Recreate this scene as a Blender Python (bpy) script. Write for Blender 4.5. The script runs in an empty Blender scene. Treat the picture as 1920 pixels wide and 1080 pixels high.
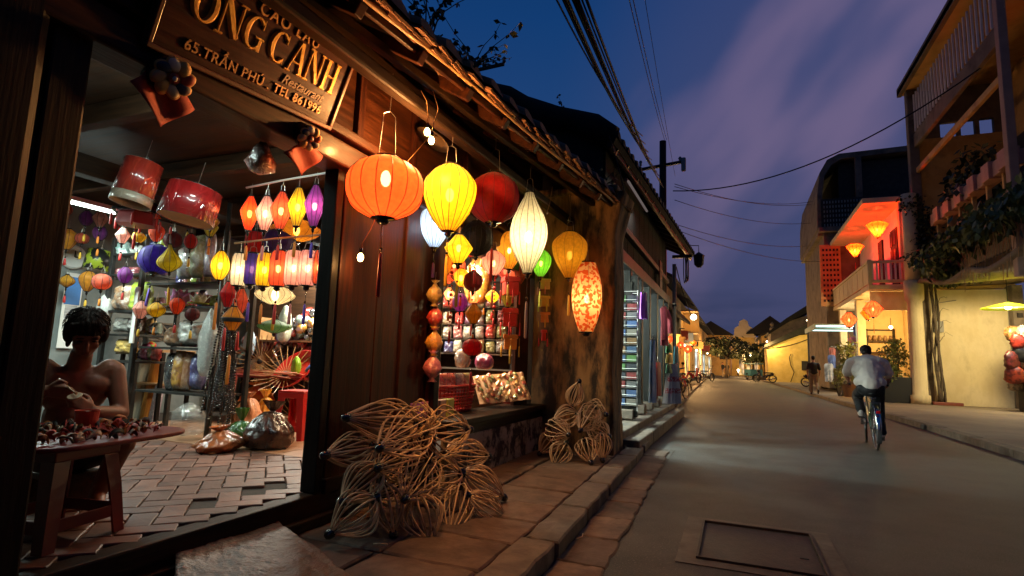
import bpy, bmesh, math, random
from mathutils import Vector, Matrix, Euler
R = math.radians
rnd = random.Random(7)
sc = bpy.context.scene
col = sc.collection

# ---------------------------------------------------------------- camera
FPX, EYE, YAW, PITCH, ROLL = 1044.0, 1.2, R(22.2176), R(7.3722), R(2.0)   # lens in pixels of a 1920 wide frame
cam_d = bpy.data.cameras.new('camera'); cam = bpy.data.objects.new('camera', cam_d); col.objects.link(cam)
cam_d.sensor_width = 36.0; cam_d.lens = 36.0 * FPX / 1920.0
cam_d.clip_start = 0.05; cam_d.clip_end = 3000
_rl = Vector((math.cos(YAW), math.sin(YAW), 0)); _fl = Vector((-math.sin(YAW), math.cos(YAW), 0)); _zu = Vector((0, 0, 1))
_fw = _fl * math.cos(PITCH) + _zu * math.sin(PITCH); _up = _zu * math.cos(PITCH) - _fl * math.sin(PITCH)
_r = _rl * math.cos(ROLL) + _up * math.sin(ROLL); _u = _up * math.cos(ROLL) - _rl * math.sin(ROLL)
cam.matrix_world = Matrix(((_r.x, _u.x, -_fw.x, 0), (_r.y, _u.y, -_fw.y, 0), (_r.z, _u.z, -_fw.z, EYE), (0, 0, 0, 1)))
sc.camera = cam

# ---------------------------------------------------------------- dusk sky
w = bpy.data.worlds.new('World'); sc.world = w; w.use_nodes = True
nt = w.node_tree; nt.nodes.clear(); L = nt.links.new
def wn(t, **k):
    n = nt.nodes.new(t)
    for a, b in k.items(): setattr(n, a, b)
    return n
out = wn('ShaderNodeOutputWorld'); bg = wn('ShaderNodeBackground'); L(bg.outputs[0], out.inputs[0])
sky = wn('ShaderNodeTexSky', sky_type='NISHITA', sun_disc=False, sun_elevation=R(-2.0), sun_rotation=R(60), air_density=1.6, dust_density=1.5, ozone_density=4.0)
tc = wn('ShaderNodeTexCoord'); sep = wn('ShaderNodeSeparateXYZ'); L(tc.outputs['Generated'], sep.inputs[0])
ramp = wn('ShaderNodeValToRGB'); L(sep.outputs['Z'], ramp.inputs[0])
e = ramp.color_ramp.elements
e[0].position = 0.0; e[0].color = (0.040, 0.046, 0.105, 1)
e[1].position = 1.0; e[1].color = (0.001, 0.016, 0.070, 1)
for p, c in ((0.10, (0.050, 0.056, 0.120, 1)), (0.24, (0.040, 0.062, 0.150, 1)), (0.40, (0.014, 0.054, 0.178, 1)), (0.55, (0.006, 0.044, 0.165, 1)), (0.75, (0.003, 0.026, 0.105, 1))):
    k = e.new(p); k.color = c
# afterglow: the sky turns mauve towards the sunset side
glow = wn('ShaderNodeVectorMath', operation='DOT_PRODUCT'); L(tc.outputs['Generated'], glow.inputs[0]); glow.inputs[1].default_value = Vector((0.27, 0.90, 0.34)).normalized()
gr = wn('ShaderNodeMapRange', interpolation_type='SMOOTHSTEP'); L(glow.outputs['Value'], gr.inputs[0]); gr.inputs[1].default_value = 0.83; gr.inputs[2].default_value = 1.0; gr.inputs[3].default_value = 0.0; gr.inputs[4].default_value = 1.0
mg = wn('ShaderNodeMix', data_type='RGBA'); gs = wn('ShaderNodeMath', operation='MULTIPLY'); L(gr.outputs[0], gs.inputs[0]); gs.inputs[1].default_value = 0.70; L(gs.outputs[0], mg.inputs['Factor']); L(ramp.outputs[0], mg.inputs['A']); mg.inputs['B'].default_value = (0.060, 0.067, 0.165, 1)
# cloud streaks rising to the right, still catching pink
def dotv(v):
    n = wn('ShaderNodeVectorMath', operation='DOT_PRODUCT'); L(tc.outputs['Generated'], n.inputs[0]); n.inputs[1].default_value = v; return n.outputs['Value']
da, db, dc = dotv((0.85, 0.1, 0.85)), dotv((2.0, 0.0, -2.0)), dotv((0.0, 0.9, 0.2))
cb = wn('ShaderNodeCombineXYZ'); L(da, cb.inputs[0]); L(db, cb.inputs[1]); L(dc, cb.inputs[2])
ns = wn('ShaderNodeTexNoise'); L(cb.outputs[0], ns.inputs['Vector']); ns.inputs['Scale'].default_value = 2.6; ns.inputs['Detail'].default_value = 3.0; ns.inputs['Roughness'].default_value = 0.45
bw = wn('ShaderNodeMath', operation='MULTIPLY_ADD'); L(ns.outputs[0], bw.inputs[0]); bw.inputs[1].default_value = 1.9; L(db, bw.inputs[2])      # streak axis, wobbling
bo = wn('ShaderNodeMath', operation='ADD'); L(bw.outputs[0], bo.inputs[0]); bo.inputs[1].default_value = -0.28
ba = wn('ShaderNodeMath', operation='ABSOLUTE'); L(bo.outputs[0], ba.inputs[0])
bf = wn('ShaderNodeMapRange', interpolation_type='SMOOTHSTEP'); L(ba.outputs[0], bf.inputs[0]); bf.inputs[1].default_value = 0.0; bf.inputs[2].default_value = 0.50; bf.inputs[3].default_value = 1.0; bf.inputs[4].default_value = 0.0
g2 = wn('ShaderNodeMapRange'); L(gr.outputs[0], g2.inputs[0]); g2.inputs[3].default_value = 0.0; g2.inputs[4].default_value = 0.56
cm = wn('ShaderNodeMath', operation='MULTIPLY'); L(bf.outputs[0], cm.inputs[0]); L(g2.outputs[0], cm.inputs[1])
mx = wn('ShaderNodeMix', data_type='RGBA'); L(cm.outputs[0], mx.inputs['Factor']); L(mg.outputs['Result'], mx.inputs['A']); mx.inputs['B'].default_value = (0.215, 0.150, 0.262, 1)
# low grey-blue bars near the horizon
mp2 = wn('ShaderNodeMapping'); L(tc.outputs['Generated'], mp2.inputs[0]); mp2.inputs['Scale'].default_value = (2.0, 2.0, 16.0); mp2.inputs['Rotation'].default_value = (R(4), R(-6), 0)
n2 = wn('ShaderNodeTexNoise'); L(mp2.outputs[0], n2.inputs['Vector']); n2.inputs['Scale'].default_value = 1.6; n2.inputs['Detail'].default_value = 4
c2 = wn('ShaderNodeValToRGB'); L(n2.outputs[0], c2.inputs[0]); c2.color_ramp.elements[0].position = 0.45; c2.color_ramp.elements[1].position = 0.7
lowz = wn('ShaderNodeMapRange'); L(sep.outputs['Z'], lowz.inputs[0]); lowz.inputs[1].default_value = 0.05; lowz.inputs[2].default_value = 0.28; lowz.inputs[3].default_value = 0.75; lowz.inputs[4].default_value = 0.0
mm = wn('ShaderNodeMath', operation='MULTIPLY'); L(c2.outputs[0], mm.inputs[0]); L(lowz.outputs[0], mm.inputs[1])
mx2 = wn('ShaderNodeMix', data_type='RGBA'); L(mm.outputs[0], mx2.inputs['Factor']); L(mx.outputs['Result'], mx2.inputs['A']); mx2.inputs['B'].default_value = (0.030, 0.042, 0.105, 1)
# the physical dusk sky adds its own glow towards the sunset
skm = wn('ShaderNodeMix', data_type='RGBA', blend_type='ADD'); skm.inputs['Factor'].default_value = 0.006
L(mx2.outputs['Result'], skm.inputs['A']); L(sky.outputs[0], skm.inputs['B'])
L(skm.outputs['Result'], bg.inputs[0]); bg.inputs[1].default_value = 1.0

sc.view_settings.view_transform = 'Standard'; sc.view_settings.look = 'None'; sc.view_settings.exposure = 0.0; sc.view_settings.gamma = 1.0
sc.view_settings.use_curve_mapping = False
sc.render.engine = 'CYCLES'
cy = sc.cycles
cy.use_denoising = True; cy.max_bounces = 6; cy.diffuse_bounces = 3; cy.glossy_bounces = 3; cy.transmission_bounces = 4; cy.transparent_max_bounces = 10
cy.sample_clamp_indirect = 3.0; cy.caustics_reflective = False; cy.caustics_refractive = False
try: cy.use_light_tree = True
except Exception: pass

# ---------------------------------------------------------------- measuring helpers (photo bearing -> point on a known plane)
def bearing(u, v):
    a0, b0 = u - 960, v - 540; c, s = math.cos(ROLL), math.sin(ROLL)
    a, b = a0 * c + b0 * s, -a0 * s + b0 * c
    f = FPX * math.cos(PITCH) + b * math.sin(PITCH); up = FPX * math.sin(PITCH) - b * math.cos(PITCH)
    return Vector((a * math.cos(YAW) - f * math.sin(YAW), f * math.cos(YAW) + a * math.sin(YAW), up))
def on_x(u, v, x): d = bearing(u, v); t = x / d.x; return Vector((x, d.y * t, d.z * t + EYE))
def on_y(u, v, y): d = bearing(u, v); t = y / d.y; return Vector((d.x * t, y, d.z * t + EYE))
def on_z(u, v, z=0.0): d = bearing(u, v); t = (z - EYE) / d.z; return Vector((d.x * t, d.y * t, z))
def ppm(p):   # pixels per metre at a point
    fw = (Vector(p) - Vector((0, 0, EYE))).dot(_fw); return FPX / fw

# ---------------------------------------------------------------- mesh builder
class MB:
    def __init__(s): s.v = []; s.f = []
    def add(s, vs, fs):
        n = len(s.v); s.v += [tuple(p) for p in vs]; s.f += [tuple(i + n for i in q) for q in fs]; return s
    def box(s, c, d, rot=None):
        x, y, z = d[0] / 2, d[1] / 2, d[2] / 2
        vs = [Vector((i * x, j * y, k * z)) for i in (-1, 1) for j in (-1, 1) for k in (-1, 1)]
        if rot is not None:
            m = rot if isinstance(rot, Matrix) else Euler(rot).to_matrix()
            vs = [m @ q for q in vs]
        c = Vector(c)
        return s.add([q + c for q in vs], [(0, 1, 3, 2), (4, 6, 7, 5), (0, 4, 5, 1), (2, 3, 7, 6), (0, 2, 6, 4), (1, 5, 7, 3)])
    def bar(s, p0, p1, wd, ht, up=(0, 0, 1)):
        p0, p1 = Vector(p0), Vector(p1); d = (p1 - p0); y = d.normalized(); up = Vector(up)
        x = y.cross(up)
        if x.length < 1e-4: x = y.cross(Vector((1, 0, 0)))
        x.normalize(); z = x.cross(y)
        m = Matrix((x, y, z)).transposed()
        return s.box((p0 + p1) / 2, (wd, d.length, ht), m)
    def tube(s, pts, r, n=6, closed=False, caps=True):
        pts = [Vector(p) for p in pts]; k = len(pts); rr = r if hasattr(r, '__len__') else [r] * k
        base = len(s.v); prev = None
        for i, p in enumerate(pts):
            if closed: t = pts[(i + 1) % k] - pts[i - 1]
            else: t = pts[min(i + 1, k - 1)] - pts[max(i - 1, 0)]
            if t.length < 1e-9: t = Vector((0, 0, 1))
            t.normalize()
            if prev is None:
                a = t.cross(Vector((0, 0, 1)))
                if a.length < 1e-3: a = t.cross(Vector((1, 0, 0)))
            else:
                a = prev - t * prev.dot(t)
                if a.length < 1e-4: a = t.cross(Vector((0.3, 1, 0.2)))
            a.normalize(); prev = a; b = t.cross(a)
            for j in range(n):
                q = 2 * math.pi * j / n; s.v.append(tuple(p + (a * math.cos(q) + b * math.sin(q)) * rr[i]))
        for i in range(k if closed else k - 1):
            for j in range(n):
                i2 = (i + 1) % k
                s.f.append((base + i * n + j, base + i * n + (j + 1) % n, base + i2 * n + (j + 1) % n, base + i2 * n + j))
        if caps and not closed:
            s.f.append(tuple(base + j for j in range(n))[::-1]); s.f.append(tuple(base + (k - 1) * n + j for j in range(n)))
        return s
    def lathe(s, prof, n=24, c=(0, 0, 0), mod=None, cap=True):
        base = len(s.v); c = Vector(c); k = len(prof)
        for i, (r, z) in enumerate(prof):
            for j in range(n):
                q = 2 * math.pi * j / n; m = mod(q, i) if mod else 1.0
                s.v.append((c.x + r * m * math.cos(q), c.y + r * m * math.sin(q), c.z + z))
        for i in range(k - 1):
            for j in range(n):
                s.f.append((base + i * n + j, base + i * n + (j + 1) % n, base + (i + 1) * n + (j + 1) % n, base + (i + 1) * n + j))
        if cap:
            s.f.append(tuple(base + j for j in range(n))[::-1]); s.f.append(tuple(base + (k - 1) * n + j for j in range(n)))
        return s
    def ball(s, c, r, n=12, m=8, rot=None):
        r = r if hasattr(r, '__len__') else (r, r, r); c = Vector(c); base = len(s.v)
        mt = None
        if rot is not None: mt = rot if isinstance(rot, Matrix) else Euler(rot).to_matrix()
        for i in range(m + 1):
            th = math.pi * i / m
            for j in range(n):
                q = 2 * math.pi * j / n
                p = Vector((r[0] * math.sin(th) * math.cos(q), r[1] * math.sin(th) * math.sin(q), r[2] * math.cos(th)))
                if mt: p = mt @ p
                s.v.append(tuple(p + c))
        for i in range(m):
            for j in range(n):
                s.f.append((base + i * n + j, base + (i + 1) * n + j, base + (i + 1) * n + (j + 1) % n, base + i * n + (j + 1) % n))
        return s
    def prism(s, poly, a, b, axis='z'):
        f = {'z': lambda p, h: (p[0], p[1], h), 'x': lambda p, h: (h, p[0], p[1]), 'y': lambda p, h: (p[0], h, p[1])}[axis]
        n = len(poly); vs = [f(p, a) for p in poly] + [f(p, b) for p in poly]
        return s.add(vs, [tuple(range(n))[::-1], tuple(range(n, 2 * n))] + [(i, (i + 1) % n, n + (i + 1) % n, n + i) for i in range(n)])
    def grid(s, fn, nu, nv):
        base = len(s.v)
        for i in range(nu + 1):
            for j in range(nv + 1): s.v.append(tuple(fn(i / nu, j / nv)))
        for i in range(nu):
            for j in range(nv):
                q = base + i * (nv + 1) + j; s.f.append((q, q + nv + 1, q + nv + 2, q + 1))
        return s
    def quad(s, a, b, c, d): return s.add([a, b, c, d], [(0, 1, 2, 3)])
    def mesh(s, name, mat=None, smooth=False):
        me = bpy.data.meshes.new(name); me.from_pydata(s.v, [], s.f)
        bm = bmesh.new(); bm.from_mesh(me); bmesh.ops.remove_doubles(bm, verts=bm.verts, dist=1e-6); bmesh.ops.recalc_face_normals(bm, faces=bm.faces); bm.to_mesh(me); bm.free()
        if mat: me.materials.append(mat)
        if smooth: me.polygons.foreach_set('use_smooth', [True] * len(me.polygons))
        me.update(); return me
    def build(s, name, mat, parent=None, loc=(0, 0, 0), rot=(0, 0, 0), smooth=False, bev=0.0, seg=2, solid=0.0, sub=0):
        o = obj(name, s.mesh(name, mat, smooth), parent, loc, rot)
        if solid:
            m = o.modifiers.new('solid', 'SOLIDIFY'); m.thickness = solid; m.offset = 0
        if bev:
            m = o.modifiers.new('bev', 'BEVEL'); m.width = bev; m.segments = seg; m.limit_method = 'ANGLE'; m.angle_limit = R(40); m.harden_normals = False
        if sub:
            m = o.modifiers.new('sub', 'SUBSURF'); m.levels = sub; m.render_levels = sub
        return o
def obj(name, me, parent=None, loc=(0, 0, 0), rot=(0, 0, 0), scale=(1, 1, 1)):
    o = bpy.data.objects.new(name, me); col.objects.link(o)
    o.location = loc; o.rotation_euler = rot; o.scale = scale
    if parent is not None: o.parent = parent
    return o
def tag(o, label=None, cat=None, group=None, kind=None):
    if label: o['label'] = label
    if cat: o['category'] = cat
    if group: o['group'] = group
    if kind: o['kind'] = kind
    return o
def thing(name, label, cat, loc=(0, 0, 0), rz=0.0, group=None, rot=None):
    o = bpy.data.objects.new(name, None); col.objects.link(o); o.location = loc; o.rotation_euler = rot if rot is not None else (0, 0, rz)
    o.empty_display_size = 0.1
    return tag(o, label, cat, group)
def copy_tree(o, parent=None, label=None):
    c = o.copy(); col.objects.link(c); c.parent = parent
    if label: c['label'] = label
    for ch in list(o.children): copy_tree(ch, c)
    return c
def lamp(name, loc, power, color, parent=None, radius=0.03):
    d = bpy.data.lights.new(name, 'POINT'); d.energy = power; d.color = color; d.shadow_soft_size = radius
    o = bpy.data.objects.new(name, d); col.objects.link(o); o.location = loc
    if parent is not None: o.parent = parent
    return o
def area(name, loc, rot, size, power, color, parent=None, spread=None):
    d = bpy.data.lights.new(name, 'AREA'); d.shape = 'RECTANGLE'; d.size, d.size_y = size; d.energy = power; d.color = color
    if spread: d.spread = spread
    o = bpy.data.objects.new(name, d); col.objects.link(o); o.location = loc; o.rotation_euler = rot
    if parent is not None: o.parent = parent
    return o

_lab = bpy.data.scenes.new('workbench')            # side scene in which shapes are evaluated, removed at the end
def baked(o):
    """the evaluated mesh of an object, worked out alone so that the big scene is not re-evaluated"""
    _lab.collection.objects.link(o)
    with bpy.context.temp_override(scene=_lab, view_layer=_lab.view_layers[0]):
        dg = bpy.context.evaluated_depsgraph_get(); dg.update(); me = bpy.data.meshes.new_from_object(o.evaluated_get(dg))
    bpy.data.objects.remove(o); return me
# ---------------------------------------------------------------- materials
MATS = {}
def newmat(name):
    m = bpy.data.materials.new(name); m.use_nodes = True; t = m.node_tree; t.nodes.clear()
    o = t.nodes.new('ShaderNodeOutputMaterial'); return m, t, o
def N(t, kind, **k):
    n = t.nodes.new(kind)
    for a, b in k.items():
        if a.startswith('_'): n.inputs[a[1:].replace('_', ' ')].default_value = b
        else: setattr(n, a, b)
    return n
def c4(c): return (c[0], c[1], c[2], 1)
def pm(name, c1, c2=None, scale=6.0, detail=4, stretch=(1, 1, 1), rough=0.6, bump=0.15, bscale=60.0, bdist=0.01, metal=0.0, coat=0.0, spec=0.5, rand=0.0, lo=0.35, hi=0.65, c3=None, s3=2.0, lo3=0.5, hi3=0.7, roughvar=0.0, sheen=0.0):
    """principled surface: two noise-mixed colours, an optional third stain colour, fine relief, optional per-object variation"""
    if name in MATS: return MATS[name]
    m, t, o = newmat(name); K = t.links.new
    p = N(t, 'ShaderNodeBsdfPrincipled'); K(p.outputs[0], o.inputs[0])
    p.inputs['Roughness'].default_value = rough; p.inputs['Metallic'].default_value = metal; p.inputs['Specular IOR Level'].default_value = spec
    p.inputs['Coat Weight'].default_value = coat
    if coat: p.inputs['Coat Roughness'].default_value = 0.15
    if sheen: p.inputs['Sheen Weight'].default_value = sheen
    tcn = N(t, 'ShaderNodeTexCoord'); mpn = N(t, 'ShaderNodeMapping', _Scale=stretch); K(tcn.outputs['Object'], mpn.inputs[0])
    vec = mpn.outputs[0]
    oi = N(t, 'ShaderNodeObjectInfo')
    if rand:
        ad = N(t, 'ShaderNodeVectorMath', operation='ADD'); sc2 = N(t, 'ShaderNodeVectorMath', operation='SCALE'); sc2.inputs[0].default_value = (37.0, 17.0, 53.0); K(oi.outputs['Random'], sc2.inputs['Scale'])
        K(vec, ad.inputs[0]); K(sc2.outputs[0], ad.inputs[1]); vec = ad.outputs[0]
    cur = None
    if c2 is not None:
        n = N(t, 'ShaderNodeTexNoise', _Scale=scale, _Detail=detail, _Roughness=0.6); K(vec, n.inputs['Vector'])
        r = N(t, 'ShaderNodeMapRange', _From_Min=lo, _From_Max=hi); K(n.outputs[0], r.inputs[0])
        x = N(t, 'ShaderNodeMix', data_type='RGBA'); K(r.outputs[0], x.inputs['Factor']); x.inputs['A'].default_value = c4(c1); x.inputs['B'].default_value = c4(c2); cur = x.outputs['Result']
        if roughvar:
            rv = N(t, 'ShaderNodeMapRange', _To_Min=max(rough - roughvar, 0.05), _To_Max=min(rough + roughvar, 1)); K(n.outputs[0], rv.inputs[0]); K(rv.outputs[0], p.inputs['Roughness'])
    if c3 is not None:
        n = N(t, 'ShaderNodeTexNoise', _Scale=s3, _Detail=6, _Roughness=0.65); K(vec, n.inputs['Vector'])
        r = N(t, 'ShaderNodeMapRange', _From_Min=lo3, _From_Max=hi3); K(n.outputs[0], r.inputs[0])
        x = N(t, 'ShaderNodeMix', data_type='RGBA'); K(r.outputs[0], x.inputs['Factor'])
        if cur is not None: K(cur, x.inputs['A'])
        else: x.inputs['A'].default_value = c4(c1)
        x.inputs['B'].default_value = c4(c3); cur = x.outputs['Result']
    if rand:
        hs = N(t, 'ShaderNodeHueSaturation'); r = N(t, 'ShaderNodeMapRange', _To_Min=1 - rand, _To_Max=1 + rand); K(oi.outputs['Random'], r.inputs[0]); K(r.outputs[0], hs.inputs['Value'])
        if cur is not None: K(cur, hs.inputs['Color'])
        else: hs.inputs['Color'].default_value = c4(c1)
        cur = hs.outputs[0]
    if cur is not None: K(cur, p.inputs['Base Color'])
    else: p.inputs['Base Color'].default_value = c4(c1)
    if bump:
        n = N(t, 'ShaderNodeTexNoise', _Scale=bscale, _Detail=5, _Roughness=0.6); K(vec, n.inputs['Vector'])
        b = N(t, 'ShaderNodeBump', _Strength=bump, _Distance=bdist); K(n.outputs[0], b.inputs['Height']); K(b.outputs[0], p.inputs['Normal'])
    MATS[name] = m; return m
def emit(name, c, s):
    if name in MATS: return MATS[name]
    m, t, o = newmat(name); e_ = N(t, 'ShaderNodeEmission', _Color=c4(c), _Strength=s); t.links.new(e_.outputs[0], o.inputs[0]); MATS[name] = m; return m
def silk(name, c, clear=0.10, tr=0.62, thin=0.0):
    clear = clear * 3.2 if .05 < clear < .15 else clear
    """lantern silk: lets the bulb inside shine through (translucent + a little open weave)"""
    if name in MATS: return MATS[name]
    m, t, o = newmat(name); K = t.links.new
    tcn = N(t, 'ShaderNodeTexCoord')
    n = N(t, 'ShaderNodeTexNoise', _Scale=28.0, _Detail=5, _Roughness=0.6); K(tcn.outputs['Object'], n.inputs['Vector'])
    r = N(t, 'ShaderNodeMapRange', _To_Min=0.45, _To_Max=1.35); K(n.outputs[0], r.inputs[0])
    h = N(t, 'ShaderNodeHueSaturation', _Color=c4(c)); K(r.outputs[0], h.inputs['Value'])
    td = N(t, 'ShaderNodeBsdfTranslucent'); K(h.outputs[0], td.inputs[0])
    di = N(t, 'ShaderNodeBsdfPrincipled', _Roughness=0.55); K(h.outputs[0], di.inputs['Base Color']); di.inputs['Sheen Weight'].default_value = 0.3
    wv = N(t, 'ShaderNodeTexNoise', _Scale=260.0, _Detail=2); K(tcn.outputs['Object'], wv.inputs['Vector'])
    bp = N(t, 'ShaderNodeBump', _Strength=0.2, _Distance=0.002); K(wv.outputs[0], bp.inputs['Height']); K(bp.outputs[0], di.inputs['Normal'])
    a = N(t, 'ShaderNodeMixShader'); a.inputs[0].default_value = tr; K(di.outputs[0], a.inputs[1]); K(td.outputs[0], a.inputs[2])
    tp = N(t, 'ShaderNodeBsdfTransparent', _Color=c4([min(1, q ** 0.5) for q in c]))
    b = N(t, 'ShaderNodeMixShader'); b.inputs[0].default_value = clear; K(a.outputs[0], b.inputs[1]); K(tp.outputs[0], b.inputs[2]); K(b.outputs[0], o.inputs[0])
    MATS[name] = m; return m
def wrap(name, c, c2=None, clear=0.0, sc_=17.0, stretch=(1, 1, 1)):
    """crumpled cellophane over a coloured thing"""
    if name in MATS: return MATS[name]
    m, t, o = newmat(name); K = t.links.new
    tcn = N(t, 'ShaderNodeTexCoord'); oi = N(t, 'ShaderNodeObjectInfo')
    ad = N(t, 'ShaderNodeVectorMath', operation='ADD'); K(tcn.outputs['Object'], ad.inputs[0]); K(oi.outputs['Location'], ad.inputs[1])
    n2_ = N(t, 'ShaderNodeTexNoise', _Scale=sc_, _Detail=2.5, _Distortion=1.4); st_ = N(t, 'ShaderNodeMapping', _Scale=stretch); K(ad.outputs[0], st_.inputs[0]); K(st_.outputs[0], n2_.inputs['Vector'])
    sb_ = N(t, 'ShaderNodeMath', operation='SUBTRACT'); K(n2_.outputs[0], sb_.inputs[0]); sb_.inputs[1].default_value = .5; ab_ = N(t, 'ShaderNodeMath', operation='ABSOLUTE'); K(sb_.outputs[0], ab_.inputs[0])
    b = N(t, 'ShaderNodeBump', _Strength=1.0, _Distance=.45 / sc_); K(ab_.outputs[0], b.inputs['Height'])
    p = N(t, 'ShaderNodeBsdfPrincipled', _Roughness=0.45)
    x = N(t, 'ShaderNodeMix', data_type='RGBA'); r = N(t, 'ShaderNodeMapRange', _From_Min=0.45, _From_Max=0.62); K(n2_.outputs[0], r.inputs[0]); K(r.outputs[0], x.inputs['Factor'])
    x.inputs['A'].default_value = c4(c); x.inputs['B'].default_value = c4(c2 or [q * 0.55 for q in c]); K(x.outputs['Result'], p.inputs['Base Color'])
    p.inputs['Coat Weight'].default_value = 1.0; p.inputs['Coat Roughness'].default_value = 0.05; p.inputs['Coat IOR'].default_value = 1.9; K(b.outputs[0], p.inputs['Coat Normal'])
    gl_ = N(t, 'ShaderNodeBsdfGlossy', _Roughness=.13); gl_.inputs['Color'].default_value = (.9, .9, .88, 1); K(b.outputs[0], gl_.inputs['Normal']); mg_ = N(t, 'ShaderNodeMixShader'); mr_ = N(t, 'ShaderNodeMapRange', _From_Min=.0, _From_Max=.12, _To_Min=.20, _To_Max=.03); K(ab_.outputs[0], mr_.inputs[0]); K(mr_.outputs[0], mg_.inputs[0]); K(p.outputs[0], mg_.inputs[1]); K(gl_.outputs[0], mg_.inputs[2]); p = mg_
    if clear:
        tp = N(t, 'ShaderNodeBsdfTransparent'); mx_ = N(t, 'ShaderNodeMixShader'); mx_.inputs[0].default_value = clear
        K(p.outputs[0], mx_.inputs[1]); K(tp.outputs[0], mx_.inputs[2]); K(mx_.outputs[0], o.inputs[0])
    else: K(p.outputs[0], o.inputs[0])
    MATS[name] = m; return m
def wood(name, c1, c2, axis='z', rough=0.5, bump=0.35, rand=0.15, coat=0.0):
    st = {'z': (14, 14, 0.9), 'y': (14, 0.9, 14), 'x': (0.9, 14, 14)}[axis]
    return pm(name, c1, c2, scale=2.4, detail=7, stretch=st, rough=rough, bump=bump, bscale=5.0, bdist=0.006, rand=rand, coat=coat * .4, spec=.16, roughvar=0.15, c3=[q * 0.45 for q in c1], s3=0.9)

M_dwz = wood('dark_wood_upright', (0.007, 0.0045, 0.0033), (0.017, 0.010, 0.0065), 'z')
M_dwy = wood('dark_wood_along', (0.012, 0.0065, 0.0038), (0.027, 0.0135, 0.0065), 'y')
M_dwx = wood('dark_wood_across', (0.034, 0.019, 0.011), (0.066, 0.032, 0.016), 'x')
M_rwz = wood('red_brown_wood_upright', (0.012, 0.0028, 0.0012), (0.044, 0.0105, 0.0038), 'z', rough=0.55, coat=0.1)
M_rwy = wood('red_brown_wood_along', (0.020, 0.0050, 0.0018), (0.050, 0.0145, 0.0048), 'y', rough=0.5, coat=0.1)
M_blkwood = wood('blackened_wood', (0.007, 0.007, 0.0065), (0.014, 0.013, 0.011), 'z', rough=0.45)
M_bamboo = pm('bamboo', (0.42, 0.25, 0.11), (0.30, 0.16, 0.06), scale=8, rough=0.45, bump=0.1)
M_rattan = pm('rattan', (0.64, 0.46, 0.27), (0.46, 0.29, 0.14), scale=9, rough=0.5, bump=0.1, rand=0.25)
M_black = pm('black_lacquer', (0.008, 0.007, 0.007), rough=0.18, bump=0.0, coat=0.6)
M_blackmat = pm('black_matt', (0.012, 0.012, 0.012), rough=0.7, bump=0.0)
M_wire = pm('black_cable', (0.006, 0.006, 0.007), rough=0.6, bump=0.0)
M_steel = pm('steel_wire', (0.45, 0.42, 0.38), rough=0.35, metal=0.9, bump=0.0)
M_chrome = pm('chrome', (0.62, 0.62, 0.62), rough=0.15, metal=1.0, bump=0.0)
M_rubber = pm('rubber', (0.013, 0.013, 0.013), rough=0.75, bump=0.1)
M_bulb = emit('glowing_bulb', (1.0, 0.62, 0.22), 26.0)
M_bulbw = emit('glowing_white_bulb', (1.0, 0.93, 0.80), 26.0)
M_tube = emit('fluorescent_tube', (0.82, 1.0, 0.93), 14.0)
M_stone = pm('grey_stone', (0.085, 0.052, 0.036), (0.145, 0.094, 0.066), scale=7, detail=8, rough=0.75, bump=0.5, bscale=18, bdist=0.015, rand=0.22, c3=(0.045, 0.03, 0.022), s3=2.2, spec=.3)
M_kerb = pm('kerb_stone', (0.080, 0.058, 0.042), (0.145, 0.110, 0.082), scale=7, detail=8, rough=0.8, bump=0.5, bscale=20, bdist=0.012, rand=0.15, c3=(0.05, 0.045, 0.04), s3=1.6)
M_joint = pm('dark_joint_mortar', (0.035, 0.027, 0.022), (0.06, 0.045, 0.035), scale=9, rough=0.95, bump=0.3)
M_brick = pm('clay_paver', (0.115, 0.045, 0.028), (0.20, 0.090, 0.058), scale=9, detail=6, rough=0.5, bump=0.35, bscale=22, bdist=0.008, rand=0.33, c3=(0.085, 0.066, 0.06), s3=3.0, lo3=0.52, hi3=0.75, roughvar=0.2)
M_asph = pm('asphalt', (0.030, 0.0285, 0.0265), (0.066, 0.062, 0.057), scale=2.0, detail=14, rough=0.70, bump=0.7, bscale=110, bdist=0.008, spec=.3, c3=(0.120, 0.113, 0.102), s3=75.0, lo3=0.56, hi3=0.66, roughvar=0.1)
M_conc = pm('worn_concrete', (0.062, 0.053, 0.045), (0.115, 0.100, 0.085), scale=5, detail=8, rough=0.85, bump=0.5, bscale=30, bdist=0.01, c3=(0.05, 0.042, 0.035), s3=2.0)
M_iron = pm('rusty_iron_cover', (0.016, 0.012, 0.010), (0.034, 0.025, 0.019), scale=14, detail=8, rough=0.7, bump=0.5, bscale=50, bdist=0.006)
M_tile = pm('roof_tile', (0.16, 0.075, 0.035), (0.26, 0.12, 0.055), scale=7, detail=6, rough=0.85, bump=0.4, bscale=30, bdist=0.008, rand=0.3, c3=(0.05, 0.045, 0.03), s3=3.5)
M_tiledk = pm('mossy_roof_tile', (0.010, 0.009, 0.007), (0.022, 0.019, 0.013), scale=7, detail=6, rough=0.95, bump=0.5, bscale=20, rand=0.3)
def plaster(name, c1, c2, st, s3=1.3, lo3=0.5, hi3=0.7, bump=0.35, stretch=(1, 1, 1)):
    return pm(name, c1, c2, scale=1.6, detail=7, rough=0.9, bump=bump, bscale=24, bdist=0.01, c3=st, s3=s3, lo3=lo3, hi3=hi3, stretch=stretch)
M_yel = plaster('yellow_plaster', (0.60, 0.40, 0.10), (0.70, 0.50, 0.16), (0.42, 0.29, 0.09), hi3=0.8)
M_cream = plaster('cream_plaster', (0.60, 0.48, 0.27), (0.74, 0.62, 0.38), (0.36, 0.27, 0.14), s3=1.6, lo3=.50, hi3=0.80, stretch=(1, 1, .55))
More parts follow.
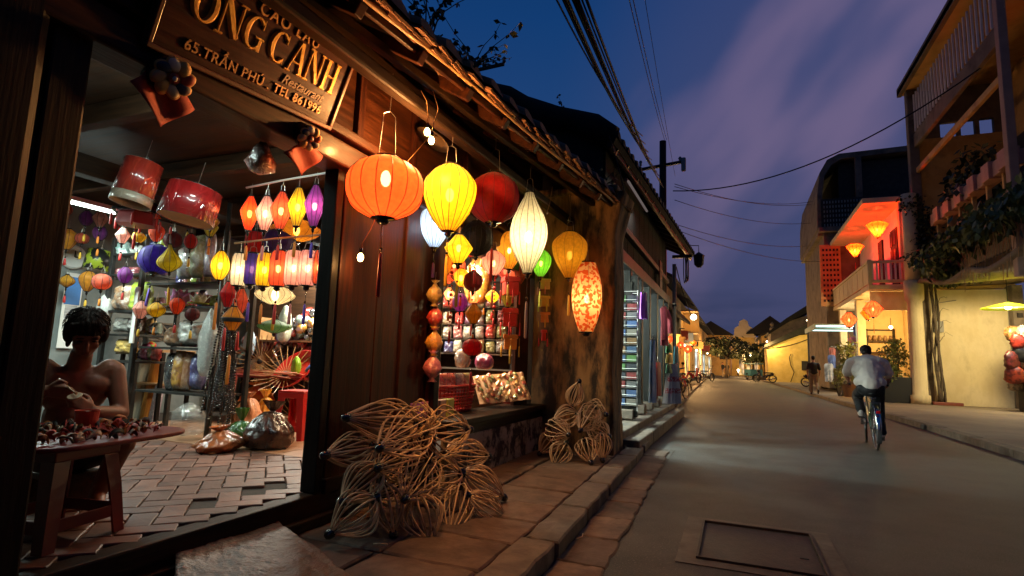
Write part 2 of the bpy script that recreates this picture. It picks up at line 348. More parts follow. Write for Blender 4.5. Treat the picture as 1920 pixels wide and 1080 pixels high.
M_ochre = plaster('ochre_plaster', (0.52, 0.30, 0.09), (0.60, 0.38, 0.14), (0.30, 0.19, 0.08))
M_grey = plaster('grey_plaster', (0.17, 0.19, 0.18), (0.24, 0.26, 0.25), (0.10, 0.11, 0.105))
M_dkpl = plaster('weathered_plaster', (0.13, 0.10, 0.072), (0.20, 0.155, 0.11), (0.06, 0.048, 0.036))
M_mould = plaster('peeling_lime_plaster', (0.40, 0.31, 0.19), (0.52, 0.42, 0.28), (0.035, 0.026, 0.017), s3=5.0, lo3=0.46, hi3=0.56)
M_rust = plaster('mossy_ochre_plaster', (0.16, 0.08, 0.028), (0.36, 0.21, 0.08), (0.022, 0.014, 0.008), s3=4.2, lo3=0.42, hi3=0.60, stretch=(1.3, 1.3, .38), bump=.6)
M_white = pm('white_paint', (0.72, 0.70, 0.66), (0.62, 0.60, 0.56), scale=3, rough=0.6, bump=0.1)
M_paper = pm('paper', (0.75, 0.73, 0.68), rough=0.8, bump=0.0)
M_redpl = pm('red_plastic', (0.50, 0.018, 0.014), (0.42, 0.012, 0.010), scale=3, rough=0.33, bump=0.05, spec=0.5)
M_dkred = pm('dark_red_plastic', (0.20, 0.010, 0.008), (0.15, 0.008, 0.006), scale=3, rough=0.4, bump=0.05)
M_leaf = pm('leaf', (0.045, 0.080, 0.018), (0.085, 0.120, 0.030), scale=9, rough=0.5, bump=0.0, rand=0.2)
M_leafy = pm('yellow_green_leaf', (0.11, 0.14, 0.025), (0.16, 0.17, 0.04), scale=9, rough=0.5, bump=0.0, rand=0.2)
M_leafdk = pm('dark_leaf', (0.018, 0.026, 0.010), (0.035, 0.045, 0.016), scale=9, rough=0.6, bump=0.0)
M_bark = pm('bark', (0.06, 0.042, 0.028), (0.11, 0.08, 0.05), scale=12, rough=0.9, bump=0.5)
def flat(name, c, rough=0.6): return pm(name, c, [q * 0.82 for q in c], scale=7, rough=rough, bump=0.08)
# ================================================================ THE SETTING: ground, road, pavements
def interp(tab, y):
    for (y0, x0), (y1, x1) in zip(tab, tab[1:]):
        if y <= y1: return x0 + (x1 - x0) * (y - y0) / (y1 - y0)
    return tab[-1][1]
KL = [(-8, -1.0), (3.2, -1.05), (4.7, -1.10), (7.5, -1.20), (12, -1.45), (23, -1.85), (50, -2.7), (110, -3.4)]
KR = [(-8, 3.9), (10.5, 3.82), (14.5, 3.78), (22, 3.5), (38, 2.95), (60, 2.13), (110, 1.4)]
kl = lambda y: interp(KL, y); kr = lambda y: interp(KR, y)
def gnd(name, m): return tag(m, kind='structure')
g = MB().quad((-900, -900, -0.03), (900, -900, -0.03), (900, 900, -0.03), (-900, 900, -0.03)).build('ground', M_conc); tag(g, 'bare dark earth under and around the street', kind='structure')
ys = [-8, -4, 0, 2, 3.2, 4.7, 7.5, 12, 17, 23, 30, 38, 50, 60, 80, 110]
m = MB()
for a, b in zip(ys, ys[1:]): m.quad((kl(a) - .1, a, 0), (kr(a) + .1, a, 0), (kr(b) + .1, b, 0), (kl(b) - .1, b, 0))
road = tag(m.build('road', M_asph), 'worn grey asphalt street running away between the houses', kind='structure')
# manhole: concrete collar with an iron plate set in the asphalt
mh = thing('manhole', 'rectangular iron manhole plate in a worn concrete collar in the road', 'manhole', (0.10, 4.33, 0.0), R(0.5))
def ringpart(w0, d0, w1, d1, z0, z1):
    q = MB()
    q.box((0, (d0 + d1) / 4, (z0 + z1) / 2), (w1, (d1 - d0) / 2, z1 - z0)); q.box((0, -(d0 + d1) / 4, (z0 + z1) / 2), (w1, (d1 - d0) / 2, z1 - z0))
    q.box(((w0 + w1) / 4, 0, (z0 + z1) / 2), ((w1 - w0) / 2, d0, z1 - z0)); q.box((-(w0 + w1) / 4, 0, (z0 + z1) / 2), ((w1 - w0) / 2, d0, z1 - z0)); return q
ringpart(.75, .92, .98, 1.14, -0.02, .006).build('collar', M_conc, mh)
ringpart(.715, .885, .745, .915, -0.02, .020).build('rim', M_iron, mh)
MB().box((0, 0, -.012), (.71, .88, .03)).build('cover_plate', M_iron, mh)
MB().box((.27, -.12, .0045), (.05, .03, .004)).build('lifting_slot', M_blackmat, mh)

def slab_mesh(name, sx, sy, h, mat, seed, jit=0.012, crown=0.004, bevel=.022):
    """one worn stone: uneven outline, top edges rounded off"""
    r = random.Random(seed); q = MB(); n = 5
    pts = []
    for (ax, ay, bx, by) in ((-1, -1, 1, -1), (1, -1, 1, 1), (1, 1, -1, 1), (-1, 1, -1, -1)):
        for i in range(n):
            t = i / n; pts.append(((ax + (bx - ax) * t) * sx / 2 + r.uniform(-jit, jit), (ay + (by - ay) * t) * sy / 2 + r.uniform(-jit, jit)))
    k = len(pts); vs = [(x, y, -h) for x, y in pts] + [(x, y, -.45 * bevel) for x, y in pts] + [(x * (1 - bevel / sx), y * (1 - bevel / sy), r.uniform(-.002, .002) * bevel / .022) for x, y in pts] + [(0, 0, crown)]
    fs = []
    for i in range(k):
        j = (i + 1) % k
        fs += [(i, j, k + j, k + i), (k + i, k + j, 2 * k + j, 2 * k + i), (2 * k + i, 2 * k + j, 3 * k)]
    return q.add(vs, fs).mesh(name, mat)
# left pavement: mortar bed, stone slabs, kerb stones, gutter setts
PZ = 0.10
m = MB()
for a, b in zip(ys, ys[1:]): m.quad((-3.2, a, PZ - .022), (kl(a) - .02, a, PZ - .022), (kl(b) - .02, b, PZ - .022), (-3.2, b, PZ - .022))
pv = tag(m.build('pavement_left', M_joint), 'raised stone pavement in front of the lantern shop', kind='structure')
sm = [slab_mesh('paving_slab', 0.62, 0.47, .05, M_stone, i) for i in range(4)]
yy = 0.6; row = 0
while yy < 8.3:
    x1 = kl(yy) - .23
    xx = x1 - .315
    while xx > -2.75:
        o = obj('paving_slab', sm[rnd.randrange(4)], pv, (xx + rnd.uniform(-.006, .006), yy + (0.0 if row % 2 else 0.0) + rnd.uniform(-.006, .006), PZ + rnd.uniform(-.005, .004)), (rnd.uniform(-.008, .008), rnd.uniform(-.008, .008), rnd.choice((0, math.pi)) + rnd.uniform(-.012, .012)))
        xx -= .64
    yy += .492; row += 1
km = [slab_mesh('kerb_stone', 0.22, 0.86, .16, M_kerb, 20 + i, .010, .003) for i in range(3)]
kb = tag(thing('kerb_left', None, None), 'worn stone kerb along the lantern shop pavement', kind='structure')
yy = -1.0
while yy < 50:
    c0 = kl(yy); sl = math.atan2(kl(yy + .9) - c0, .9)
    o = obj('kerb_stone', km[rnd.randrange(3)], kb, (c0 - .11, yy + .44, PZ + .012 + rnd.uniform(-.006, .006)), (rnd.uniform(-.01, .01), rnd.uniform(-.02, .02), -sl + rnd.uniform(-.006, .006)))
    yy += .885
gm = [slab_mesh('gutter_sett', 0.30, 0.52, .05, M_stone, 40 + i, .012, .002) for i in range(3)]
gt = tag(MB().quad((-1.1, -2, .004), (-.74, -2, .004), (-.86, 8.5, .004), (-1.24, 8.5, .004)).build('gutter', M_joint), 'strip of flat stones along the foot of the kerb', kind='structure')
yy = 1.0
while yy < 8.2:
    obj('gutter_sett', gm[rnd.randrange(3)], gt, (kl(yy) + .165, yy, .018 + rnd.uniform(-.004, .004)), (rnd.uniform(-.01, .01), rnd.uniform(-.015, .015), .02 + rnd.uniform(-.012, .012))); yy += .535
# right pavement
m = MB()
for a, b in zip(ys, ys[1:]): m.quad((kr(a) + .02, a, .115), (40, a, .115), (40, b, .115), (kr(b) + .02, b, .115))
M_pavr = pm('old_pavement_concrete', (0.15, 0.115, 0.085), (0.23, 0.18, 0.135), scale=1.4, detail=9, rough=0.85, bump=0.5, bscale=40, bdist=0.01, c3=(0.10, 0.08, 0.06), s3=0.7)
tag(m.build('pavement_right', M_pavr), 'broad worn pavement along the houses across the street', kind='structure')
kbr = tag(thing('kerb_right', None, None), 'worn stone kerb across the street', kind='structure')
yy = 2.0
while yy < 62:
    c0 = kr(yy); sl = math.atan2(kr(yy + .9) - c0, .9)
    obj('kerb_stone', km[rnd.randrange(3)], kbr, (c0 + .11, yy + .44, .125 + rnd.uniform(-.005, .005)), (0, rnd.uniform(-.01, .01), -sl + rnd.uniform(-.005, .005))); yy += .885

# ================================================================ LANTERN SHOP
WX = -2.6; FZ = 0.30; LZ = 2.46
ex = lambda y: -2.02 + (y - 2.3) * 0.118          # eave line, splaying out towards the party wall
EZ = 3.20
shop = thing('lantern_shop', 'dark timber lantern shop with open doorway, wide window and tiled eave', 'shop', (WX, 3, 0))
def P(m_, name, mat, par=None, **k):              # part of the shop, given in world coordinates
    m_.v = [(x - WX, y - 3, z) for x, y, z in m_.v]
    return m_.build(name, mat, shop if par is None else par, **k)
# floor with clay pavers laid in herringbone, warm tile further in
fl = tag(MB().box((-5.2, 3.1, .13), (5.16, 9.2, .310)).build('shop_floor', M_joint), 'clay paved floor of the lantern shop', kind='structure')
M_terr = pm('terracotta_tile', (0.34, 0.17, 0.09), (0.42, 0.23, 0.13), scale=8, rough=0.35, bump=0.15, rand=0.1)
for i in range(8):
    for j in range(9):
        if rnd.random() < 2: obj('floor_tile', MATS.setdefault('_ft', None) or MATS.__setitem__('_ft', MB().box((0, 0, 0), (.392, .392, .03)).mesh('floor_tile', M_terr)) or MATS['_ft'], fl, (-3.6 - i * .4, 4.12 + j * .4, .292), (0, 0, 0))
bmz = [slab_mesh('brick', .252, .122, .035, M_brick, 60 + i, .0035, .0005, .009) for i in range(4)]
W_ = .131; cs = math.cos(R(45)); nb = 0
for i in range(-40, 40):
    for j in range(-40, 40):
        d = (i - j) % 4
        if d == 0: cx, cy_, rz = i + 1, j + .5, 0
        elif d == 3: cx, cy_, rz = i + .5, j + 1, math.pi / 2
        else: continue
        x = -3.9 + (cx - cy_) * cs * W_; y = 3.0 + (cx + cy_) * cs * W_
        if not (-5.75 < x < -2.72 and 1.30 < y): continue
        lim = 4.34 + (x + 4.1) * -0.25
        if y > lim + rnd.uniform(-.05, .05): continue
        near = (x > -3.0 and 2.2 < y)
        if near and rnd.random() < .05: continue
        tl = .004
        nb += 1
        obj('brick', bmz[rnd.randrange(4)], fl, (x, y, .303 + rnd.uniform(-.003, .003) + (.004 if near else 0)), (rnd.uniform(-tl, tl), rnd.uniform(-tl, tl), R(45) + rz + rnd.uniform(-.02, .02)))
# threshold and door frame
P(MB().box((-2.60, 2.0, .20), (.12, 2.6, .20)).box((-2.55, 2.0, .135), (.10, 2.6, .07)), 'threshold', M_dwy, bev=.012)
P(MB().box((-2.62, 5.2, .20), (.16, 2.3, .2)), 'threshold', M_dwy, bev=.01)
P(MB().box((-2.62, 1.03, 1.4), (.30, .34, 2.6)), 'door_post', M_dwz, bev=.04)
P(MB().box((-2.60, 1.30, 1.38), (.16, .15, 2.2)), 'door_jamb', M_dwz, bev=.012)
P(MB().box((-2.62, .2, 1.75), (.08, 1.4, 3.1)), 'side_panel', M_dwz, bev=.01)
P(MB().box((-2.60, 3.015, 1.40), (.12, .07, 2.2)), 'door_jamb', M_blkwood, bev=.008)
# plank wall between the doorway and the window, every plank its own board
px = 3.06; ws = (.16, .31, .33, .27, .20)
for i, wd in enumerate(ws):
    P(MB().box((-2.585 + (.018 if i in (0, 3) else 0), px + wd / 2, 1.38), (.06, wd - .008, 2.20)), 'plank', M_rwz, bev=.006); px += wd
P(MB().box((-2.55, px + .05, 1.42), (.15, .10, 2.26)), 'window_post', M_rwz, bev=.012)
P(MB().box((-2.50, px + .105, 1.5), (.03, .012, 1.8)), 'metal_strip', M_steel)
P(MB().box((-2.56, 3.68, .335), (.09, 1.25, .10)), 'skirting_board', M_dwy, bev=.008)
# lintel, frieze panels, moulding
P(MB().box((-2.57, 3.1, 2.555), (.20, 8.6, .17)), 'lintel', M_rwy, bev=.015)
P(MB().box((-2.53, 3.1, 2.70), (.17, 8.6, .07)), 'moulding', M_rwy, bev=.015)
y = -1.1
for wd in (1.2, 1.2, 1.0, .9, .75, 1.0, 1.1, 1.15):
    P(MB().box((-2.62, y + wd / 2, 3.02), (.05, wd - .075, .62)), 'frieze_panel', M_rwy, bev=.004)
    P(MB().box((-2.585, y + wd, 3.02), (.07, .07, .62)), 'frieze_stile', M_rwz, bev=.006); y += wd
P(MB().bar((-2.30, -1, 3.02), (-2.02, 7, 3.03), .10, .10), 'purlin', M_dwy, bev=.02)
P(MB().box((-2.58, 3.1, 3.40), (.14, 8.6, .16)), 'wall_plate', M_dwy, bev=.01)
# window: sill, apron, plastered base
P(MB().box((-2.52, 5.75, .625), (.46, 2.75, .055)), 'window_sill', M_dwy, bev=.01)
P(MB().box((-2.40, 5.75, .545), (.10, 2.75, .11)), 'sill_apron', M_dwy, bev=.012)
q = MB().grid(lambda a, b: (-2.37 + .012 * math.sin(a * 17) * math.sin(b * 5) , 4.36 + a * 2.7, .09 + b * .41), 24, 6)
P(q, 'plaster_base', M_mould, solid=.05)
P(MB().box((-2.56, 7.02, 1.5), (.13, .16, 2.0)), 'window_post', M_dwz, bev=.012)
P(MB().box((-2.56, 6.62, 1.55), (.05, .44, 1.85)), 'window_shutter', M_rwz, bev=.008)
P(MB().box((-2.56, 5.7, 2.36), (.08, 2.6, .12)), 'window_head', M_dwy, bev=.01)
# party wall end between the shops: swollen, peeling masonry
from mathutils import noise as mn_
def pw(a, b):
    zz = b * 3.35; f = a * 4
    r = random.Random(int(f * 50) * 1000 + int(zz * 9)); wob = .012 * math.sin(zz * 3.1 + f) + .014 * mn_.noise(Vector((f * 3, zz * 2.5, 1))) + .010 * mn_.noise(Vector((f * 9, zz * 8, 4)))
    x0, x1, y0, y1 = -2.50, -1.44, 6.92, 7.55
    if zz > 2.8: x1 += (zz - 2.8) * .25
    c = [(x0, y0), (x1, y0), (x1, y1), (x0, y1), (x0, y0)]; i = min(int(f), 3); t = f - i
    x = c[i][0] + (c[i + 1][0] - c[i][0]) * t; y = c[i][1] + (c[i + 1][1] - c[i][1]) * t
    return (x + (wob if x > -2 else 0), y - (wob if y < 7.2 else 0), .06 + zz)
party = thing('party_wall', 'peeling ochre masonry pier with moss between lantern shop and clothes shop', 'wall', (-2.0, 7.2, 0))
q = MB().grid(pw, 64, 90); q.v = [(x + 2.0, y - 7.2, z) for x, y, z in q.v]; q.build('pier', M_rust, party, smooth=True)
MB().box((0.03, .03, 3.44), (1.15, .72, .10)).build('coping', M_rust, party, bev=.03)
# inside: walls and ceiling
P(MB().box((-7.68, 3.1, 1.6), (.12, 9.2, 2.8)), 'back_wall', M_grey)
P(MB().box((-5.2, 7.66, 1.6), (5.0, .12, 2.8)), 'side_wall', M_grey)
P(MB().box((-5.2, -1.5, 1.6), (5.0, .12, 2.8)), 'side_wall', M_grey)
P(MB().box((-5.2, 3.1, 3.04), (5.0, 9.2, .05)), 'ceiling_board', M_dwx)
for k in range(7): P(MB().box((-5.15, .3 + k * 1.12, 2.93), (4.9, .10, .16)), 'ceiling_joist', M_dwx, bev=.01)
P(MB().box((-2.84, 3.1, 2.69), (.12, 8.8, .22)), 'ceiling_beam', M_rwy, bev=.015)
P(MB().box((-5.3, 3.1, 2.76), (.16, 8.8, .18)), 'ceiling_beam', M_dwy, bev=.015)
# roof
def roofpt(t, y, up=0.0):   # t metres up the slope from the eave
    return (ex(y) - t * .86, y, EZ + .12 + t * .50 + up)
q = MB()
for a, b in ((-1.4, 3), (3, 7.6)): q.quad(roofpt(-.02, a), roofpt(-.02, b), roofpt(4.2, b), roofpt(4.2, a))
rf = P(q, 'roof', M_tiledk, solid=.06)
def RP(m_, name, mat, **k):
    m_.v = [(x - WX, y - 3, z) for x, y, z in m_.v]; return m_.build(name, mat, rf, **k)
# barrel tiles, rows running up the slope
for k in range(30):
    y = -1.2 + k * .30
    for s_ in range(3):
        t0 = -.06 + s_ * .33; p0, p1 = Vector(roofpt(t0, y, .05 + rnd.uniform(0, .02))), Vector(roofpt(t0 + .40, y + rnd.uniform(-.02, .02), .035))
        q = MB(); rr = .115 + rnd.uniform(-.012, .015)
        vs = []; n = 8
        for p in (p0, p1):
            for j in range(n + 1):
                an = math.pi * j / n; vs.append((p.x - .5 * rr * math.sin(an) * .6, p.y + rr * math.cos(an), p.z + rr * .95 * math.sin(an)))
        q.add(vs, [(j, j + 1, n + 2 + j, n + 1 + j) for j in range(n)] + [tuple(range(n + 1))])
        RP(q, 'barrel_tile', M_tiledk if s_ else M_tile)
# stacked flat tiles whose edges show along the eave
ft = [MB().box((0, 0, 0), (.30, .205, .016)).mesh('eave_tile', M_tile) for _ in range(1)][0]
for k in range(42):
    for l_ in range(3):
        y = -1.3 + k * .21 + (l_ % 2) * .1
        p = Vector(roofpt(.10 - l_ * .035, y, -.055 + l_ * .022))
        obj('eave_tile', ft, rf, (p.x - WX + rnd.uniform(-.03, .03), p.y - 3, p.z + rnd.uniform(-.006, .006)), (rnd.uniform(-.05, .05), R(26) + rnd.uniform(-.10, .10), rnd.uniform(-.09, .09)))
for k in range(15):   # rafters
    y = -1.0 + k * .57
    RP(MB().bar(roofpt(-.02, y, -.135), roofpt(1.0, y, -.135), .07, .09), 'rafter', M_rwy, bev=.008)
RP(MB().bar(roofpt(0.02, -1.4, -.09), roofpt(0.02, 7.5, -.09), .03, .075), 'fascia_board', M_rwy, bev=.006)
RP(MB().bar(roofpt(.30, -1.4, -.21), roofpt(.30, 7.4, -.21), .06, .06), 'batten', M_dwy, bev=.006)
RP(MB().tube([roofpt(-.05, y_, -.055 + .012 * math.sin(y_ * 2.3)) for y_ in [-1.4 + i_ * .5 for i_ in range(18)]], .016, 6), 'eave_pole', M_bamboo, smooth=True)
P(MB().box((-2.66, 3.1, 3.80), (.05, 8.8, .66)), 'upper_boarding', M_dwy)

# ---- the rest of the street around the viewer: neighbours that shut out most of the sky
for k, (lb, x, y, sx, sy, sz, mt) in enumerate((('ochre shophouse across the street from the lantern shop', 9.6, 2.0, 4.6, 11.0, 8.2, M_ochre), ('dark shophouse across the street facing the viewer', 9.6, -9.5, 4.6, 11.0, 9.0, M_dkpl), ('low plastered shophouse next to the lantern shop behind the viewer', -5.2, -7.0, 5.0, 10.6, 7.6, M_dkpl), ('tall shophouse further back on the lantern shop side', -5.2, -18.0, 5.0, 10.6, 9.0, M_ochre), ('weathered shophouse further back across the street', 9.6, -21.0, 4.6, 11.0, 8.6, M_dkpl))):
    t = thing('shophouse', lb, 'house', (x, y, 0)); MB().box((0, 0, sz / 2), (sx, sy, sz)).build('wall', mt, t)
    fx_ = -sx / 2 - .04 if x > 0 else sx / 2 + .04
    MB().prism([(-sx / 2 - .7, sz - .1), (0, sz + 1.8), (sx / 2 + .7, sz - .1), (sx / 2 + .7, sz - .3), (-sx / 2 - .7, sz - .3)], -sy / 2, sy / 2, 'y').build('roof', M_tiledk, t)
    for j in range(3): MB().box((fx_, -sy / 3 + j * sy / 3, 1.4), (.08, 2.4, 2.6)).build('door', M_blkwood, t); MB().box((fx_, -sy / 3 + j * sy / 3, 5.2), (.08, 1.3, 1.8)).build('window', M_blkwood, t)
# ================================================================ LANTERNS
def prof_pts(kind, n=18):
    o_ = []
    for i in range(n + 1):
        t = i / n; z = .5 - t
        if kind == 'globe': r = max(.30, (1 - abs(2 * z) ** 2.35) ** .5) if 0 < t < 1 else .30
        elif kind == 'balloon':
            r = .28 + .72 * math.sin(min(1, t / .36) * math.pi / 2) ** .8 if t < .36 else .22 + .78 * math.cos((t - .36) / .64 * math.pi / 2) ** .9
        elif kind == 'diamond': r = .22 + .78 * (math.sin(math.pi * t) ** 1.25)
        elif kind == 'kite':
            k = t / .45 if t < .45 else (1 - t) / .55
            r = .26 + .74 * k ** .92
        elif kind == 'tubby': r = .72 + .28 * (1 - abs(2 * z) ** 6) if 0 < t < 1 else .66
        elif kind == 'oval': r = .26 + .74 * max(0, math.sin(math.pi * t)) ** .8
        elif kind == 'spindle': r = .42 + .58 * math.sin(math.pi * min(1, (t * .93 + .07))) ** .9 if t < .96 else .44
        elif kind == 'drop': r = .35 + .65 * math.sin(min(1, t / .30) * math.pi / 2) if t < .30 else .20 + .80 * math.cos((t - .30) / .70 * math.pi / 2) ** 1.0
        elif kind == 'onion': r = .14 + .86 * math.sin(math.pi * min(1, t ** 1.7)) ** 1.1 if t < .98 else .2
        elif kind == 'saucer': r = max(.2, (1 - abs(2 * z) ** 1.6) ** .8) if 0 < t < 1 else .2
        elif kind == 'fan':
            r = 1.0 - .82 * max(0, (t - .18) / .82) ** .85 if t > .18 else .55 + .45 * (t / .18)
        else: r = 1
        o_.append((r, z))
    return o_
LG = 'silk lanterns hung up for sale'
def lantern(name, label, loc, kind, dia, ht, silkm, ribs=14, power=0.0, lc=(1, .6, .25), cord=.25, tassel=.22, tcol=None, ribm=None, bulb=None, bulbz=0.0, group=LG, ribr=.0022, tilt=0.0, cap=None):
    t = thing(name, label, 'lantern', loc, rnd.uniform(0, 3), group)
    if tilt: t.rotation_euler = (0, tilt, t.rotation_euler[2])
    pr = prof_pts(kind); R_ = dia / 2
    seg = ribs * 3
    mod = lambda q, i: 1 - .022 * (1 - abs(math.cos(q * ribs / 2)))
    sh = MB().lathe([(r * R_, z * ht) for r, z in pr], seg, mod=mod, cap=False).build('shade', silkm, t, smooth=True)
    rb = MB()
    for k in range(ribs):
        q = 2 * math.pi * k / ribs; rb.tube([((r * R_ + .0012) * math.cos(q), (r * R_ + .0012) * math.sin(q), z * ht) for r, z in pr], ribr, 4)
    rb.build('rib_frame', ribm or M_blackmat, sh)
    r0, r1 = pr[0][0] * R_, pr[-1][0] * R_
    MB().lathe([(r0 * .12, 0), (r0 + .004, 0), (r0 + .004, .012), (r0 * .12, .012), (r0 * .12, 0)], 18, (0, 0, ht / 2 - .004), cap=False).build('top_ring', cap or M_blkwood, t, smooth=False)
    MB().lathe([(.002, -.045), (r1 * .35, -.040), (r1 * .62, -.02), (r1 * .45, -.008), (r1 + .005, 0), (r1 + .005, .012), (r1 * .3, .014)], 16, (0, 0, -ht / 2), cap=True).build('bottom_knob', cap or M_black, t, smooth=True)
    hg = MB(); a = r0 * .85
    hg.tube([(-a, 0, ht / 2), (-a * .7, 0, ht / 2 + .5 * cord), (0, 0, ht / 2 + .55 * cord), (a * .7, 0, ht / 2 + .5 * cord), (a, 0, ht / 2)], .0022, 5)
    hg.tube([(0, 0, ht / 2 + .54 * cord), (.004, 0, ht / 2 + cord)], .0018, 5); hg.build('hanger', M_steel, t)
    if tassel:
        tm = tcol or silkm; tz = -ht / 2 - .045
        ts = MB().tube([(0, 0, tz + .01), (.001, 0, tz - tassel * .40)], .0022, 5); ts.ball((0, 0, tz - tassel * .32), .011, 8, 6)
        ts.build('tassel_cord', M_black, t, smooth=True)
        MB().lathe([(.004, 0), (.010, -.015), (.012, -tassel * .3), (.014, -tassel * .58), (.011, -tassel * .6), (.002, -tassel * .6)], 9, (0, 0, tz - tassel * .38), mod=lambda q, i: 1 + .18 * math.sin(q * 9 + i)).build('tassel', tm, t, smooth=True)
    if power:
        bz = bulbz * ht
        MB().lathe([(.003, .055), (.012, .05), (.014, .03), (.010, .022)], 10, (0, 0, bz), cap=False).build('socket', M_black, t, smooth=True)
        br_ = .022 if dia < .34 else .034
        MB().ball((0, 0, bz), (br_, br_, br_ * 1.7), 12, 8).build('bulb', bulb or M_bulb, t, smooth=True)
        lamp('lantern_light', (0, 0, bz), power, lc, t, (.06 if dia < .34 else .085) if dia < .8 else .12)
    return t
def tas(name, c): return pm(name, c, rough=.6, bump=.3, bscale=200, bdist=.004)
T_red = tas('red_thread', (.45, .02, .015)); T_yel = tas('yellow_thread', (.62, .36, .03)); T_org = tas('orange_thread', (.65, .20, .02)); T_crm = tas('cream_thread', (.65, .55, .40)); T_lime = tas('lime_thread', (.40, .45, .05)); T_pnk = tas('pink_thread', (.65, .22, .20)); T_pur = tas('purple_thread', (.12, .05, .35))
S_red = silk('vermilion_silk', (.90, .13, .03), .07); S_yel = silk('golden_silk', (.86, .50, .02), .07); S_crim = silk('crimson_silk', (.62, .012, .016), .03); S_wht = silk('ivory_silk', (.92, .84, .58), .12)
S_gold = silk('amber_silk', (.80, .42, .03), .04); S_blu = silk('pale_blue_silk', (.66, .80, .98), .10); S_blk = silk('black_gauze', (.045, .048, .046), .52, .4); S_pnk = silk('rose_silk', (.95, .46, .36), .08); S_org = silk('orange_silk', (.92, .42, .04), .08)
S_grn = silk('green_silk', (.25, .66, .06), .08); S_dkr = silk('maroon_silk', (.20, .02, .02), .06); S_pur = silk('violet_silk', (.32, .06, .34), .08); S_ind = silk('indigo_silk', (.06, .03, .22), .05); S_crm = silk('cream_silk', (.95, .80, .55), .08); S_lem = silk('lemon_silk', (.90, .66, .04), .08); S_car = silk('coral_silk', (.95, .20, .10), .08)
# printed floral paper lantern
def floral():
    m, t, o = newmat('floral_print_silk'); K = t.links.new
    tcn = N(t, 'ShaderNodeTexCoord'); v = N(t, 'ShaderNodeTexVoronoi', _Scale=26.0, feature='SMOOTH_F1'); n = N(t, 'ShaderNodeTexNoise', _Scale=18.0); K(tcn.outputs['Object'], n.inputs['Vector'])
    ad = N(t, 'ShaderNodeMix', data_type='VECTOR'); ad.inputs['Factor'].default_value = .06; K(tcn.outputs['Object'], ad.inputs[4]); K(n.outputs['Color'], ad.inputs[5]); K(ad.outputs[1], v.inputs['Vector'])
    r = N(t, 'ShaderNodeMapRange', _From_Min=.38, _From_Max=.48); K(v.outputs['Distance'], r.inputs[0])
    x = N(t, 'ShaderNodeMix', data_type='RGBA'); K(r.outputs[0], x.inputs['Factor']); x.inputs['A'].default_value = (.75, .12, .02, 1); x.inputs['B'].default_value = (.92, .62, .26, 1)
    td = N(t, 'ShaderNodeBsdfTranslucent'); di = N(t, 'ShaderNodeBsdfDiffuse'); K(x.outputs['Result'], td.inputs[0]); K(x.outputs['Result'], di.inputs[0])
    a = N(t, 'ShaderNodeMixShader'); a.inputs[0].default_value = .65; K(di.outputs[0], a.inputs[1]); K(td.outputs[0], a.inputs[2])
    tp = N(t, 'ShaderNodeBsdfTransparent', _Color=(.95, .7, .45, 1)); b = N(t, 'ShaderNodeMixShader'); b.inputs[0].default_value = .06; K(a.outputs[0], b.inputs[1]); K(tp.outputs[0], b.inputs[2]); K(b.outputs[0], o.inputs[0])
    return m
S_flo = floral()
WARM, RED_, YEL_, WHT_ = (1, .55, .20), (1, .34, .12), (1, .62, .18), (1, .92, .78)
def LT(label, u, v, wpx, hpx, kind, s_, plane, name='silk_lantern', **k):
    loc = (on_x(u, v, plane[1]) if plane[0] == 'x' else on_y(u, v, plane[1]))
    q = ppm(loc); return lantern(name, label, loc, kind, wpx / q, hpx / q, s_, **k)
# under the eave
LT('large round vermilion lantern glowing beside the plank wall, biggest of all', 722, 353, 144, 117, 'globe', S_red, ('x', -2.22), ribs=16, power=28.0, lc=(1, .40, .16), cord=.62, tassel=.50, tcol=T_red, bulbz=.16, bulb=M_bulbw, ribr=.003)
LT('golden teardrop lantern lit, right next to the big round vermilion one', 843, 372, 101, 128, 'balloon', S_yel, ('x', -2.12), ribs=18, power=15.0, lc=YEL_, cord=.30, tassel=.40, tcol=T_yel, bulbz=.05, ribr=.0028)
LT('large round crimson lantern, unlit, behind the golden teardrop one', 926, 372, 96, 94, 'globe', S_crim, ('x', -2.10), ribs=14, cord=.45, tassel=.52, tcol=T_red, ribm=pm('dark_red_rib', (.12, .005, .005), bump=0))
LT('tall ivory diamond lantern shining brightest under the eave', 991, 437, 71, 156, 'diamond', S_wht, ('x', -1.98), ribs=16, power=14.0, lc=(1, .76, .42), cord=.28, tassel=.62, tcol=T_crm, bulb=M_bulbw, bulbz=-.05, ribr=.0028)
LT('amber teardrop lantern hanging in front of the mossy pier, barely lit', 1068, 479, 68, 88, 'drop', S_gold, ('x', -1.92), ribs=12, power=0.35, lc=YEL_, cord=.26, tassel=.42, tcol=T_yel, ribm=pm('amber_rib', (.30, .14, .02), bump=0))
LT('floral printed spindle lantern lit, hanging low against the mossy pier', 1100, 558, 57, 132, 'spindle', S_flo, ('y', 6.62), ribs=6, power=7.0, lc=WARM, cord=.3, tassel=0, bulbz=-.02, bulb=M_bulbw, ribm=pm('orange_rib', (.4, .1, .02), bump=0))
LT('pale blue white lantern lit, half hidden behind the golden teardrop', 816, 424, 60, 84, 'balloon', S_blu, ('x', -2.45), ribs=16, power=5.0, lc=(.75, .88, 1), cord=.3, tassel=.22, tcol=T_pur, bulb=M_bulbw)
LT('round black gauze lantern in the window under the crimson one', 893, 448, 62, 64, 'globe', S_blk, ('x', -2.38), ribs=18, cord=.3, tassel=.24, tcol=T_red)
LT('small lemon kite lantern lit, between the black and blue ones', 860, 468, 54, 56, 'kite', S_lem, ('x', -2.28), ribs=10, power=2.6, lc=YEL_, cord=.2, tassel=.34, tcol=T_lime, bulbz=.05)
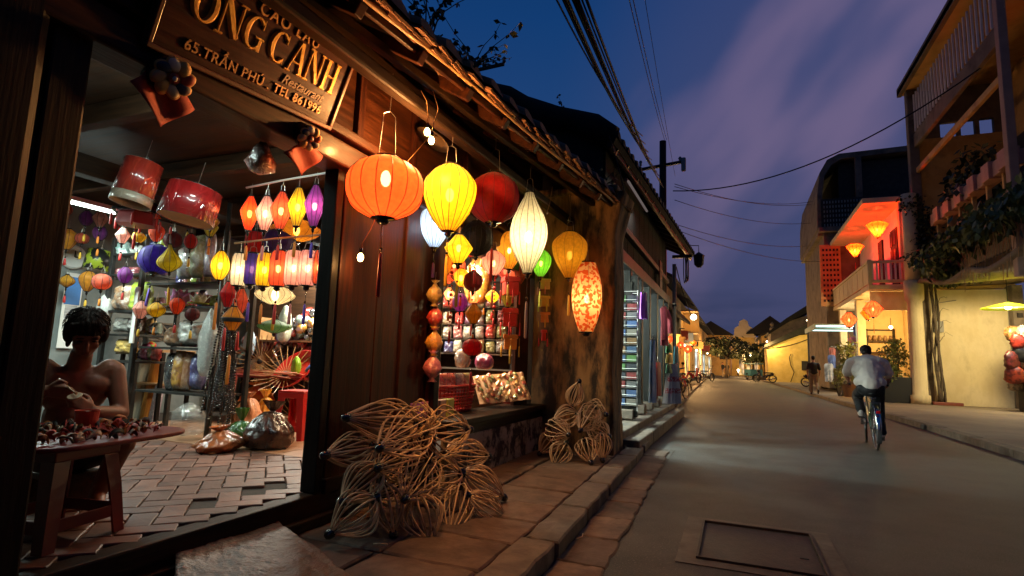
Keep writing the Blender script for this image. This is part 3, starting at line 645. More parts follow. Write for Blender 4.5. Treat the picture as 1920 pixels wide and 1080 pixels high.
LT('small rose pink lantern lit, below the black gauze one', 925, 494, 45, 48, 'balloon', S_pnk, ('x', -2.48), ribs=12, power=1.8, lc=(1, .6, .45), cord=.2, tassel=.30, tcol=T_pnk)
LT('orange lantern lit, left neighbour of the tall ivory diamond', 955, 470, 52, 72, 'balloon', S_org, ('x', -2.42), ribs=14, power=3.0, lc=YEL_, cord=.2, tassel=.34, tcol=T_yel, bulb=M_bulbw)
LT('green lantern lit, peeping out behind the tall ivory diamond', 1014, 494, 40, 52, 'balloon', S_grn, ('x', -2.28), ribs=12, power=1.9, lc=(.7, 1, .4), cord=.22, tassel=.34, tcol=T_lime)
LT('small coral lantern lit, under the orange one in the window', 971, 512, 38, 48, 'balloon', S_car, ('x', -2.58), ribs=12, power=1.0, lc=RED_, cord=.2, tassel=.3, tcol=T_red)
LT('small maroon ball lantern, dangling below the black gauze one', 887, 528, 36, 36, 'globe', S_dkr, ('x', -2.5), ribs=12, cord=.16, tassel=0)
LT('tiny yellow kite lantern in the middle of the window', 888, 589, 34, 38, 'kite', S_gold, ('x', -2.45), ribs=8, cord=.18, tassel=.14, tcol=T_org, ribm=pm('amber_rib', (.3, .14, .02), bump=0))
LT('little crimson ball lantern above the red basket', 885, 651, 37, 32, 'globe', S_crim, ('x', -2.45), ribs=10, cord=.16, tassel=.30, tcol=T_red, ribm=pm('dark_red_rib', (.12, .005, .005), bump=0))
LT('dark purple lantern just inside the window post', 797, 527, 50, 66, 'oval', S_ind, ('x', -2.95), ribs=12, cord=.3, tassel=.3, tcol=T_red)
LT('orange paper globe with faded pattern behind the pale blue lantern', 822, 492, 52, 62, 'globe', S_org, ('x', -2.85), ribs=12, power=.25, lc=YEL_, cord=.3, tassel=0)
LT('red orange globe in the window behind the small lemon lantern', 852, 497, 42, 42, 'globe', S_car, ('x', -3.0), ribs=12, power=.2, lc=RED_, cord=.3, tassel=0)
LT('red lantern touching the window post, mostly hidden', 792, 478, 34, 48, 'oval', S_crim, ('x', -2.75), ribs=12, cord=.3, tassel=.2, tcol=T_red)
crowd = [('scarlet', S_car), ('golden', S_yel), ('crimson', S_crim), ('orange', S_org), ('rose', S_pnk), ('maroon', S_dkr), ('amber', S_gold), ('violet', S_pur), ('vermilion', S_red), ('lemon', S_lem)]
kinds_ = [('globe', 'round'), ('kite', 'kite shaped'), ('balloon', 'teardrop'), ('oval', 'oval'), ('saucer', 'saucer')]
rk_ = ('upper', 'middle', 'lower'); on_ = ('first', 'second', 'third', 'fourth', 'fifth', 'sixth', 'seventh', 'eighth', 'ninth', 'tenth', 'eleventh')
for rr_ in range(3):
    for k in range(11):
        nm, s_ = crowd[(k * 3 + rr_ * 4) % 10]; kd, kn = kinds_[(k * 2 + rr_) % 5]; u = 800 + k * 21 + rnd.uniform(-6, 6); v = (462, 512, 556)[rr_] + rnd.uniform(-12, 12); wd = rnd.uniform(20, 31)
        LT('little %s %s lantern, %s from plank wall, %s rank of crowded window' % (nm, kn, on_[k], rk_[rr_]), u, v, wd, wd * (1.25 if kd in ('balloon', 'oval', 'kite') else .95), kd, s_, ('x', -2.75 - .16 * ((k + rr_) % 4)), ribs=8, power=(2.6 if (k + rr_) % 2 == 0 else 0), lc=YEL_, cord=.12, tassel=.16, tcol=(T_red, T_yel, T_org)[k % 3], group='little lanterns crowding the window')
for k in range(6):
    loc = on_x(810 + k * 40, 470, -2.66); t = thing('red_bead_string', 'string of red beads and knots, %s from the plank wall in the window' % on_[k], 'beads', loc, 0, 'red bead strings in the window'); q = MB()
    for j in range(18): q.ball((.004 * math.sin(j), 0, -.045 * j), .011 if j % 5 else .02, 7, 5)
    q.build('bead_strand', flat('red_bead', (.5, .02, .015), .25), t, smooth=True); MB().lathe([(.004, 0), (.012, -.02), (.013, -.12), (.003, -.125)], 8, (0, 0, -.81)).build('tassel', T_red, t, smooth=True)
# wrapped little ones on one string
for i, (u, v, wd, c, nm) in enumerate(((815, 553, 29, (.62, .40, .10), 'yellow'), (816, 596, 30, (.50, .04, .03), 'red'), (814, 643, 32, (.66, .30, .03), 'orange'), (811, 690, 34, (.55, .15, .16), 'pink'))):
    loc = on_x(u, v, -2.46); q = ppm(loc); r_ = wd / q / 2
    t = thing('wrapped_lantern', 'small %s cellophane wrapped lantern on the string by the window post' % nm, 'lantern', loc, 0, 'wrapped lanterns on a string')
    MB().lathe([(r_ * .55, r_ * 1.9), (r_ * .15, r_ * 1.5), (r_ * .35, r_ * 1.15), (r_ * .75, r_ * .7), (r_, 0), (r_ * .8, -r_ * .6), (r_ * .45, -r_ * .95), (r_ * .25, -r_ * 1.15), (r_ * .5, -r_ * 1.5)], 24, mod=lambda q_, k: 1 + .10 * math.sin(q_ * 5 + k * 2) + .10 * math.sin(q_ * 8 - k * 1.3)).build('wrapped_ball', wrap('wrap_' + nm, c, [min(1, x * 1.5) for x in c]), t, smooth=True)
    MB().tube([(0, 0, r_ * 1.4), (0.003, 0, r_ * 3.0)], .0018, 5).build('string', M_steel, t)
# just inside the doorway: two poles of lantern rows
for a, b, yy_, nm, lb in (((462, 352), (614, 324), 3.62, 'pale bamboo pole carrying the upper lantern row in the doorway', M_white), ((440, 456), (604, 440), 3.82, 'bamboo pole carrying the lower lantern row in the doorway', M_bamboo)):
    p0, p1 = on_y(*a, yy_), on_y(*b, yy_); mid = (p0 + p1) / 2
    o = MB().tube([p0 - mid, (0, 0, .006), p1 - mid], .010, 8).build('hanging_pole', lb, None, mid, smooth=True); tag(o, nm, 'pole')
for u, v, wd, h_, s_, pw_, lc, nm, tc_ in ((468, 401, 33, 68, S_red, 5.0, (1, .22, .08), 'red', T_org), (498, 401, 37, 68, S_pnk, 1.5, WHT_, 'rose pink', T_pnk), (527, 396, 38, 74, S_car, 1.6, RED_, 'coral', T_red), (558, 389, 36, 76, S_lem, 2.0, YEL_, 'lemon yellow', T_org), (590, 387, 37, 82, S_pur, 1.8, (1, .8, .8), 'violet', T_pur)):
    LT('%s kite shaped lantern in the upper row inside the doorway' % nm, u, v, wd, h_, 'kite', s_, ('y', 3.62), ribs=10, power=pw_, lc=lc, cord=.12, tassel=.22, tcol=tc_, group='upper lantern row in the doorway')
for u, v, wd, h_, s_, pw_, lc, nm, tc_ in ((448, 506, 27, 62, S_crm, 1.5, WHT_, 'cream', T_org), (472, 505, 24, 60, S_ind, .7, (.8, .8, 1), 'indigo', T_pur), (496, 506, 29, 64, S_lem, 1.5, YEL_, 'lemon', T_org), (522, 504, 31, 68, S_car, 1.1, RED_, 'red', T_red), (550, 503, 31, 68, S_pnk, 1.7, WHT_, 'pale rose', T_pnk), (577, 503, 32, 68, S_pnk, 1.5, (1, .8, .8), 'pink', T_pur), (599, 502, 22, 66, S_car, .4, RED_, 'vermilion', T_red)):
    LT('%s cylindrical lantern in the lower row inside the doorway' % nm, u, v, wd, h_, 'tubby', s_, ('y', 3.82), ribs=10, power=pw_, lc=lc, cord=.12, tassel=.30, tcol=tc_, group='lower lantern row in the doorway')
LT('yellow oval lantern lit, hanging by the doorway pillar of beads', 413, 498, 32, 56, 'oval', S_lem, ('y', 3.7), ribs=10, power=1.6, lc=YEL_, cord=.14, tassel=.42, tcol=T_org)
LT('squat ivory pumpkin lantern below the lower row in the doorway', 516, 553, 72, 40, 'saucer', S_wht, ('y', 4.1), ribs=16, power=1.4, lc=WHT_, cord=.3, tassel=.2, tcol=T_yel)
LT('crimson tulip lantern under the yellow oval one', 428, 553, 32, 50, 'kite', S_crim, ('y', 3.84), ribs=8, cord=.14, tassel=.36, tcol=T_red)
LT('scarlet tulip lantern beside the crimson tulip one', 452, 566, 28, 50, 'kite', S_car, ('y', 3.95), ribs=8, cord=.14, tassel=.3, tcol=T_red)
t = LT('orange lantern with a broad black band above the bead strands', 437, 598, 40, 46, 'kite', S_org, ('y', 3.72), ribs=8, cord=.14, tassel=.44, tcol=T_org)
sz = 40 / ppm(t.location) / 2
MB().lathe([(sz * .86, .015), (sz * 1.02, .006), (sz * 1.03, -.002), (sz * .86, -.03)], 24, cap=False).build('black_band', M_blackmat, t, smooth=True)
LT('big orange saucer lantern behind the two rows in the doorway', 556, 432, 92, 46, 'saucer', S_org, ('y', 4.55), ribs=12, power=.8, lc=YEL_, cord=.2, tassel=0)
LT('navy blue round lantern behind the lower row in the doorway', 522, 453, 58, 46, 'globe', S_ind, ('y', 4.4), ribs=14, cord=.2, tassel=.2, tcol=T_pur)
LT('red barrel lantern behind the cream cylinder lantern', 478, 455, 36, 40, 'tubby', S_crim, ('y', 4.3), ribs=12, cord=.2, tassel=0)
LT('violet blue round lantern hanging over the left shelf', 292, 487, 58, 56, 'globe', silk('violet_blue_silk', (.10, .04, .42), .03), ('y', 3.95), ribs=14, cord=.16, tassel=.32, tcol=T_pur, tilt=.25)
LT('yellow onion shaped lantern touching the violet blue one', 318, 484, 42, 52, 'onion', S_lem, ('y', 3.9), ribs=12, cord=.18, tassel=.3, tcol=T_yel, tilt=-.15)
LT('jade saucer lantern on the rear table', 515, 612, 62, 26, 'saucer', silk('jade_silk', (.20, .36, .18), .05), ('y', 5.2), ribs=12, cord=.1, tassel=0)
# drum shades still in their cellophane
def drum(label, u, v, wpx, hpx, yy_, ma, mb, tilt):
    loc = on_y(u, v, yy_); q = ppm(loc); r_, h_ = wpx / q / 2, hpx / q
    t = thing('drum_lampshade', label, 'lampshade', loc, rot=(R(-6), tilt, 0.4), group='drum lampshades')
    MB().lathe([(r_ * .96, h_ / 2), (r_, -h_ / 2)], 40, cap=False).build('shade', ma, t, smooth=True, solid=.006)
    MB().lathe([(r_ * .95, -h_ / 2 + .004), (r_ * .5, -h_ / 2 + .008), (.002, -h_ / 2 + .008)], 40, cap=False).build('diffuser', mb, t, smooth=True)
    MB().lathe([(r_ * .965, h_ / 2 + .004), (r_ * .5, h_ / 2 + .02), (.004, h_ / 2 + .07)], 14, mod=lambda a, k: 1 + .05 * math.sin(a * 6 + k)).build('wrapping_top', wrap('clear_wrap', (.5, .5, .48), clear=.7), t, smooth=True)
    MB().tube([(0, 0, h_ / 2), (0, 0, h_ / 2 + .25)], .003, 5).build('hanger', M_steel, t)
    return t, r_, h_
t, r_, h_ = drum('tall red and brown drum lampshade in cellophane with pale lower band', 260, 336, 66, 66, 3.1, wrap('wrap_red_brown', (.58, .05, .025), (.42, .03, .018), sc_=9, stretch=(1, 1, .3)), flat('pale_diffuser', (.62, .50, .34)), R(8))
MB().lathe([(r_ + .003, -h_ / 2 - .08), (r_ + .004, -h_ / 2)], 40, cap=False).build('lower_band', wrap('wrap_cream', (.62, .52, .40), (.5, .40, .28)), t, smooth=True, solid=.005)
drum('wide crimson drum lampshade in cellophane by the doorway', 358, 384, 95, 62, 3.15, wrap('wrap_crimson', (.42, .014, .014), (.28, .008, .008), sc_=9, stretch=(1, 1, .4)), flat('tan_diffuser', (.60, .36, .16)), R(9))
loc = on_y(184, 490, 4.35); q = ppm(loc)
t, r_, h_ = drum('lime green and black patterned drum lampshade near the rear wall', 184, 489, 42, 38, 4.35, pm('lime_black_print', (.42, .52, .04), (.02, .02, .02), scale=9, lo=.47, hi=.5, rough=.35, bump=0), flat('pale_diffuser', (.62, .5, .34)), R(4))
# hexagonal palace lantern with hanging tassels behind the drum shades
loc = on_y(256, 412, 3.7); q = ppm(loc); r_ = 34 / q
t = thing('palace_lantern', 'dark red six sided lantern with many tassels behind the drum shade', 'lantern', loc, .3, LG)
MB().lathe([(r_ * .9, .06), (r_, -.06)], 6).build('panel_body', flat('deep_red_paint', (.28, .012, .012), .35), t)
MB().lathe([(r_ * 1.25, .06), (r_ * 1.25, .085), (r_ * .5, .12)], 6).build('roof_tier', M_black, t)
for k in range(6):
    a = k * math.pi / 3; MB().lathe([(.006, 0), (.012, -.03), (.012, -.12), (.003, -.13)], 7, (r_ * 1.2 * math.cos(a), r_ * 1.2 * math.sin(a), .03)).build('tassel', T_red, t, smooth=True)
MB().lathe([(.006, 0), (.014, -.03), (.013, -.16), (.003, -.17)], 7, (0, 0, -.14)).tube([(0, 0, -.06), (0, 0, -.14)], .003, 5).build('tassel', T_red, t, smooth=True)

# box mobiles in the window
def boxstring(label, u, specs, x):
    p0 = on_x(u, specs[0][0] - 30, x)
    t = thing('box_mobile', label, 'mobile', p0, 0, 'strings of paper boxes in the window')
    zt = None
    for v, wpx, hpx, mt, tm in specs:
        c = on_x(u, v, x) - p0; q = ppm(p0 + c); a, b = wpx / q, hpx / q; rz = rnd.uniform(.2, .7)
        bx = MB().box(c, (a * .85, a * .85, b * .55), (0, 0, rz)).build('paper_box', mt, t, bev=.003)
        MB().box(c + Vector((0, 0, b * .38)), (a * 1.0, a * 1.0, b * .20), (0, 0, rz)).build('box_lid', mt, t, bev=.003)
        ts = MB()
        for k in range(4):
            an = rz + k * math.pi / 2; cx, cy_ = c.x + a * .62 * math.cos(an), c.y + a * .62 * math.sin(an)
            ts.tube([(cx, cy_, c.z + b * .30), (cx, cy_, c.z - b * .1)], .002, 4); ts.lathe([(.003, 0), (.009, -.01), (.010, -b * .55), (.003, -b * .57)], 7, (cx, cy_, c.z - b * .1))
        ts.build('tassel_ring', tm, t, smooth=True)
        if zt is not None: MB().tube([(0, 0, zt), (c.x, c.y, c.z + b * .5)], .002, 5).build('string', M_black, t)
        zt = c.z - b * .3
    MB().lathe([(.003, 0), (.011, -.02), (.012, -.13), (.003, -.135)], 8, (c.x, c.y, zt - .03)).tube([(c.x, c.y, zt), (c.x, c.y, zt - .04)], .002, 5).build('end_tassel', T_yel, t, smooth=True)
    MB().tube([(0, 0, .30), (0, 0, 0)], .002, 5).build('string', M_black, t)
P_red = flat('red_card', (.50, .015, .012), .4); P_org = flat('orange_card', (.60, .20, .02), .4); P_tan = flat('tan_card', (.50, .28, .14), .5); P_yel = flat('yellow_card', (.55, .36, .05), .5)
boxstring('string of large red paper gift boxes with tassels in the window', 957, [(541, 30, 44, P_red, T_red), (600, 29, 44, P_red, T_red), (645, 27, 36, P_org, T_yel)], -2.5)
boxstring('string of five small paper boxes beside the window shutter', 1022, [(536, 21, 26, P_tan, T_pnk), (568, 20, 26, P_yel, T_lime), (598, 19, 25, P_org, T_yel), (632, 20, 27, P_red, T_red), (665, 17, 22, P_yel, T_yel)], -2.36)
# gold letters brushed on the two red boxes
def stroke(pts, wd, nrm, up, c, k): return None

# bare bulbs on flex
def bareb(label, u, v, x, pw_, cpts, m_=M_bulb, lc=(1, .45, .13), parent=None):
    loc = on_x(u, v, x); t = thing('bare_bulb', label, 'light bulb', loc, 0, 'bare bulbs on flex')
    MB().lathe([(.002, -.035), (.014, -.03), (.022, -.012), (.020, .006), (.010, .022), (.009, .03)], 14).build('glass', m_, t, smooth=True)
    MB().lathe([(.010, .022), (.013, .026), (.013, .058), (.005, .065)], 12).build('socket', M_black, t, smooth=True)
    pts = [(0, 0, .06)] + [tuple(on_x(a, b, x) - loc) for a, b in cpts]
    MB().tube(pts, .003, 5).build('flex', M_bamboo, t, smooth=True)
    lamp('bulb_light', (0, .0, -.05), pw_, lc, t, .03)
bareb('bare glowing bulb on flex against the plank wall under the vermilion lantern', 676, 481, -2.40, 6.0, ((680, 455), (695, 430), (740, 330), (800, 262)))
bareb('upper bare glowing bulb beneath the eave above the golden lantern', 801, 246, -2.04, 85.0, ((803, 220), (800, 190), (790, 170)))
bareb('lower bare glowing bulb in the pair beneath the eave', 809, 262, -2.0, 48.0, ((812, 235), (822, 205), (812, 170)))
for u, v, pts in ((1026, 398, ((1031, 380), (1036, 350))), (1066, 412, ((1070, 395), (1068, 365)))):
    loc = on_x(u, v, -1.95); o = thing('empty_bulb_socket', 'unlit small bulb on flex under the eave, %s' % ('first of two' if u < 1050 else 'nearest the mossy pier'), 'light bulb', loc, 0, 'unlit bulbs under the eave')
    MB().ball((0, 0, -.01), .014, 10, 7).build('glass', flat('dull_glass', (.5, .42, .3), .15), o, smooth=True); MB().tube([(0, 0, 0)] + [tuple(on_x(a, b, -1.95) - loc) for a, b in pts], .003, 5).build('flex', M_bamboo, o, smooth=True)
# tin reflector behind the bulb pair
loc = on_x(812, 262, -2.32); o = MB().lathe([(.02, .05), (.08, .04), (.15, 0), (.155, -.004), (.08, .032), (.02, .042)], 22, cap=False).build('tin_reflector', pm('dull_tin', (.12, .08, .05), rough=.5, metal=.5, bump=.1), None, loc, (R(-18), R(22), 0), smooth=True); tag(o, 'shallow tin reflector behind the bulb pair under the eave', 'reflector')

# ================================================================ sign board over the doorway
sb = Vector((-2.46, 0, 2.60)); lean = math.atan2(.19, .42)
sign = thing('sign_board', 'carved dark wood restaurant sign with gilt letters leaning over the doorway', 'sign', (-2.46, 2.145, 2.625), rot=(R(4.7), 0, 0))
SY0, SY1, SH = -.59, .59, .470
Ms = Matrix.Rotation(math.pi / 2, 3, 'Z') @ Matrix.Rotation(math.pi / 2, 3, 'X')     # sign plane: local x -> +Y, local y -> up, z -> +X
Ml = Matrix.Rotation(lean, 3, 'Y') @ Ms
def S(m_, name, mat, par=None, **k):
    m_.v = [tuple(Ml @ Vector(p)) for p in m_.v]; return m_.build(name, mat, par or sign, **k)
M_signbd = wood('sign_wood', (.026, .006, .0035), (.050, .012, .006), 'y', rough=.35, coat=.2)
M_gilt = pm('worn_gilt', (.62, .34, .05), (.48, .22, .03), scale=20, rough=.38, bump=.3, bscale=60, metal=.35)
M_gilt2 = pm('dull_gilt', (.46, .22, .05), (.32, .13, .03), scale=20, rough=.45, bump=.2, metal=.2)
wS = SY1 - SY0; cS = (SY0 + SY1) / 2
S(MB().box((cS, SH / 2, 0), (wS, SH, .03)), 'board', M_signbd, bev=.004)
fr = flat('sign_frame_wood', (.10, .032, .011), .4)
S(MB().box((cS, -.012, .006), (wS + .05, .026, .055)), 'frame', fr, bev=.006); S(MB().box((cS, SH + .012, .006), (wS + .05, .026, .055)), 'frame', fr, bev=.006)
S(MB().box((SY0 - .012, SH / 2, .005), (.026, SH, .053)), 'frame', fr, bev=.006); S(MB().box((SY1 + .012, SH / 2, .005), (.026, SH, .053)), 'frame', fr, bev=.006)
def ribbon(pts, closed=False):      # pts: (x, y, half width) -> flat letter stroke with carved ridge
    q = MB(); k = len(pts)
    for i in range(k):
        a = pts[(i - 1) % k] if closed or i else pts[0]; b = pts[(i + 1) % k] if closed or i < k - 1 else pts[-1]
        d = Vector((b[0] - a[0], b[1] - a[1])); d.normalize(); n = Vector((-d.y, d.x)); x, y, h = pts[i]
        q.v += [(x + n.x * h, y + n.y * h, .016), (x + n.x * h * .4, y + n.y * h * .4, .026), (x - n.x * h * .4, y - n.y * h * .4, .026), (x - n.x * h, y - n.y * h, .016)]
    for i in range(k if closed else k - 1):
        j = (i + 1) % k
        for s_ in range(3): q.f.append((i * 4 + s_, i * 4 + s_ + 1, j * 4 + s_ + 1, j * 4 + s_))
    if not closed: q.f += [(0, 1, 2, 3), tuple((k - 1) * 4 + s_ for s_ in range(4))]
    return q
def merge(*qs):
    o_ = MB()
    for q in qs: o_.add(q.v, q.f)
    return o_
def letter(ch, x, y, w_, h):
    T, t_ = w_ * .185, w_ * .055
    st = lambda x0, y0, x1, y1, a: ribbon([(x + x0 * w_, y + y0 * h, a), (x + x1 * w_, y + y1 * h, a)])
    ser = lambda x0, y0, l_=.17: ribbon([(x + (x0 - l_) * w_, y + y0 * h, .007), (x + (x0 + l_) * w_, y + y0 * h, .007)])
    arc = lambda a0, a1, n=18: ribbon([(x + .5 * w_ + .40 * w_ * math.cos(R(a0 + (a1 - a0) * i / n)), y + .5 * h + .46 * h * math.sin(R(a0 + (a1 - a0) * i / n)), t_ + (T - t_) * abs(math.cos(R(a0 + (a1 - a0) * i / n))) ** 1.3) for i in range(n + 1)])
    if ch == 'O': return arc(0, 360, 28)
    if ch == 'N': return merge(st(.13, 0, .13, 1, t_), st(.87, 0, .87, 1, t_), st(.16, .97, .84, .03, T), ser(.13, 0), ser(.13, 1), ser(.87, 1))
    if ch == 'H': return merge(st(.2, 0, .2, 1, T), st(.8, 0, .8, 1, T), st(.2, .5, .8, .5, t_), ser(.2, 0), ser(.2, 1), ser(.8, 0), ser(.8, 1))
    if ch == 'C': return merge(arc(48, 312), st(.80, .68, .80, .98, t_), st(.80, .06, .80, .24, t_))
    if ch == 'G': return merge(arc(48, 312), st(.80, .68, .80, .98, t_), st(.80, .02, .80, .40, T * .8), ser(.78, .40, .2))
    if ch == 'A': return merge(st(.1, 0, .48, 1, t_), st(.52, 1, .84, 0, T), st(.25, .33, .70, .33, t_), ser(.1, 0), ser(.84, 0))
xb = SY0 + .115; yb = .190
for ch, wd in (('O', .165), ('N', .17), ('G', .165), (' ', .035), ('C', .16), ('A', .155), ('N', .155), ('H', .16)):
    if ch != ' ': S(letter(ch, xb, yb, wd * .80, .175), 'letter', M_gilt)
    xb += wd * .865
S(ribbon([(SY0 + .145, .385, .007), (SY0 + .185, .415, .009), (SY0 + .225, .385, .007)]), 'letter', M_gilt)
def text(s_, x, y, size, mat, ext=.004, shear=0.0, sp=1.0):
    c = bpy.data.curves.new('lettering', 'FONT'); c.body = s_; c.size = size; c.extrude = ext; c.shear = shear; c.space_character = sp; c.offset = .001
    o = bpy.data.objects.new('lettering', c); me = baked(o); me.materials.clear(); me.materials.append(mat)
    return me, x, y
def wordshape(s_, size, mat, mat4, par, **k):
    """every character its own piece, set side by side"""
    def wide(t): me, _, _ = text(t, 0, 0, size, mat, **k); w_ = max((v.co.x for v in me.vertices), default=0); bpy.data.meshes.remove(me); return w_
    w0 = wide('I')
    for i_, ch in enumerate(s_):
        if ch == ' ': continue
        me, _, _ = text(ch, 0, 0, size, mat, **k); o = obj('letter', me, par); o.matrix_local = mat4 @ Matrix.Translation((wide(s_[:i_] + 'I') - w0, 0, 0))
def sign_text(s_, x, y, size, mat, **k): wordshape(s_, size, mat, Ml.to_4x4() @ Matrix.Translation((x, y, .02)), sign, **k)
sign_text('CAO LẦỤ', SY0 + .45, .380, .086, M_gilt2, sp=1.25)
sign_text('65.TRẦN PHÚ . TEL 861996', SY0 + .14, .042, .072, M_gilt2, sp=1.10)
sign_text('Restaurant', SY0 + .72, .112, .075, flat('brown_paint', (.22, .09, .03), .5), shear=.35)
for yb_ in (-.5, .5): MB().tube([(.10, yb_, .44), (-.12, yb_, .62)], .008, 6).build('hanging_strap', M_iron, sign)

# door eyes: carved flower bosses with a red cloth behind
def door_eye(label, u, v, rpx, x, cu, cv, pts):
    loc = on_x(u, v, x); q = ppm(loc); r_ = rpx / q
    t = thing('door_boss', label, 'door boss', loc, 0, 'carved bosses on the lintel')
    Mr = Vector((.86, -.22, -.44)).to_track_quat('X', 'Z').to_matrix()
    def tilt_(m_): m_.v = [tuple(Mr @ Vector(p)) for p in m_.v]; return m_
    q_ = MB().lathe([(r_ * .95, -.16), (r_ * .95, 0), (r_ * .8, .012), (.004, .012)], 24, cap=True); q_.v = [(z_, x_, y_) for x_, y_, z_ in q_.v]
    tilt_(q_).build('drum', M_blkwood, t)
    cols_ = [flat('petal_red', (.42, .05, .02)), flat('petal_ochre', (.70, .38, .10)), flat('petal_white', (.85, .78, .64)), flat('petal_blue', (.02, .035, .09)), flat('petal_tan', (.60, .40, .20)), flat('petal_gold', (.70, .42, .12)), flat('petal_cream', (.78, .62, .38)), flat('petal_slate', (.06, .06, .09))]
    gold_ = flat('petal_edge', (.65, .36, .10))
    for k in range(8):
        a = k * math.pi / 4 + .2
        for nm_, mt_, sc_, dx in (('petal_edge', gold_, 1.0, 0), ('petal', cols_[k], .78, .008)):
            m_ = MB().ball((0, 0, 0), (.011, r_ * .46 * sc_, r_ * .35 * sc_), 12, 8, rot=(a + .6, 0, 0))
            m_.v = [(x_ + .02 + dx, y_ + r_ * .64 * math.cos(a), z_ + r_ * .64 * math.sin(a)) for x_, y_, z_ in m_.v]
            tilt_(m_).build(nm_, mt_, t, smooth=True)
    tilt_(MB().ball((.03, 0, 0), (.014, r_ * .28, r_ * .28), 14, 8)).build('eye', flat('petal_red', (.42, .05, .02)), t, smooth=True)
    tilt_(MB().ball((.045, 0, 0), (.008, r_ * .13, r_ * .13), 12, 6)).build('pupil', flat('petal_white', (.85, .78, .64)), t, smooth=True)
    # cloth
    P4 = [on_x(a, b, x - .07) - loc for a, b in pts]
    def cl(a, b):
        p = (P4[0] * (1 - a) + P4[1] * a) * (1 - b) + (P4[3] * (1 - a) + P4[2] * a) * b
        return p + Vector((.02 * math.sin(a * 7 + b * 3), 0, 0))
    MB().grid(cl, 10, 10).build('red_cloth', pm('red_cloth', (.42, .05, .03), (.32, .035, .02), scale=8, rough=.7, bump=.2, bscale=150), t, smooth=True, solid=.003)
door_eye('larger carved flower boss with red cloth under the sign, over the doorway middle', 322, 145, 37, -2.40, 0, 0, ((243, 152), (300, 118), (368, 205), (300, 238)))
door_eye('carved flower boss with red cloth at the plank wall end of the lintel', 578, 258, 23, -2.40, 0, 0, ((530, 285), (568, 268), (608, 292), (565, 330)))
loc = on_x(490, 302, -2.75); o = MB().lathe([(.02, .12), (.05, .07), (.085, 0), (.07, -.06), (.02, -.085)], 14, mod=lambda q_, k: 1 + .2 * math.sin(q_ * 3 + k * 1.7) + .08 * math.sin(q_ * 7 + k)).build('plastic_bag', wrap('wrap_smoky_red', (.20, .07, .05), (.34, .2, .16)), None, loc, smooth=True); tag(o, 'crumpled smoky plastic bag hanging behind the lintel', 'bag')

# more little lanterns and ornaments hanging in front of the rack, so that the wall behind hardly shows
for k in range(26):
    nm, s_ = crowd[(k * 7) % 10]; kd, kn = kinds_[(k * 3) % 5]; u = 128 + (k % 9) * 33 + rnd.uniform(-8, 8); v = (402, 440, 585)[k // 9] + rnd.uniform(-14, 14); wd = rnd.uniform(20, 32)
    if 120 < u < 240 and v > 560: v -= 70
    LT('small unlit %s %s lantern, %s along the %s string over the rack' % (nm, kn, on_[k % 9], ('upper', 'middle', 'lower')[k // 9]), u, v, wd, wd * (1.25 if kd in ('balloon', 'oval', 'kite') else .95), kd, s_, ('y', 3.92 + .06 * (k % 4)), ribs=8, cord=.10, tassel=.14, tcol=(T_red, T_yel, T_org)[k % 3], group='little lanterns over the shelf rack')
# ================================================================ SHOP FITTINGS AND GOODS
def fluoro(label, loc, rz, length, power, c=(.80, 1.0, .93), mount=True):
    t = thing('fluorescent_light', label, 'lamp', loc, rz, 'fluorescent tubes')
    MB().tube([(0, -length / 2, 0), (0, length / 2, 0)], .014, 10).build('tube', M_tube, t, smooth=True)
    MB().box((0, 0, .045), (.05, length + .05, .045)).build('fitting', M_white, t, bev=.004)
    for s_ in (-1, 1): MB().box((0, s_ * (length / 2 + .012), .012), (.035, .022, .05)).build('tube_holder', M_white, t)
    area('tube_light', (0, 0, -.03), (0, 0, 0), (.06, length), power, c, t)
    return t
fluoro('fluorescent tube on the shop ceiling beyond the left shelf', (-6.2, 3.2, 2.62), 0, 1.2, 84)
fluoro('fluorescent tube over the rear of the lantern shop', (-5.3, 6.2, 2.60), R(80), 1.2, 115, (1, .93, .76))
fluoro('fluorescent tube added unseen behind the lintel to light the drum shades', (-3.02, 2.3, 2.84), 0, 1.0, 24).rotation_euler = (0, R(50), R(-25))  # extra tube out of view, added to brighten the drum shades
fluoro('fluorescent tube behind the window display', (-3.4, 5.9, 2.55), R(90), 1.0, 100, (1, .76, .46))

# crumpled goods
from mathutils import noise as mnoise
def lump(w_, h, d, seed, sq=3.0, top=.25, nz=.07, n=20, m_=14, knot=0.0):
    """a soft wrapped bundle: rounded block, drawn in at the top, with pinched creases"""
    q = MB(); off = Vector((seed * 3.7, seed * 1.3, seed * 7.1)); S_ = max(w_, h, d)
    def fn(a, b):
        th = b * math.pi; z = math.cos(th); s_ = math.sin(th); an = (a % 1.0) * 2 * math.pi; c_, s2 = math.cos(an), math.sin(an)
        k = (abs(c_) ** sq + abs(s2) ** sq) ** (-1 / sq); rr = s_ ** .55 * k; zz = (abs(z) ** .75) * (1 if z > 0 else -1)
        tp = 1 - (1 - top) * max(0, zz) ** 2.2
        p = Vector((rr * c_, rr * s2, zz))
        f = 1 + nz * (3.2 * abs(mnoise.noise(p * 1.6 + off)) + 2.0 * abs(mnoise.noise(p * 3.7 + off)) + 1.0 * mnoise.noise(p * 7.5 + off) - 1.0)
        x, y, zt = w_ / 2 * rr * c_ * tp * f, d / 2 * rr * s2 * tp * f, h / 2 * (zz * (1 + (f - 1) * .5 * (zz > 0)) + 1)
        if knot and zz > .86: x *= .45; y *= .45; zt += knot * h
        return (x, y, zt)
    q.grid(fn, n, m_); return q
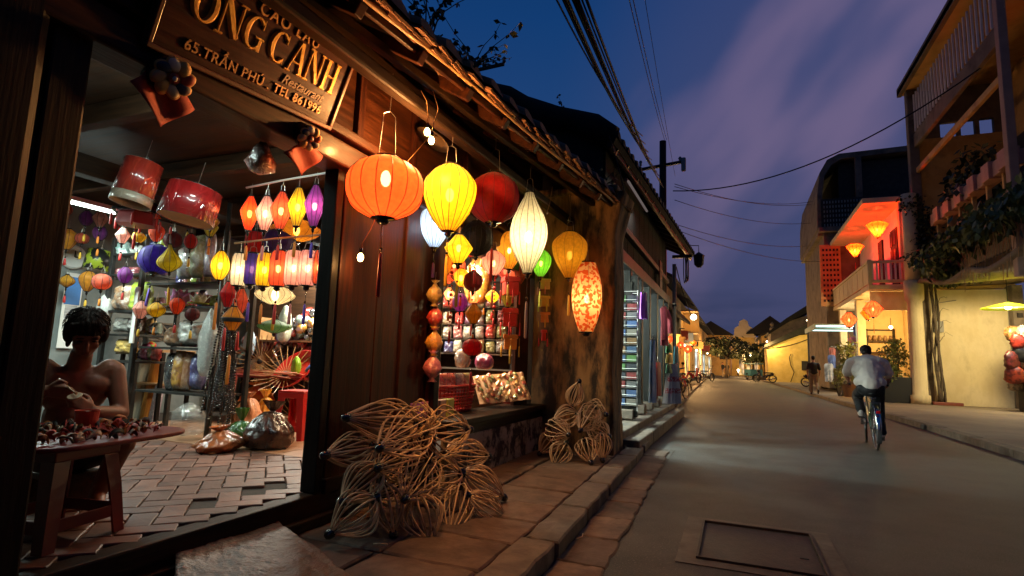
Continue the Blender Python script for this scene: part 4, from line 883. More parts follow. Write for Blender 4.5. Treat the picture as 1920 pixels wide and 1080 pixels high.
def pack(w_, h, d, seed, n=14, m_=18):
    """a cellophane pillow packet: full belly, flat crimped seals above and below, creased film"""
    off = Vector((seed * 2.1, seed * .7, seed * 1.9)); q = MB(); r = random.Random(seed); lean = r.uniform(-.06, .06)
    def side(sg):
        def fn(a, b):
            u, v = 2 * a - 1, 2 * b - 1; bel = (1 - abs(u) ** 3.2) ** .7 * max(0, 1 - abs(v) ** 5) ** .8
            cr = mn_.noise(Vector((u * 1.5, v * 2.2, sg)) + off); c2 = abs(mn_.noise(Vector((u * 4, v * 5, sg)) + off))
            wd = w_ / 2 * (1 - .12 * max(0, v) ** 2 + .05 * mn_.noise(Vector((v * 3, seed, 0))))
            return (u * wd + lean * h * b, sg * d / 2 * bel * (1 + .35 * cr - .45 * c2) + .012 * math.sin(a * 23) * (abs(v) > .9), h * b)
        return fn
    q.grid(side(1), n, m_); q.grid(side(-1), n, m_); return q
PACKED = ('wrapped_parcel', 'small_parcel', 'folded_lantern', 'packet')
def goods(name, label, cat, loc, w_, h, d, mat, seed, group=None, rz=None, **k):
    o = (pack(w_ * 1.08, h, d * 1.1, seed) if name in PACKED else lump(w_, h, d, seed, **k)).build(name, mat, None, loc, (0, 0, rnd.uniform(-.3, .3) if rz is None else rz), smooth=True)
    return tag(o, label, cat, group)
def G(name, label, cat, u, v, wpx, hpx, yy_, mat, seed, group=None, dd=None, **k):   # u,v is the middle of its foot
    loc = on_y(u, v, yy_); q = ppm(loc); return goods(name, label, cat, loc, wpx / q, hpx / q, (dd or min(wpx, hpx) * .8) / q, mat, seed, group, **k)
# left shelf rack
rack = thing('shelf_rack', 'dark steel shelf rack crowded with wrapped goods inside the doorway', 'shelf', (-5.9, 4.35, FZ))
def RK(m_, name, mat, **k):
    m_.v = [(x + 5.9, y - 4.35, z - FZ) for x, y, z in m_.v]; return m_.build(name, mat, rack, **k)
M_rackm = pm('dark_steel', (.020, .020, .019), (.042, .040, .036), scale=9, rough=.45, metal=.4, bump=.1)
for x, y in ((-6.78, 4.2), (-6.16, 4.15), (-4.98, 4.2), (-6.78, 4.62), (-4.98, 4.62), (-6.16, 4.62)): RK(MB().box((x, y, 1.38), (.05, .045, 2.16)), 'upright', M_rackm, bev=.004)
for z in (2.26, 2.02, 1.60, 1.33, 1.03): RK(MB().box((-6.47, 4.40, z), (.60, .42, .022)), 'shelf_board', M_rackm)
for z in (1.90, 1.64, 1.20, .73): RK(MB().box((-5.56, 4.40, z), (1.14, .42, .022)), 'shelf_board', M_rackm)
RK(MB().box((-6.16, 4.12, 1.55), (.06, .02, .62)), 'price_strip', M_paper)
MZ = dict(teal=wrap('wrap_teal', (.22, .38, .34), (.42, .5, .46)), maroon=wrap('wrap_maroon', (.20, .03, .04), (.32, .10, .10)), tan=wrap('wrap_tan', (.42, .22, .10), (.5, .38, .28)), lime=wrap('wrap_lime', (.42, .55, .04), (.35, .42, .10)), clear=wrap('wrap_clear', (.42, .42, .38), (.62, .62, .56)), yel=wrap('wrap_yellow', (.60, .45, .05), (.42, .30, .05)), sage=wrap('wrap_sage', (.40, .44, .20), (.5, .52, .34)), mauve=wrap('wrap_mauve', (.42, .32, .38), (.55, .48, .5)), blk=wrap('wrap_black', (.03, .03, .035), (.07, .07, .07)), amber=wrap('wrap_amber', (.55, .28, .03), (.35, .14, .04)), indigo=wrap('wrap_indigo', (.05, .05, .20), (.09, .09, .28)), brown=wrap('wrap_brown', (.32, .13, .04), (.42, .22, .10)), white=wrap('wrap_white', (.60, .60, .56), (.45, .45, .42)), red=wrap('wrap_red', (.45, .03, .025), (.30, .02, .02)), olive=wrap('wrap_olive', (.26, .26, .08), (.36, .36, .16)), cream=wrap('wrap_cream', (.62, .52, .40), (.5, .4, .28)), purple=wrap('wrap_purple', (.16, .06, .16), (.26, .14, .26)), grey=wrap('wrap_grey', (.30, .28, .26), (.45, .43, .40)), rose=wrap('wrap_rose', (.52, .16, .18), (.55, .3, .3)), magenta=wrap('wrap_magenta', (.42, .02, .12), (.3, .01, .08)))
RG = 'wrapped goods on the shelf rack'
for lb, u, v, a, b, mk in (('teal', 227, 486, 34, 34, 'teal'), ('pale', 257, 486, 28, 26, 'clear'), ('dark red, nearer the rear wall,', 222, 524, 18, 22, 'maroon'), ('dark red wide', 246, 524, 32, 24, 'maroon'), ('tan', 232, 586, 40, 52, 'tan'), ('lime green oval', 262, 588, 38, 60, 'lime'), ('clear', 228, 622, 34, 26, 'clear'), ('glassy flat', 252, 622, 26, 24, 'grey'), ('yellow', 236, 664, 44, 28, 'yel')):
    G('wrapped_parcel', '%s cellophane parcel on the narrow side of the shelf rack' % lb, 'parcel', u, v, a, b, 4.30, MZ[mk], u, RG, sq=4.5, top=.62, nz=.10, n=28, m_=20)
for lb, u, v, a, b, mk in (('clear crumpled', 347, 523, 34, 62, 'clear'), ('tall sage green', 370, 521, 34, 82, 'sage'), ('slim mauve', 390, 519, 20, 84, 'mauve'), ('brown lumpy', 325, 648, 40, 34, 'tan'), ('big clear', 362, 648, 50, 44, 'clear'), ('white paper', 346, 640, 26, 40, 'white'), ('black upright', 318, 732, 24, 70, 'blk'), ('amber', 334, 732, 26, 74, 'amber'), ('brown upright', 347, 732, 20, 72, 'brown'), ('indigo blue', 368, 730, 28, 66, 'indigo')):
    G('wrapped_parcel', '%s cellophane parcel on the wide side of the shelf rack' % lb, 'parcel', u, v, a, b, 4.32, MZ[mk], u + 3, RG, sq=5.0, top=.85, nz=.10, n=28, m_=20)
# the rack is crammed: a second rank of small coloured parcels, and strings of ornaments hanging in front
cnm = dict(yel='yellow', blk='black', clear='colourless'); zs_ = ((2.27, -6.72, -6.22, 'top'), (2.03, -6.72, -6.22, 'second'), (1.61, -6.72, -6.22, 'third'), (1.34, -6.72, -6.22, 'fourth'), (1.04, -6.72, -6.22, 'bottom')), ((1.91, -6.05, -5.05, 'top'), (1.65, -6.05, -5.05, 'second'), (1.21, -6.05, -5.05, 'third'), (.74, -6.05, -5.05, 'bottom'))
keys_ = ['red', 'yel', 'magenta', 'lime', 'amber', 'indigo', 'rose', 'olive', 'brown', 'purple', 'maroon', 'teal']; kk = 0
for side_, grp_ in (('narrow', zs_[0]), ('wide', zs_[1])):
    for z, xa, xb2, sn in grp_:
        n_ = 5 if side_ == 'narrow' else 9
        for i in range(n_):
            mk = keys_[kk % 12]; kk += 5; x = xa + (xb2 - xa) * (i + .5) / n_
            goods('small_parcel', 'small %s parcel, %s at the rear of the %s board, %s rack side' % (cnm.get(mk, mk), ('first', 'second', 'third', 'fourth', 'fifth', 'sixth', 'seventh', 'eighth', 'ninth')[i], sn, side_), 'parcel', (x, 4.50 + rnd.uniform(-.03, .05), z + .012), rnd.uniform(.085, .12), rnd.uniform(.12, .22), .10, MZ[mk], 600 + kk, 'small parcels at the rear of the rack', sq=3.5, top=.6, nz=.1)
def lotus(label, u, v, wpx, mat, yy_):
    loc = on_y(u, v, yy_); q = ppm(loc); r_ = wpx / q / 2
    t = thing('silk_lotus', label, 'lotus lantern', loc, 0, 'silk lotus lanterns')
    for ring, (n, tl, k) in enumerate(((7, .95, 1.0), (6, .45, .92))):
        for j in range(n):
            a = 2 * math.pi * j / n + ring * .4; ca, sa = math.cos(a), math.sin(a)
            def fn(x, y, ca=ca, sa=sa, tl=tl, k=k):
                wd = math.sin(min(1, y * .92 + .08) * math.pi) ** .8 * .36 * r_ * k; rad = r_ * k * (.15 + tl * .8 * y ** .8); z = r_ * (1.0 * y ** 1.2 * (1.25 - tl * .45) + .02); s_ = (x - .5) * 2 * wd; rad -= .25 * (x - .5) ** 2 * r_
                return (rad * ca - s_ * sa, rad * sa + s_ * ca, z)
            MB().grid(fn, 4, 7).build('petal', mat, t, smooth=True, solid=.003)
    MB().lathe([(.004, 0), (r_ * .9, .002), (r_ * .95, .012), (r_ * .2, .014)], 16).build('leaf_base', flat('lotus_leaf', (.35, .38, .05)), t)
lotus('mauve pink silk lotus lantern on the shelf rack', 335, 574, 60, silk('lotus_pink', (.62, .22, .50), 0.0, .35), 4.22)
lotus('white silk lotus lantern next to the pink lotus', 372, 570, 40, silk('lotus_white', (.70, .66, .54), 0.0, .35), 4.28)
# things against the wall behind the rack
def flatcard(label, cat, c, w_, h, mat, rz, name):
    o = MB().box((0, 0, 0), (w_, .006, h)).build(name, mat, None, c, (0, 0, rz)); return tag(o, label, cat)
pc = on_x(132, 582, -7.58)
t = thing('poster', 'tall calendar poster with blue picture on the rear wall', 'poster', pc, 0)
MB().box((0, 0, 0), (.008, .20, .92)).build('sheet', M_paper, t); MB().box((.006, 0, .24), (.004, .17, .34)).build('sky_picture', flat('poster_blue', (.06, .22, .55)), t); MB().box((.006, 0, -.02), (.004, .13, .16)).build('striped_picture', pm('poster_grey', (.2, .2, .2), (.6, .6, .6), scale=3, stretch=(1, 1, 30), bump=0), t); MB().box((.006, .02, -.36), (.004, .05, .05)).build('green_mark', flat('poster_green', (.15, .4, .08)), t)
o = thing('wall_clock', 'pale round wall clock half hidden by the door jamb', 'clock', on_x(138, 482, -7.58)); MB().lathe([(.004, .02), (.13, .02), (.15, .0), (.15, -.02)], 24).build('case', M_white, o, rot=(0, R(90), 0)); MB().box((.025, 0, .04), (.004, .012, .08)).box((.025, .03, 0), (.004, .06, .012)).build('hands', M_blackmat, o)
o = G('shopping_bag', 'white plastic shopping bag hanging on the rack post', 'bag', 193, 606, 26, 54, 4.2, MZ['white'], 5, top=.5)
for lb, u, v, a, b, yy_, mk, nm in (('tall cream', 248, 788, 24, 130, 4.9, pm('cream_cloth_roll', (.55, .52, .40), (.45, .42, .32), scale=3, stretch=(20, 20, 1), bump=.2), 'fabric_roll'), ('tall orange bamboo', 271, 786, 18, 128, 4.95, pm('orange_roll', (.50, .22, .02), (.30, .10, .01), scale=3, stretch=(20, 20, 1), bump=.2), 'fabric_roll'), ('short mauve', 287, 786, 17, 70, 4.85, wrap('wrap_mauve', (.4, .3, .4)), 'fabric_roll')):
    loc = on_y(u, v, yy_); loc.z = FZ; q = ppm(loc); o = MB().lathe([(a / q / 2, 0), (a / q / 2 * .97, b / q), (a / q * .3, b / q + .004), (.004, b / q - .02)], 14, mod=lambda x, k: 1 + .03 * math.sin(x * 5)).build(nm, mk, None, loc, (R(-3), R(4), 0), smooth=False); tag(o, '%s roll standing on the floor behind the workman' % lb, 'fabric roll', 'rolls of cloth and matting')
t = thing('computer_monitor', 'dark flat monitor on the rear desk behind the rack', 'monitor', on_y(271, 655, 4.95), R(-30)); MB().box((0, 0, .20), (.40, .035, .30)).build('screen', M_blackmat, t, bev=.01); MB().box((0, .02, .02), (.05, .03, .12)).box((0, .02, -.03), (.2, .16, .02)).build('stand', M_blackmat, t)
t = thing('rear_desk', 'plain wooden desk with shelf against the rear wall', 'desk', (-6.95, 5.0, FZ), 0); MB().box((0, 0, .86), (.8, .45, .03)).build('desk_top', M_bamboo, t)
for a in (-.37, .37):
    for b in (-.19, .19): MB().box((a, b, .42), (.04, .04, .84)).build('leg', M_dwz, t)
MB().box((0, 0, .45), (.74, .4, .02)).build('lower_shelf', M_bamboo, t)
goods('apple_toy', 'small red and green toy apple on the rear desk', 'toy', on_y(283, 655, 4.85), .10, .10, .10, pm('apple_red_green', (.5, .03, .02), (.25, .45, .05), scale=5, lo=.48, hi=.52, rough=.3), 3, nz=.02)
# open lattice vents in the rear wall
for k in range(3):
    c = on_x(262 + k * 26, 622, -7.60); t = thing('vent_block', 'pierced concrete vent block in the rear wall, number %s from the calendar' % ('one', 'two', 'three')[k], 'vent', c, 0, 'pierced vent blocks'); t['label'] = ('pierced concrete vent block nearest the calendar', 'middle pierced concrete vent block in the rear wall', 'pierced concrete vent block nearest the lotus shelf')[k]
    MB().box((0, 0, .11), (.03, .26, .025)).box((0, 0, -.11), (.03, .26, .025)).box((0, .12, 0), (.03, .025, .22)).box((0, -.12, 0), (.03, .025, .22)).build('rim', M_dkpl, t)
    MB().bar((.0, -.11, -.1), (.0, .11, .1), .02, .03, (1, 0, 0)).bar((0.004, -.11, .1), (.004, .11, -.1), .02, .03, (1, 0, 0)).build('cross', M_dkpl, t); MB().box((-.012, 0, 0), (.006, .24, .22)).build('dark_void', M_blackmat, t)
# black bead strands and the pole they hang from
t = thing('bead_strand_bunch', 'thick bunch of black bead strands hanging from a pole in the doorway', 'beads', (-4.66, 4.05, FZ))
for k in range(26):
    a = rnd.uniform(0, 6.28); r0 = rnd.uniform(.02, .07); r1 = r0 + rnd.uniform(.03, .11); zt, zb = rnd.uniform(1.25, 1.36), rnd.uniform(.04, .5); q = MB(); n = int((zt - zb) / .026)
    for j in range(n):
        f = j / n; rr = r0 + (r1 - r0) * f; q.ball((rr * math.cos(a) + .006 * math.sin(j * .4), rr * math.sin(a), zt - j * .026), .0115, 6, 4)
    q.build('bead_strand', M_black, t, smooth=True)['kind'] = 'stuff'
o = MB().tube([(0, 0, 0), (0, 0, 2.4)], .022, 10).build('steel_pole', M_rackm, None, (-4.82, 4.06, FZ), smooth=True); tag(o, 'dark steel pole standing beside the bead strands', 'pole')
G('carrier_bag', 'long translucent white carrier bag hanging from the steel pole', 'bag', 383, 706, 36, 128, 4.02, wrap('wrap_milky', (.48, .52, .49), (.62, .65, .61), clear=.2), 77, top=.15, dd=22, n=30, m_=26)
G('clear_bag', 'big clear bag of white sticks on the floor by the rack', 'bag', 350, 816, 62, 60, 4.05, wrap('wrap_clear_bag', (.34, .35, .32), (.6, .6, .56), clear=.72, sc_=9), 78, top=.3, n=40, m_=26)
# bags on the floor by the doorway
BG = 'plastic bags on the shop floor'
def film(name, c, c2, rough=.22): return pm(name, c, c2, scale=7, rough=rough, bump=.55, bscale=9, bdist=.05, coat=.35, lo=.4, hi=.6)
def gathered(w_, h, d, seed, neck=.62, flare=.10, n=48, m_=40):
    """a full plastic sack: slumped body, gathered neck with radiating folds, ears of loose film above the knot"""
    off = Vector((seed * 1.7, seed * .9, seed * 2.3))
    def fn(a, b):
        an = (a % 1.0) * 2 * math.pi; c_, s_ = math.cos(an), math.sin(an); fold = math.sin(an * 9 + seed) * .5 + math.sin(an * 14 + seed * 2) * .5
        if b < .06: r, z = b / .06 * .82, 0.0
        elif b < .75:
            t = (b - .06) / .69; z = neck * t; r = (.82 + .26 * math.sin(min(1, t * 2.6) * math.pi / 2)) * math.cos(t * math.pi / 2 * .93) ** .62
            r *= 1 + .10 * fold * t + .22 * (abs(mn_.noise(Vector((c_ * 1.6, s_ * 1.6, t * 2)) + off)) * 2 - .5) + .10 * mn_.noise(Vector((c_ * 4, s_ * 4, t * 5)) + off)
        else: t = (b - .75) / .25; z = neck + (1 - neck) * t; r = .10 + flare * 1.6 * t ** .8 + .10 * t * fold
        return (w_ / 2 * r * c_, d / 2 * r * s_, h * z)
    return MB().grid(fn, n, m_)
for nm, lb, (u, v), zz_, a, b, d, mt, nk in (('clear_bag', 'clear plastic bag of orange scraps slumped on the pavers', (412, 846), 0, .44, .22, .34, film('orange_scrap_bag', (.50, .15, .04), (.20, .07, .03), .15), .80), ('knotted_bag', 'knotted green plastic bag among the floor bags', (452, 826), 0, .34, .32, .28, film('green_film', (.02, .09, .012), (.06, .20, .03)), .60), ('rubbish_bag', 'dark brown plastic sack, biggest of the floor bags', (500, 842), 0, .46, .44, .40, film('brown_film', (.030, .010, .006), (.075, .028, .014)), .78), ('open_bag', 'peach coloured open bag behind the green knotted one', (463, 812), .06, .36, .44, .30, film('peach_film', (.62, .28, .14), (.50, .20, .09), .45), .86), ('open_bag', 'bright yellow plastic bag standing among the sacks', (497, 806), .10, .30, .46, .26, film('yellow_film', (.68, .36, .02), (.55, .22, .01), .35), .80), ('cloth_heap', 'heap of red and orange cloth behind the yellow bag', (480, 790), .10, .55, .50, .34, film('red_cloth_heap', (.45, .05, .03), (.5, .22, .05), .8), .9), ('open_bag', 'small brown paper bag against the green bag', (435, 812), 0, .22, .34, .20, film('paper_brown', (.30, .17, .08), (.20, .10, .05), .7), .88)):
    p_ = on_z(u, v, FZ); tag(gathered(a, b, d, int(u), nk, .20).build(nm, mt, None, (p_.x, p_.y, FZ + .004 + zz_ * 0), (rnd.uniform(-.10, .10), rnd.uniform(-.12, .12), rnd.uniform(0, 3)), smooth=True), lb, 'bag' if 'bag' in nm else 'cloth', BG)
# plastic stools
def stool(label, loc, rz, mat, h=.45, w_=.30):
    t = thing('plastic_stool', label, 'stool', loc, rz, 'moulded plastic stools')
    MB().box((0, 0, h - .012), (w_, w_, .024)).build('seat', mat, t, bev=.012, seg=3)
    MB().box((0, 0, h - .05), (w_ * .98, w_ * .98, .055)).build('seat_rim', mat, t, bev=.006)
    for sx in (-1, 1):
        for sy in (-1, 1):
            q = MB(); top, bot, wd = w_ * .47, w_ * .60, .075
            for z, c, g_ in ((h - .07, top, wd), (h * .5, (top + bot) / 2, wd * .9), (0, bot, wd * .75)):
                q.v += [(sx * c, sy * c, z), (sx * (c - g_), sy * c, z), (sx * (c - g_), sy * (c - .012), z), (sx * (c - .012), sy * (c - .012), z), (sx * (c - .012), sy * (c - g_), z), (sx * c, sy * (c - g_), z)]
            for l_ in range(2):
                for i in range(6): q.f.append((l_ * 6 + i, l_ * 6 + (i + 1) % 6, l_ * 6 + 6 + (i + 1) % 6, l_ * 6 + 6 + i))
            q.f += [(0, 1, 2, 3), (0, 3, 4, 5), (12, 13, 14, 15), (12, 15, 16, 17)]
            q.build('leg', mat, t)
    c = w_ * .545
    for a in (0, 1, 2, 3):
        MB().box((0, c, h * .23), (c * 1.55, .012, .055)).build('brace', mat, t, rot=(0, 0, a * math.pi / 2), bev=.003)
    return t
stool('bright red plastic stool beside the black door jamb', tuple(on_z(553, 822, FZ + .005)), .2, M_redpl, .50)
stool('dark red plastic stool under the workman tray', (-2.98, 1.72, FZ + .008), R(12), M_dkred, .45, .34)
# workman's tray with paint scraps
tray = thing('work_tray', 'wide red rimmed work board covered with paint scraps on the dark stool', 'tray', (-2.92, 1.74, FZ + .462), R(8))
MB().prism([(.34 * (abs(math.cos(a)) ** .5) * (1 if math.cos(a) > 0 else -1), .42 * (abs(math.sin(a)) ** .5) * (1 if math.sin(a) > 0 else -1)) for a in [2 * math.pi * i / 40 for i in range(40)]], 0, .02).build('board', M_dkred, tray, bev=.006)
scr = [flat('scrap_red', (.45, .04, .02)), flat('scrap_brown', (.12, .045, .02)), flat('scrap_green', (.07, .08, .03)), flat('scrap_cream', (.36, .22, .11)), flat('scrap_black', (.03, .025, .02)), flat('scrap_orange', (.5, .16, .03))]
chips = []
for v_ in range(6):
    cw, cl_, cb = rnd.uniform(.008, .016), rnd.uniform(.025, .06), rnd.uniform(.6, 1.8)
    for m_c in scr:
        q = MB().grid(lambda a, b: (cl_ * (a - .5), cw * (b - .5) * (1 - .6 * abs(2 * a - 1) ** 2), .012 * cb * (1 - (2 * a - 1) ** 2) + .006 * math.sin(b * 5 + v_)), 7, 3)
        q.v += [(x, y, z - .004) for x, y, z in q.v]; n_ = len(q.v) // 2; q.f += [tuple(i_ + n_ for i_ in f)[::-1] for f in q.f]; chips.append(q.mesh('carved_chip', m_c, True))
for k in range(190):
    a, rr = rnd.uniform(0, 6.28), rnd.random() ** .5
    obj('carved_chip', chips[rnd.randrange(len(chips))], tray, (.31 * rr * math.cos(a), .39 * rr * math.sin(a), .022 + rnd.uniform(0, .024)), (rnd.uniform(-.9, .9), rnd.uniform(-.6, .6), rnd.uniform(0, 6.28)), (rnd.uniform(.8, 1.5),) * 3)
pot = thing('paint_pot', 'red plastic paint pot on the work board', 'pot', (-3.03, 1.85, FZ + .478)); MB().lathe([(.045, 0), (.052, .095), (.055, .10), (.049, .10), (.043, .006), (.002, .006)], 20).build('cup', flat('pot_red', (.50, .05, .03), .4), pot, smooth=False); MB().lathe([(.048, .092), (.002, .092)], 20, cap=False).build('paint', flat('pot_cream', (.55, .45, .3), .3), pot)

# rear room: table with umbrella frames and heaps of packets
tb = thing('rear_table', 'low table under red trays at the back of the shop', 'table', (-5.75, 5.75, FZ), R(10)); MB().box((0, 0, .58), (1.4, .7, .03)).build('table_top', M_dkred, tb)
for a in (-.65, .65):
    for b in (-.3, .3): MB().box((a, b, .28), (.05, .05, .56)).build('leg', M_dwz, tb)
o = MB().lathe([(.02, 0), (.24, .004), (.30, .06), (.31, .06), (.25, -.004), (.02, -.006)], 28).build('plastic_basin', M_redpl, None, (-5.25, 5.65, FZ + .66), (R(50), R(-10), 0), smooth=True); tag(o, 'dark red plastic basin tipped on the rear table', 'basin')
def starframe(label, c, r_, rot):
    t = thing('bare_umbrella', label, 'umbrella frame', c, rot=rot, group='bare bamboo umbrella frames'); me = MB().tube([(.03, 0, 0), (r_ * .6, 0, .03), (r_, 0, .09)], .0055, 5).mesh('stick', M_bamboo)
    for k in range(26): obj('stick', me, t, rot=(0, 0, 2 * math.pi * k / 26))
    MB().lathe([(.002, -.03), (.04, -.02), (.04, .02), (.002, .03)], 12).build('hub', M_blackmat, t, smooth=True)
starframe('bare bamboo umbrella frame leaning upright behind the rear table', on_y(488, 678, 5.9), .36, (R(70), R(-12), R(15)))
starframe('bare bamboo umbrella frame lying over the rear table edge', on_y(535, 702, 5.55), .40, (R(48), R(10), R(20)))
starframe('bare bamboo umbrella frame half hidden under the red stool', on_y(553, 786, 5.6), .30, (R(60), 0, R(10)))
for k in range(12):
    o = MB().tube([(0, 0, 0), (.5, .05, .01), (1.0, .0, 0)], .006, 5).build('split_cane', M_bamboo, None, (-6.05 + rnd.uniform(-.1, .1), 5.35 + k * .035, FZ + .60 + rnd.uniform(0, .06)), (0, rnd.uniform(-.04, .04), rnd.uniform(-.12, .12)), smooth=True); tag(o, 'red dyed split cane lying on the rear table', 'cane', 'canes on the rear table'); o.data.materials[0] = pm('red_cane', (.42, .05, .03), (.5, .3, .14), scale=3, bump=0)
M_shp = [MZ[k] for k in ('blk', 'clear', 'red', 'amber', 'blk', 'grey', 'maroon', 'amber', 'teal', 'rose', 'blk', 'red')]
lm = [lump(.15, .13, .12, 200 + i, nz=.13, n=10, m_=8) for i in range(6)]; lms = {}
for k in range(150):
    u, v = rnd.uniform(440, 606), rnd.uniform(592, 715)
    if u < 540 and v < 640: u += 90
    yy_ = rnd.uniform(6.3, 6.7); c = on_y(u, v, yy_); i, j = rnd.randrange(6), rnd.randrange(len(M_shp))
    if (i, j) not in lms: q = lump(.15, .13, .12, 200 + i, nz=.13, n=10, m_=8); lms[(i, j)] = q.mesh('packet', M_shp[j], True)
    o = obj('shiny_packet', lms[(i, j)], None, c, (rnd.uniform(-1, 1), rnd.uniform(-1, 1), rnd.uniform(0, 6)), (rnd.uniform(.7, 1.2),) * 3); tag(o, 'small glinting cellophane packet heaped on the rear shop wall', 'packet', 'glinting packets on the rear wall')
t = thing('packet_shelf', 'plain wooden shelf frame among the glinting packets at the rear', 'shelf', (-5.9, 6.35, FZ))
for z in (.62, 1.06): MB().box((0, 0, z), (1.3, .3, .025)).build('shelf_board', M_bamboo, t)
for a in (-.62, .62): MB().box((a, 0, .7), (.04, .28, 1.4)).build('upright', M_bamboo, t)
MB().box((0, .25, 1.0), (2.6, .03, 2.0)).build('back_panel', M_dwx, t)
for nm, lb, u, v, a, b, yy_, mk in (('lampshade', 'lime green cylinder packet behind the red stool', 554, 702, 18, 34, 5.6, flat('lime_plastic', (.25, .5, .03), .3)), ('folded_cloth', 'pale blue folded cloth hanging at the rear shelf', 465, 668, 20, 54, 5.9, flat('pale_blue_cloth', (.45, .58, .70))), ('box', 'blue violet box on the rear shelf', 530, 642, 26, 26, 6.1, flat('blue_violet_card', (.10, .07, .36))), ('silk_cone', 'pale green wrapped cone lantern on the rear shelf', 531, 642, 26, 70, 6.0, wrap('wrap_pale_green', (.50, .58, .44), (.6, .65, .55))), ('cloth_heap', 'blue cloth heap behind the door jamb', 590, 712, 34, 34, 5.7, flat('blue_cloth', (.06, .12, .5)))):
    G(nm, lb, 'packet' if 'packet' in lb or 'box' in lb else ('lantern' if 'cone' in lb else 'cloth'), u, v, a, b, yy_, mk, u)
# ---- window display
ws_ = thing('window_shelf', 'wire and board shelf of wrapped folded lanterns behind the window', 'shelf', (-3.72, 7.25, FZ))
rows = ((577, 'top'), (609, 'second'), (636, 'third'), (663, 'fourth'), (691, 'bottom'))
for v, nm in rows:
    z = on_y(868, v, 7.1).z; MB().box((0, 0, z - FZ), (1.75, .40, .018)).build('shelf_board', M_steel, ws_)
for a in (-.86, .86): MB().box((a, 0, .95), (.03, .38, 1.9)).build('upright', M_rackm, ws_)
MB().box((0, .25, 1.0), (1.9, .02, 2.1)).build('back_board', M_dwx, ws_)
ords = ('first', 'second', 'third', 'fourth', 'fifth', 'sixth', 'seventh', 'eighth', 'ninth')
palette = (('teal', 'cream', 'red', 'white', 'purple', 'olive', 'maroon', 'grey'), ('grey', 'teal', 'cream', 'red', 'purple', 'mauve', 'olive', 'maroon'), ('purple', 'yel', 'grey', 'rose', 'clear', 'grey', 'red', 'olive'), ('cream', 'olive', 'indigo', 'clear', 'grey', 'tan', 'olive', 'grey'), ('clear', 'grey', 'rose', 'tan', 'cream', 'magenta', 'purple', 'grey'))
cn = dict(yel='yellow', clear='colourless', blk='black')
for ri, (v, nm) in enumerate(rows):
    if ri == 4: continue
    for k in range(8):
        c = on_y(797 + k * 20.5, v, 7.0); mk = palette[ri + (0 if ri < 1 else 0)][k] if ri else palette[0][k]
        goods('folded_lantern', '%s folded lantern in cellophane, %s from the plank wall on the %s window shelf' % (cn.get(mk, mk), ords[k], nm), 'lantern', (c.x, c.y + rnd.uniform(-.02, .04), c.z + .01), .135 + rnd.uniform(-.02, .02), .185 + rnd.uniform(-.03, .015), .12, MZ[mk], ri * 20 + k, 'folded lanterns on the window shelf', top=.5, sq=3.2, nz=.11)
for lb, u, v, a, b, x, mk in (('tan cellophane ball lantern beside the little crimson ball', 867, 690, 30, 36, -2.9, 'tan'), ('magenta cellophane teapot shaped lantern above the basket', 908, 693, 34, 30, -2.75, 'magenta'), ('patterned gold paper lantern package standing in the window', 893, 572, 46, 90, -3.1, 'amber')):
    loc = on_x(u, v, x); q = ppm(loc); goods('wrapped_lantern', lb, 'lantern', loc, a / q, b / q, a * .7 / q, MZ[mk], u, None, top=.6)
# red basket of folded packets
bk = thing('plastic_basket', 'red lattice plastic basket full of wrapped packets on the window sill', 'basket', (-2.76, 5.15, .66), R(90))
def bpt(a, z):   # oval basket wall
    k = .84 + .16 * z / .27; ca, sa = math.cos(a), math.sin(a); n_ = 3.0; s_ = (abs(ca) ** n_ + abs(sa) ** n_) ** (-1 / n_); return (.46 * k * s_ * ca, .15 * k * s_ * sa, z)
for z in [.02 + i * .034 for i in range(7)]: MB().tube([bpt(2 * math.pi * j / 40, z) for j in range(40)], .0075, 5, closed=True).build('lattice_ring', M_redpl, bk, smooth=True)
for k in range(44): MB().tube([bpt(2 * math.pi * k / 44, z) for z in (0, .13, .25)], .006, 4).build('lattice_bar', M_redpl, bk)
MB().tube([bpt(2 * math.pi * j / 40, .258) for j in range(40)], .016, 8, closed=True).build('rim', M_redpl, bk, smooth=True)
MB().prism([bpt(2 * math.pi * j / 30, 0)[:2] for j in range(30)], 0, .012).build('base', M_redpl, bk)
MB().tube([bpt(.25, .26), Vector(bpt(.12, .30)) + Vector((.05, 0, 0)), Vector(bpt(-.12, .30)) + Vector((.05, 0, 0)), bpt(-.25, .26)], .009, 6).build('handle', M_redpl, bk, smooth=True)
for k in range(9): goods('packet', '%s upright packet from the plank wall in the red basket' % ords[k], 'packet', (-2.76 + rnd.uniform(-.02, .02), 4.78 + k * .092, .80), .17, .245, .075, MZ[('teal', 'red', 'red', 'red', 'red', 'maroon', 'grey', 'maroon', 'olive')[k]], 300 + k, 'packets in the red basket', rz=R(90) + rnd.uniform(-.1, .1), top=.6)
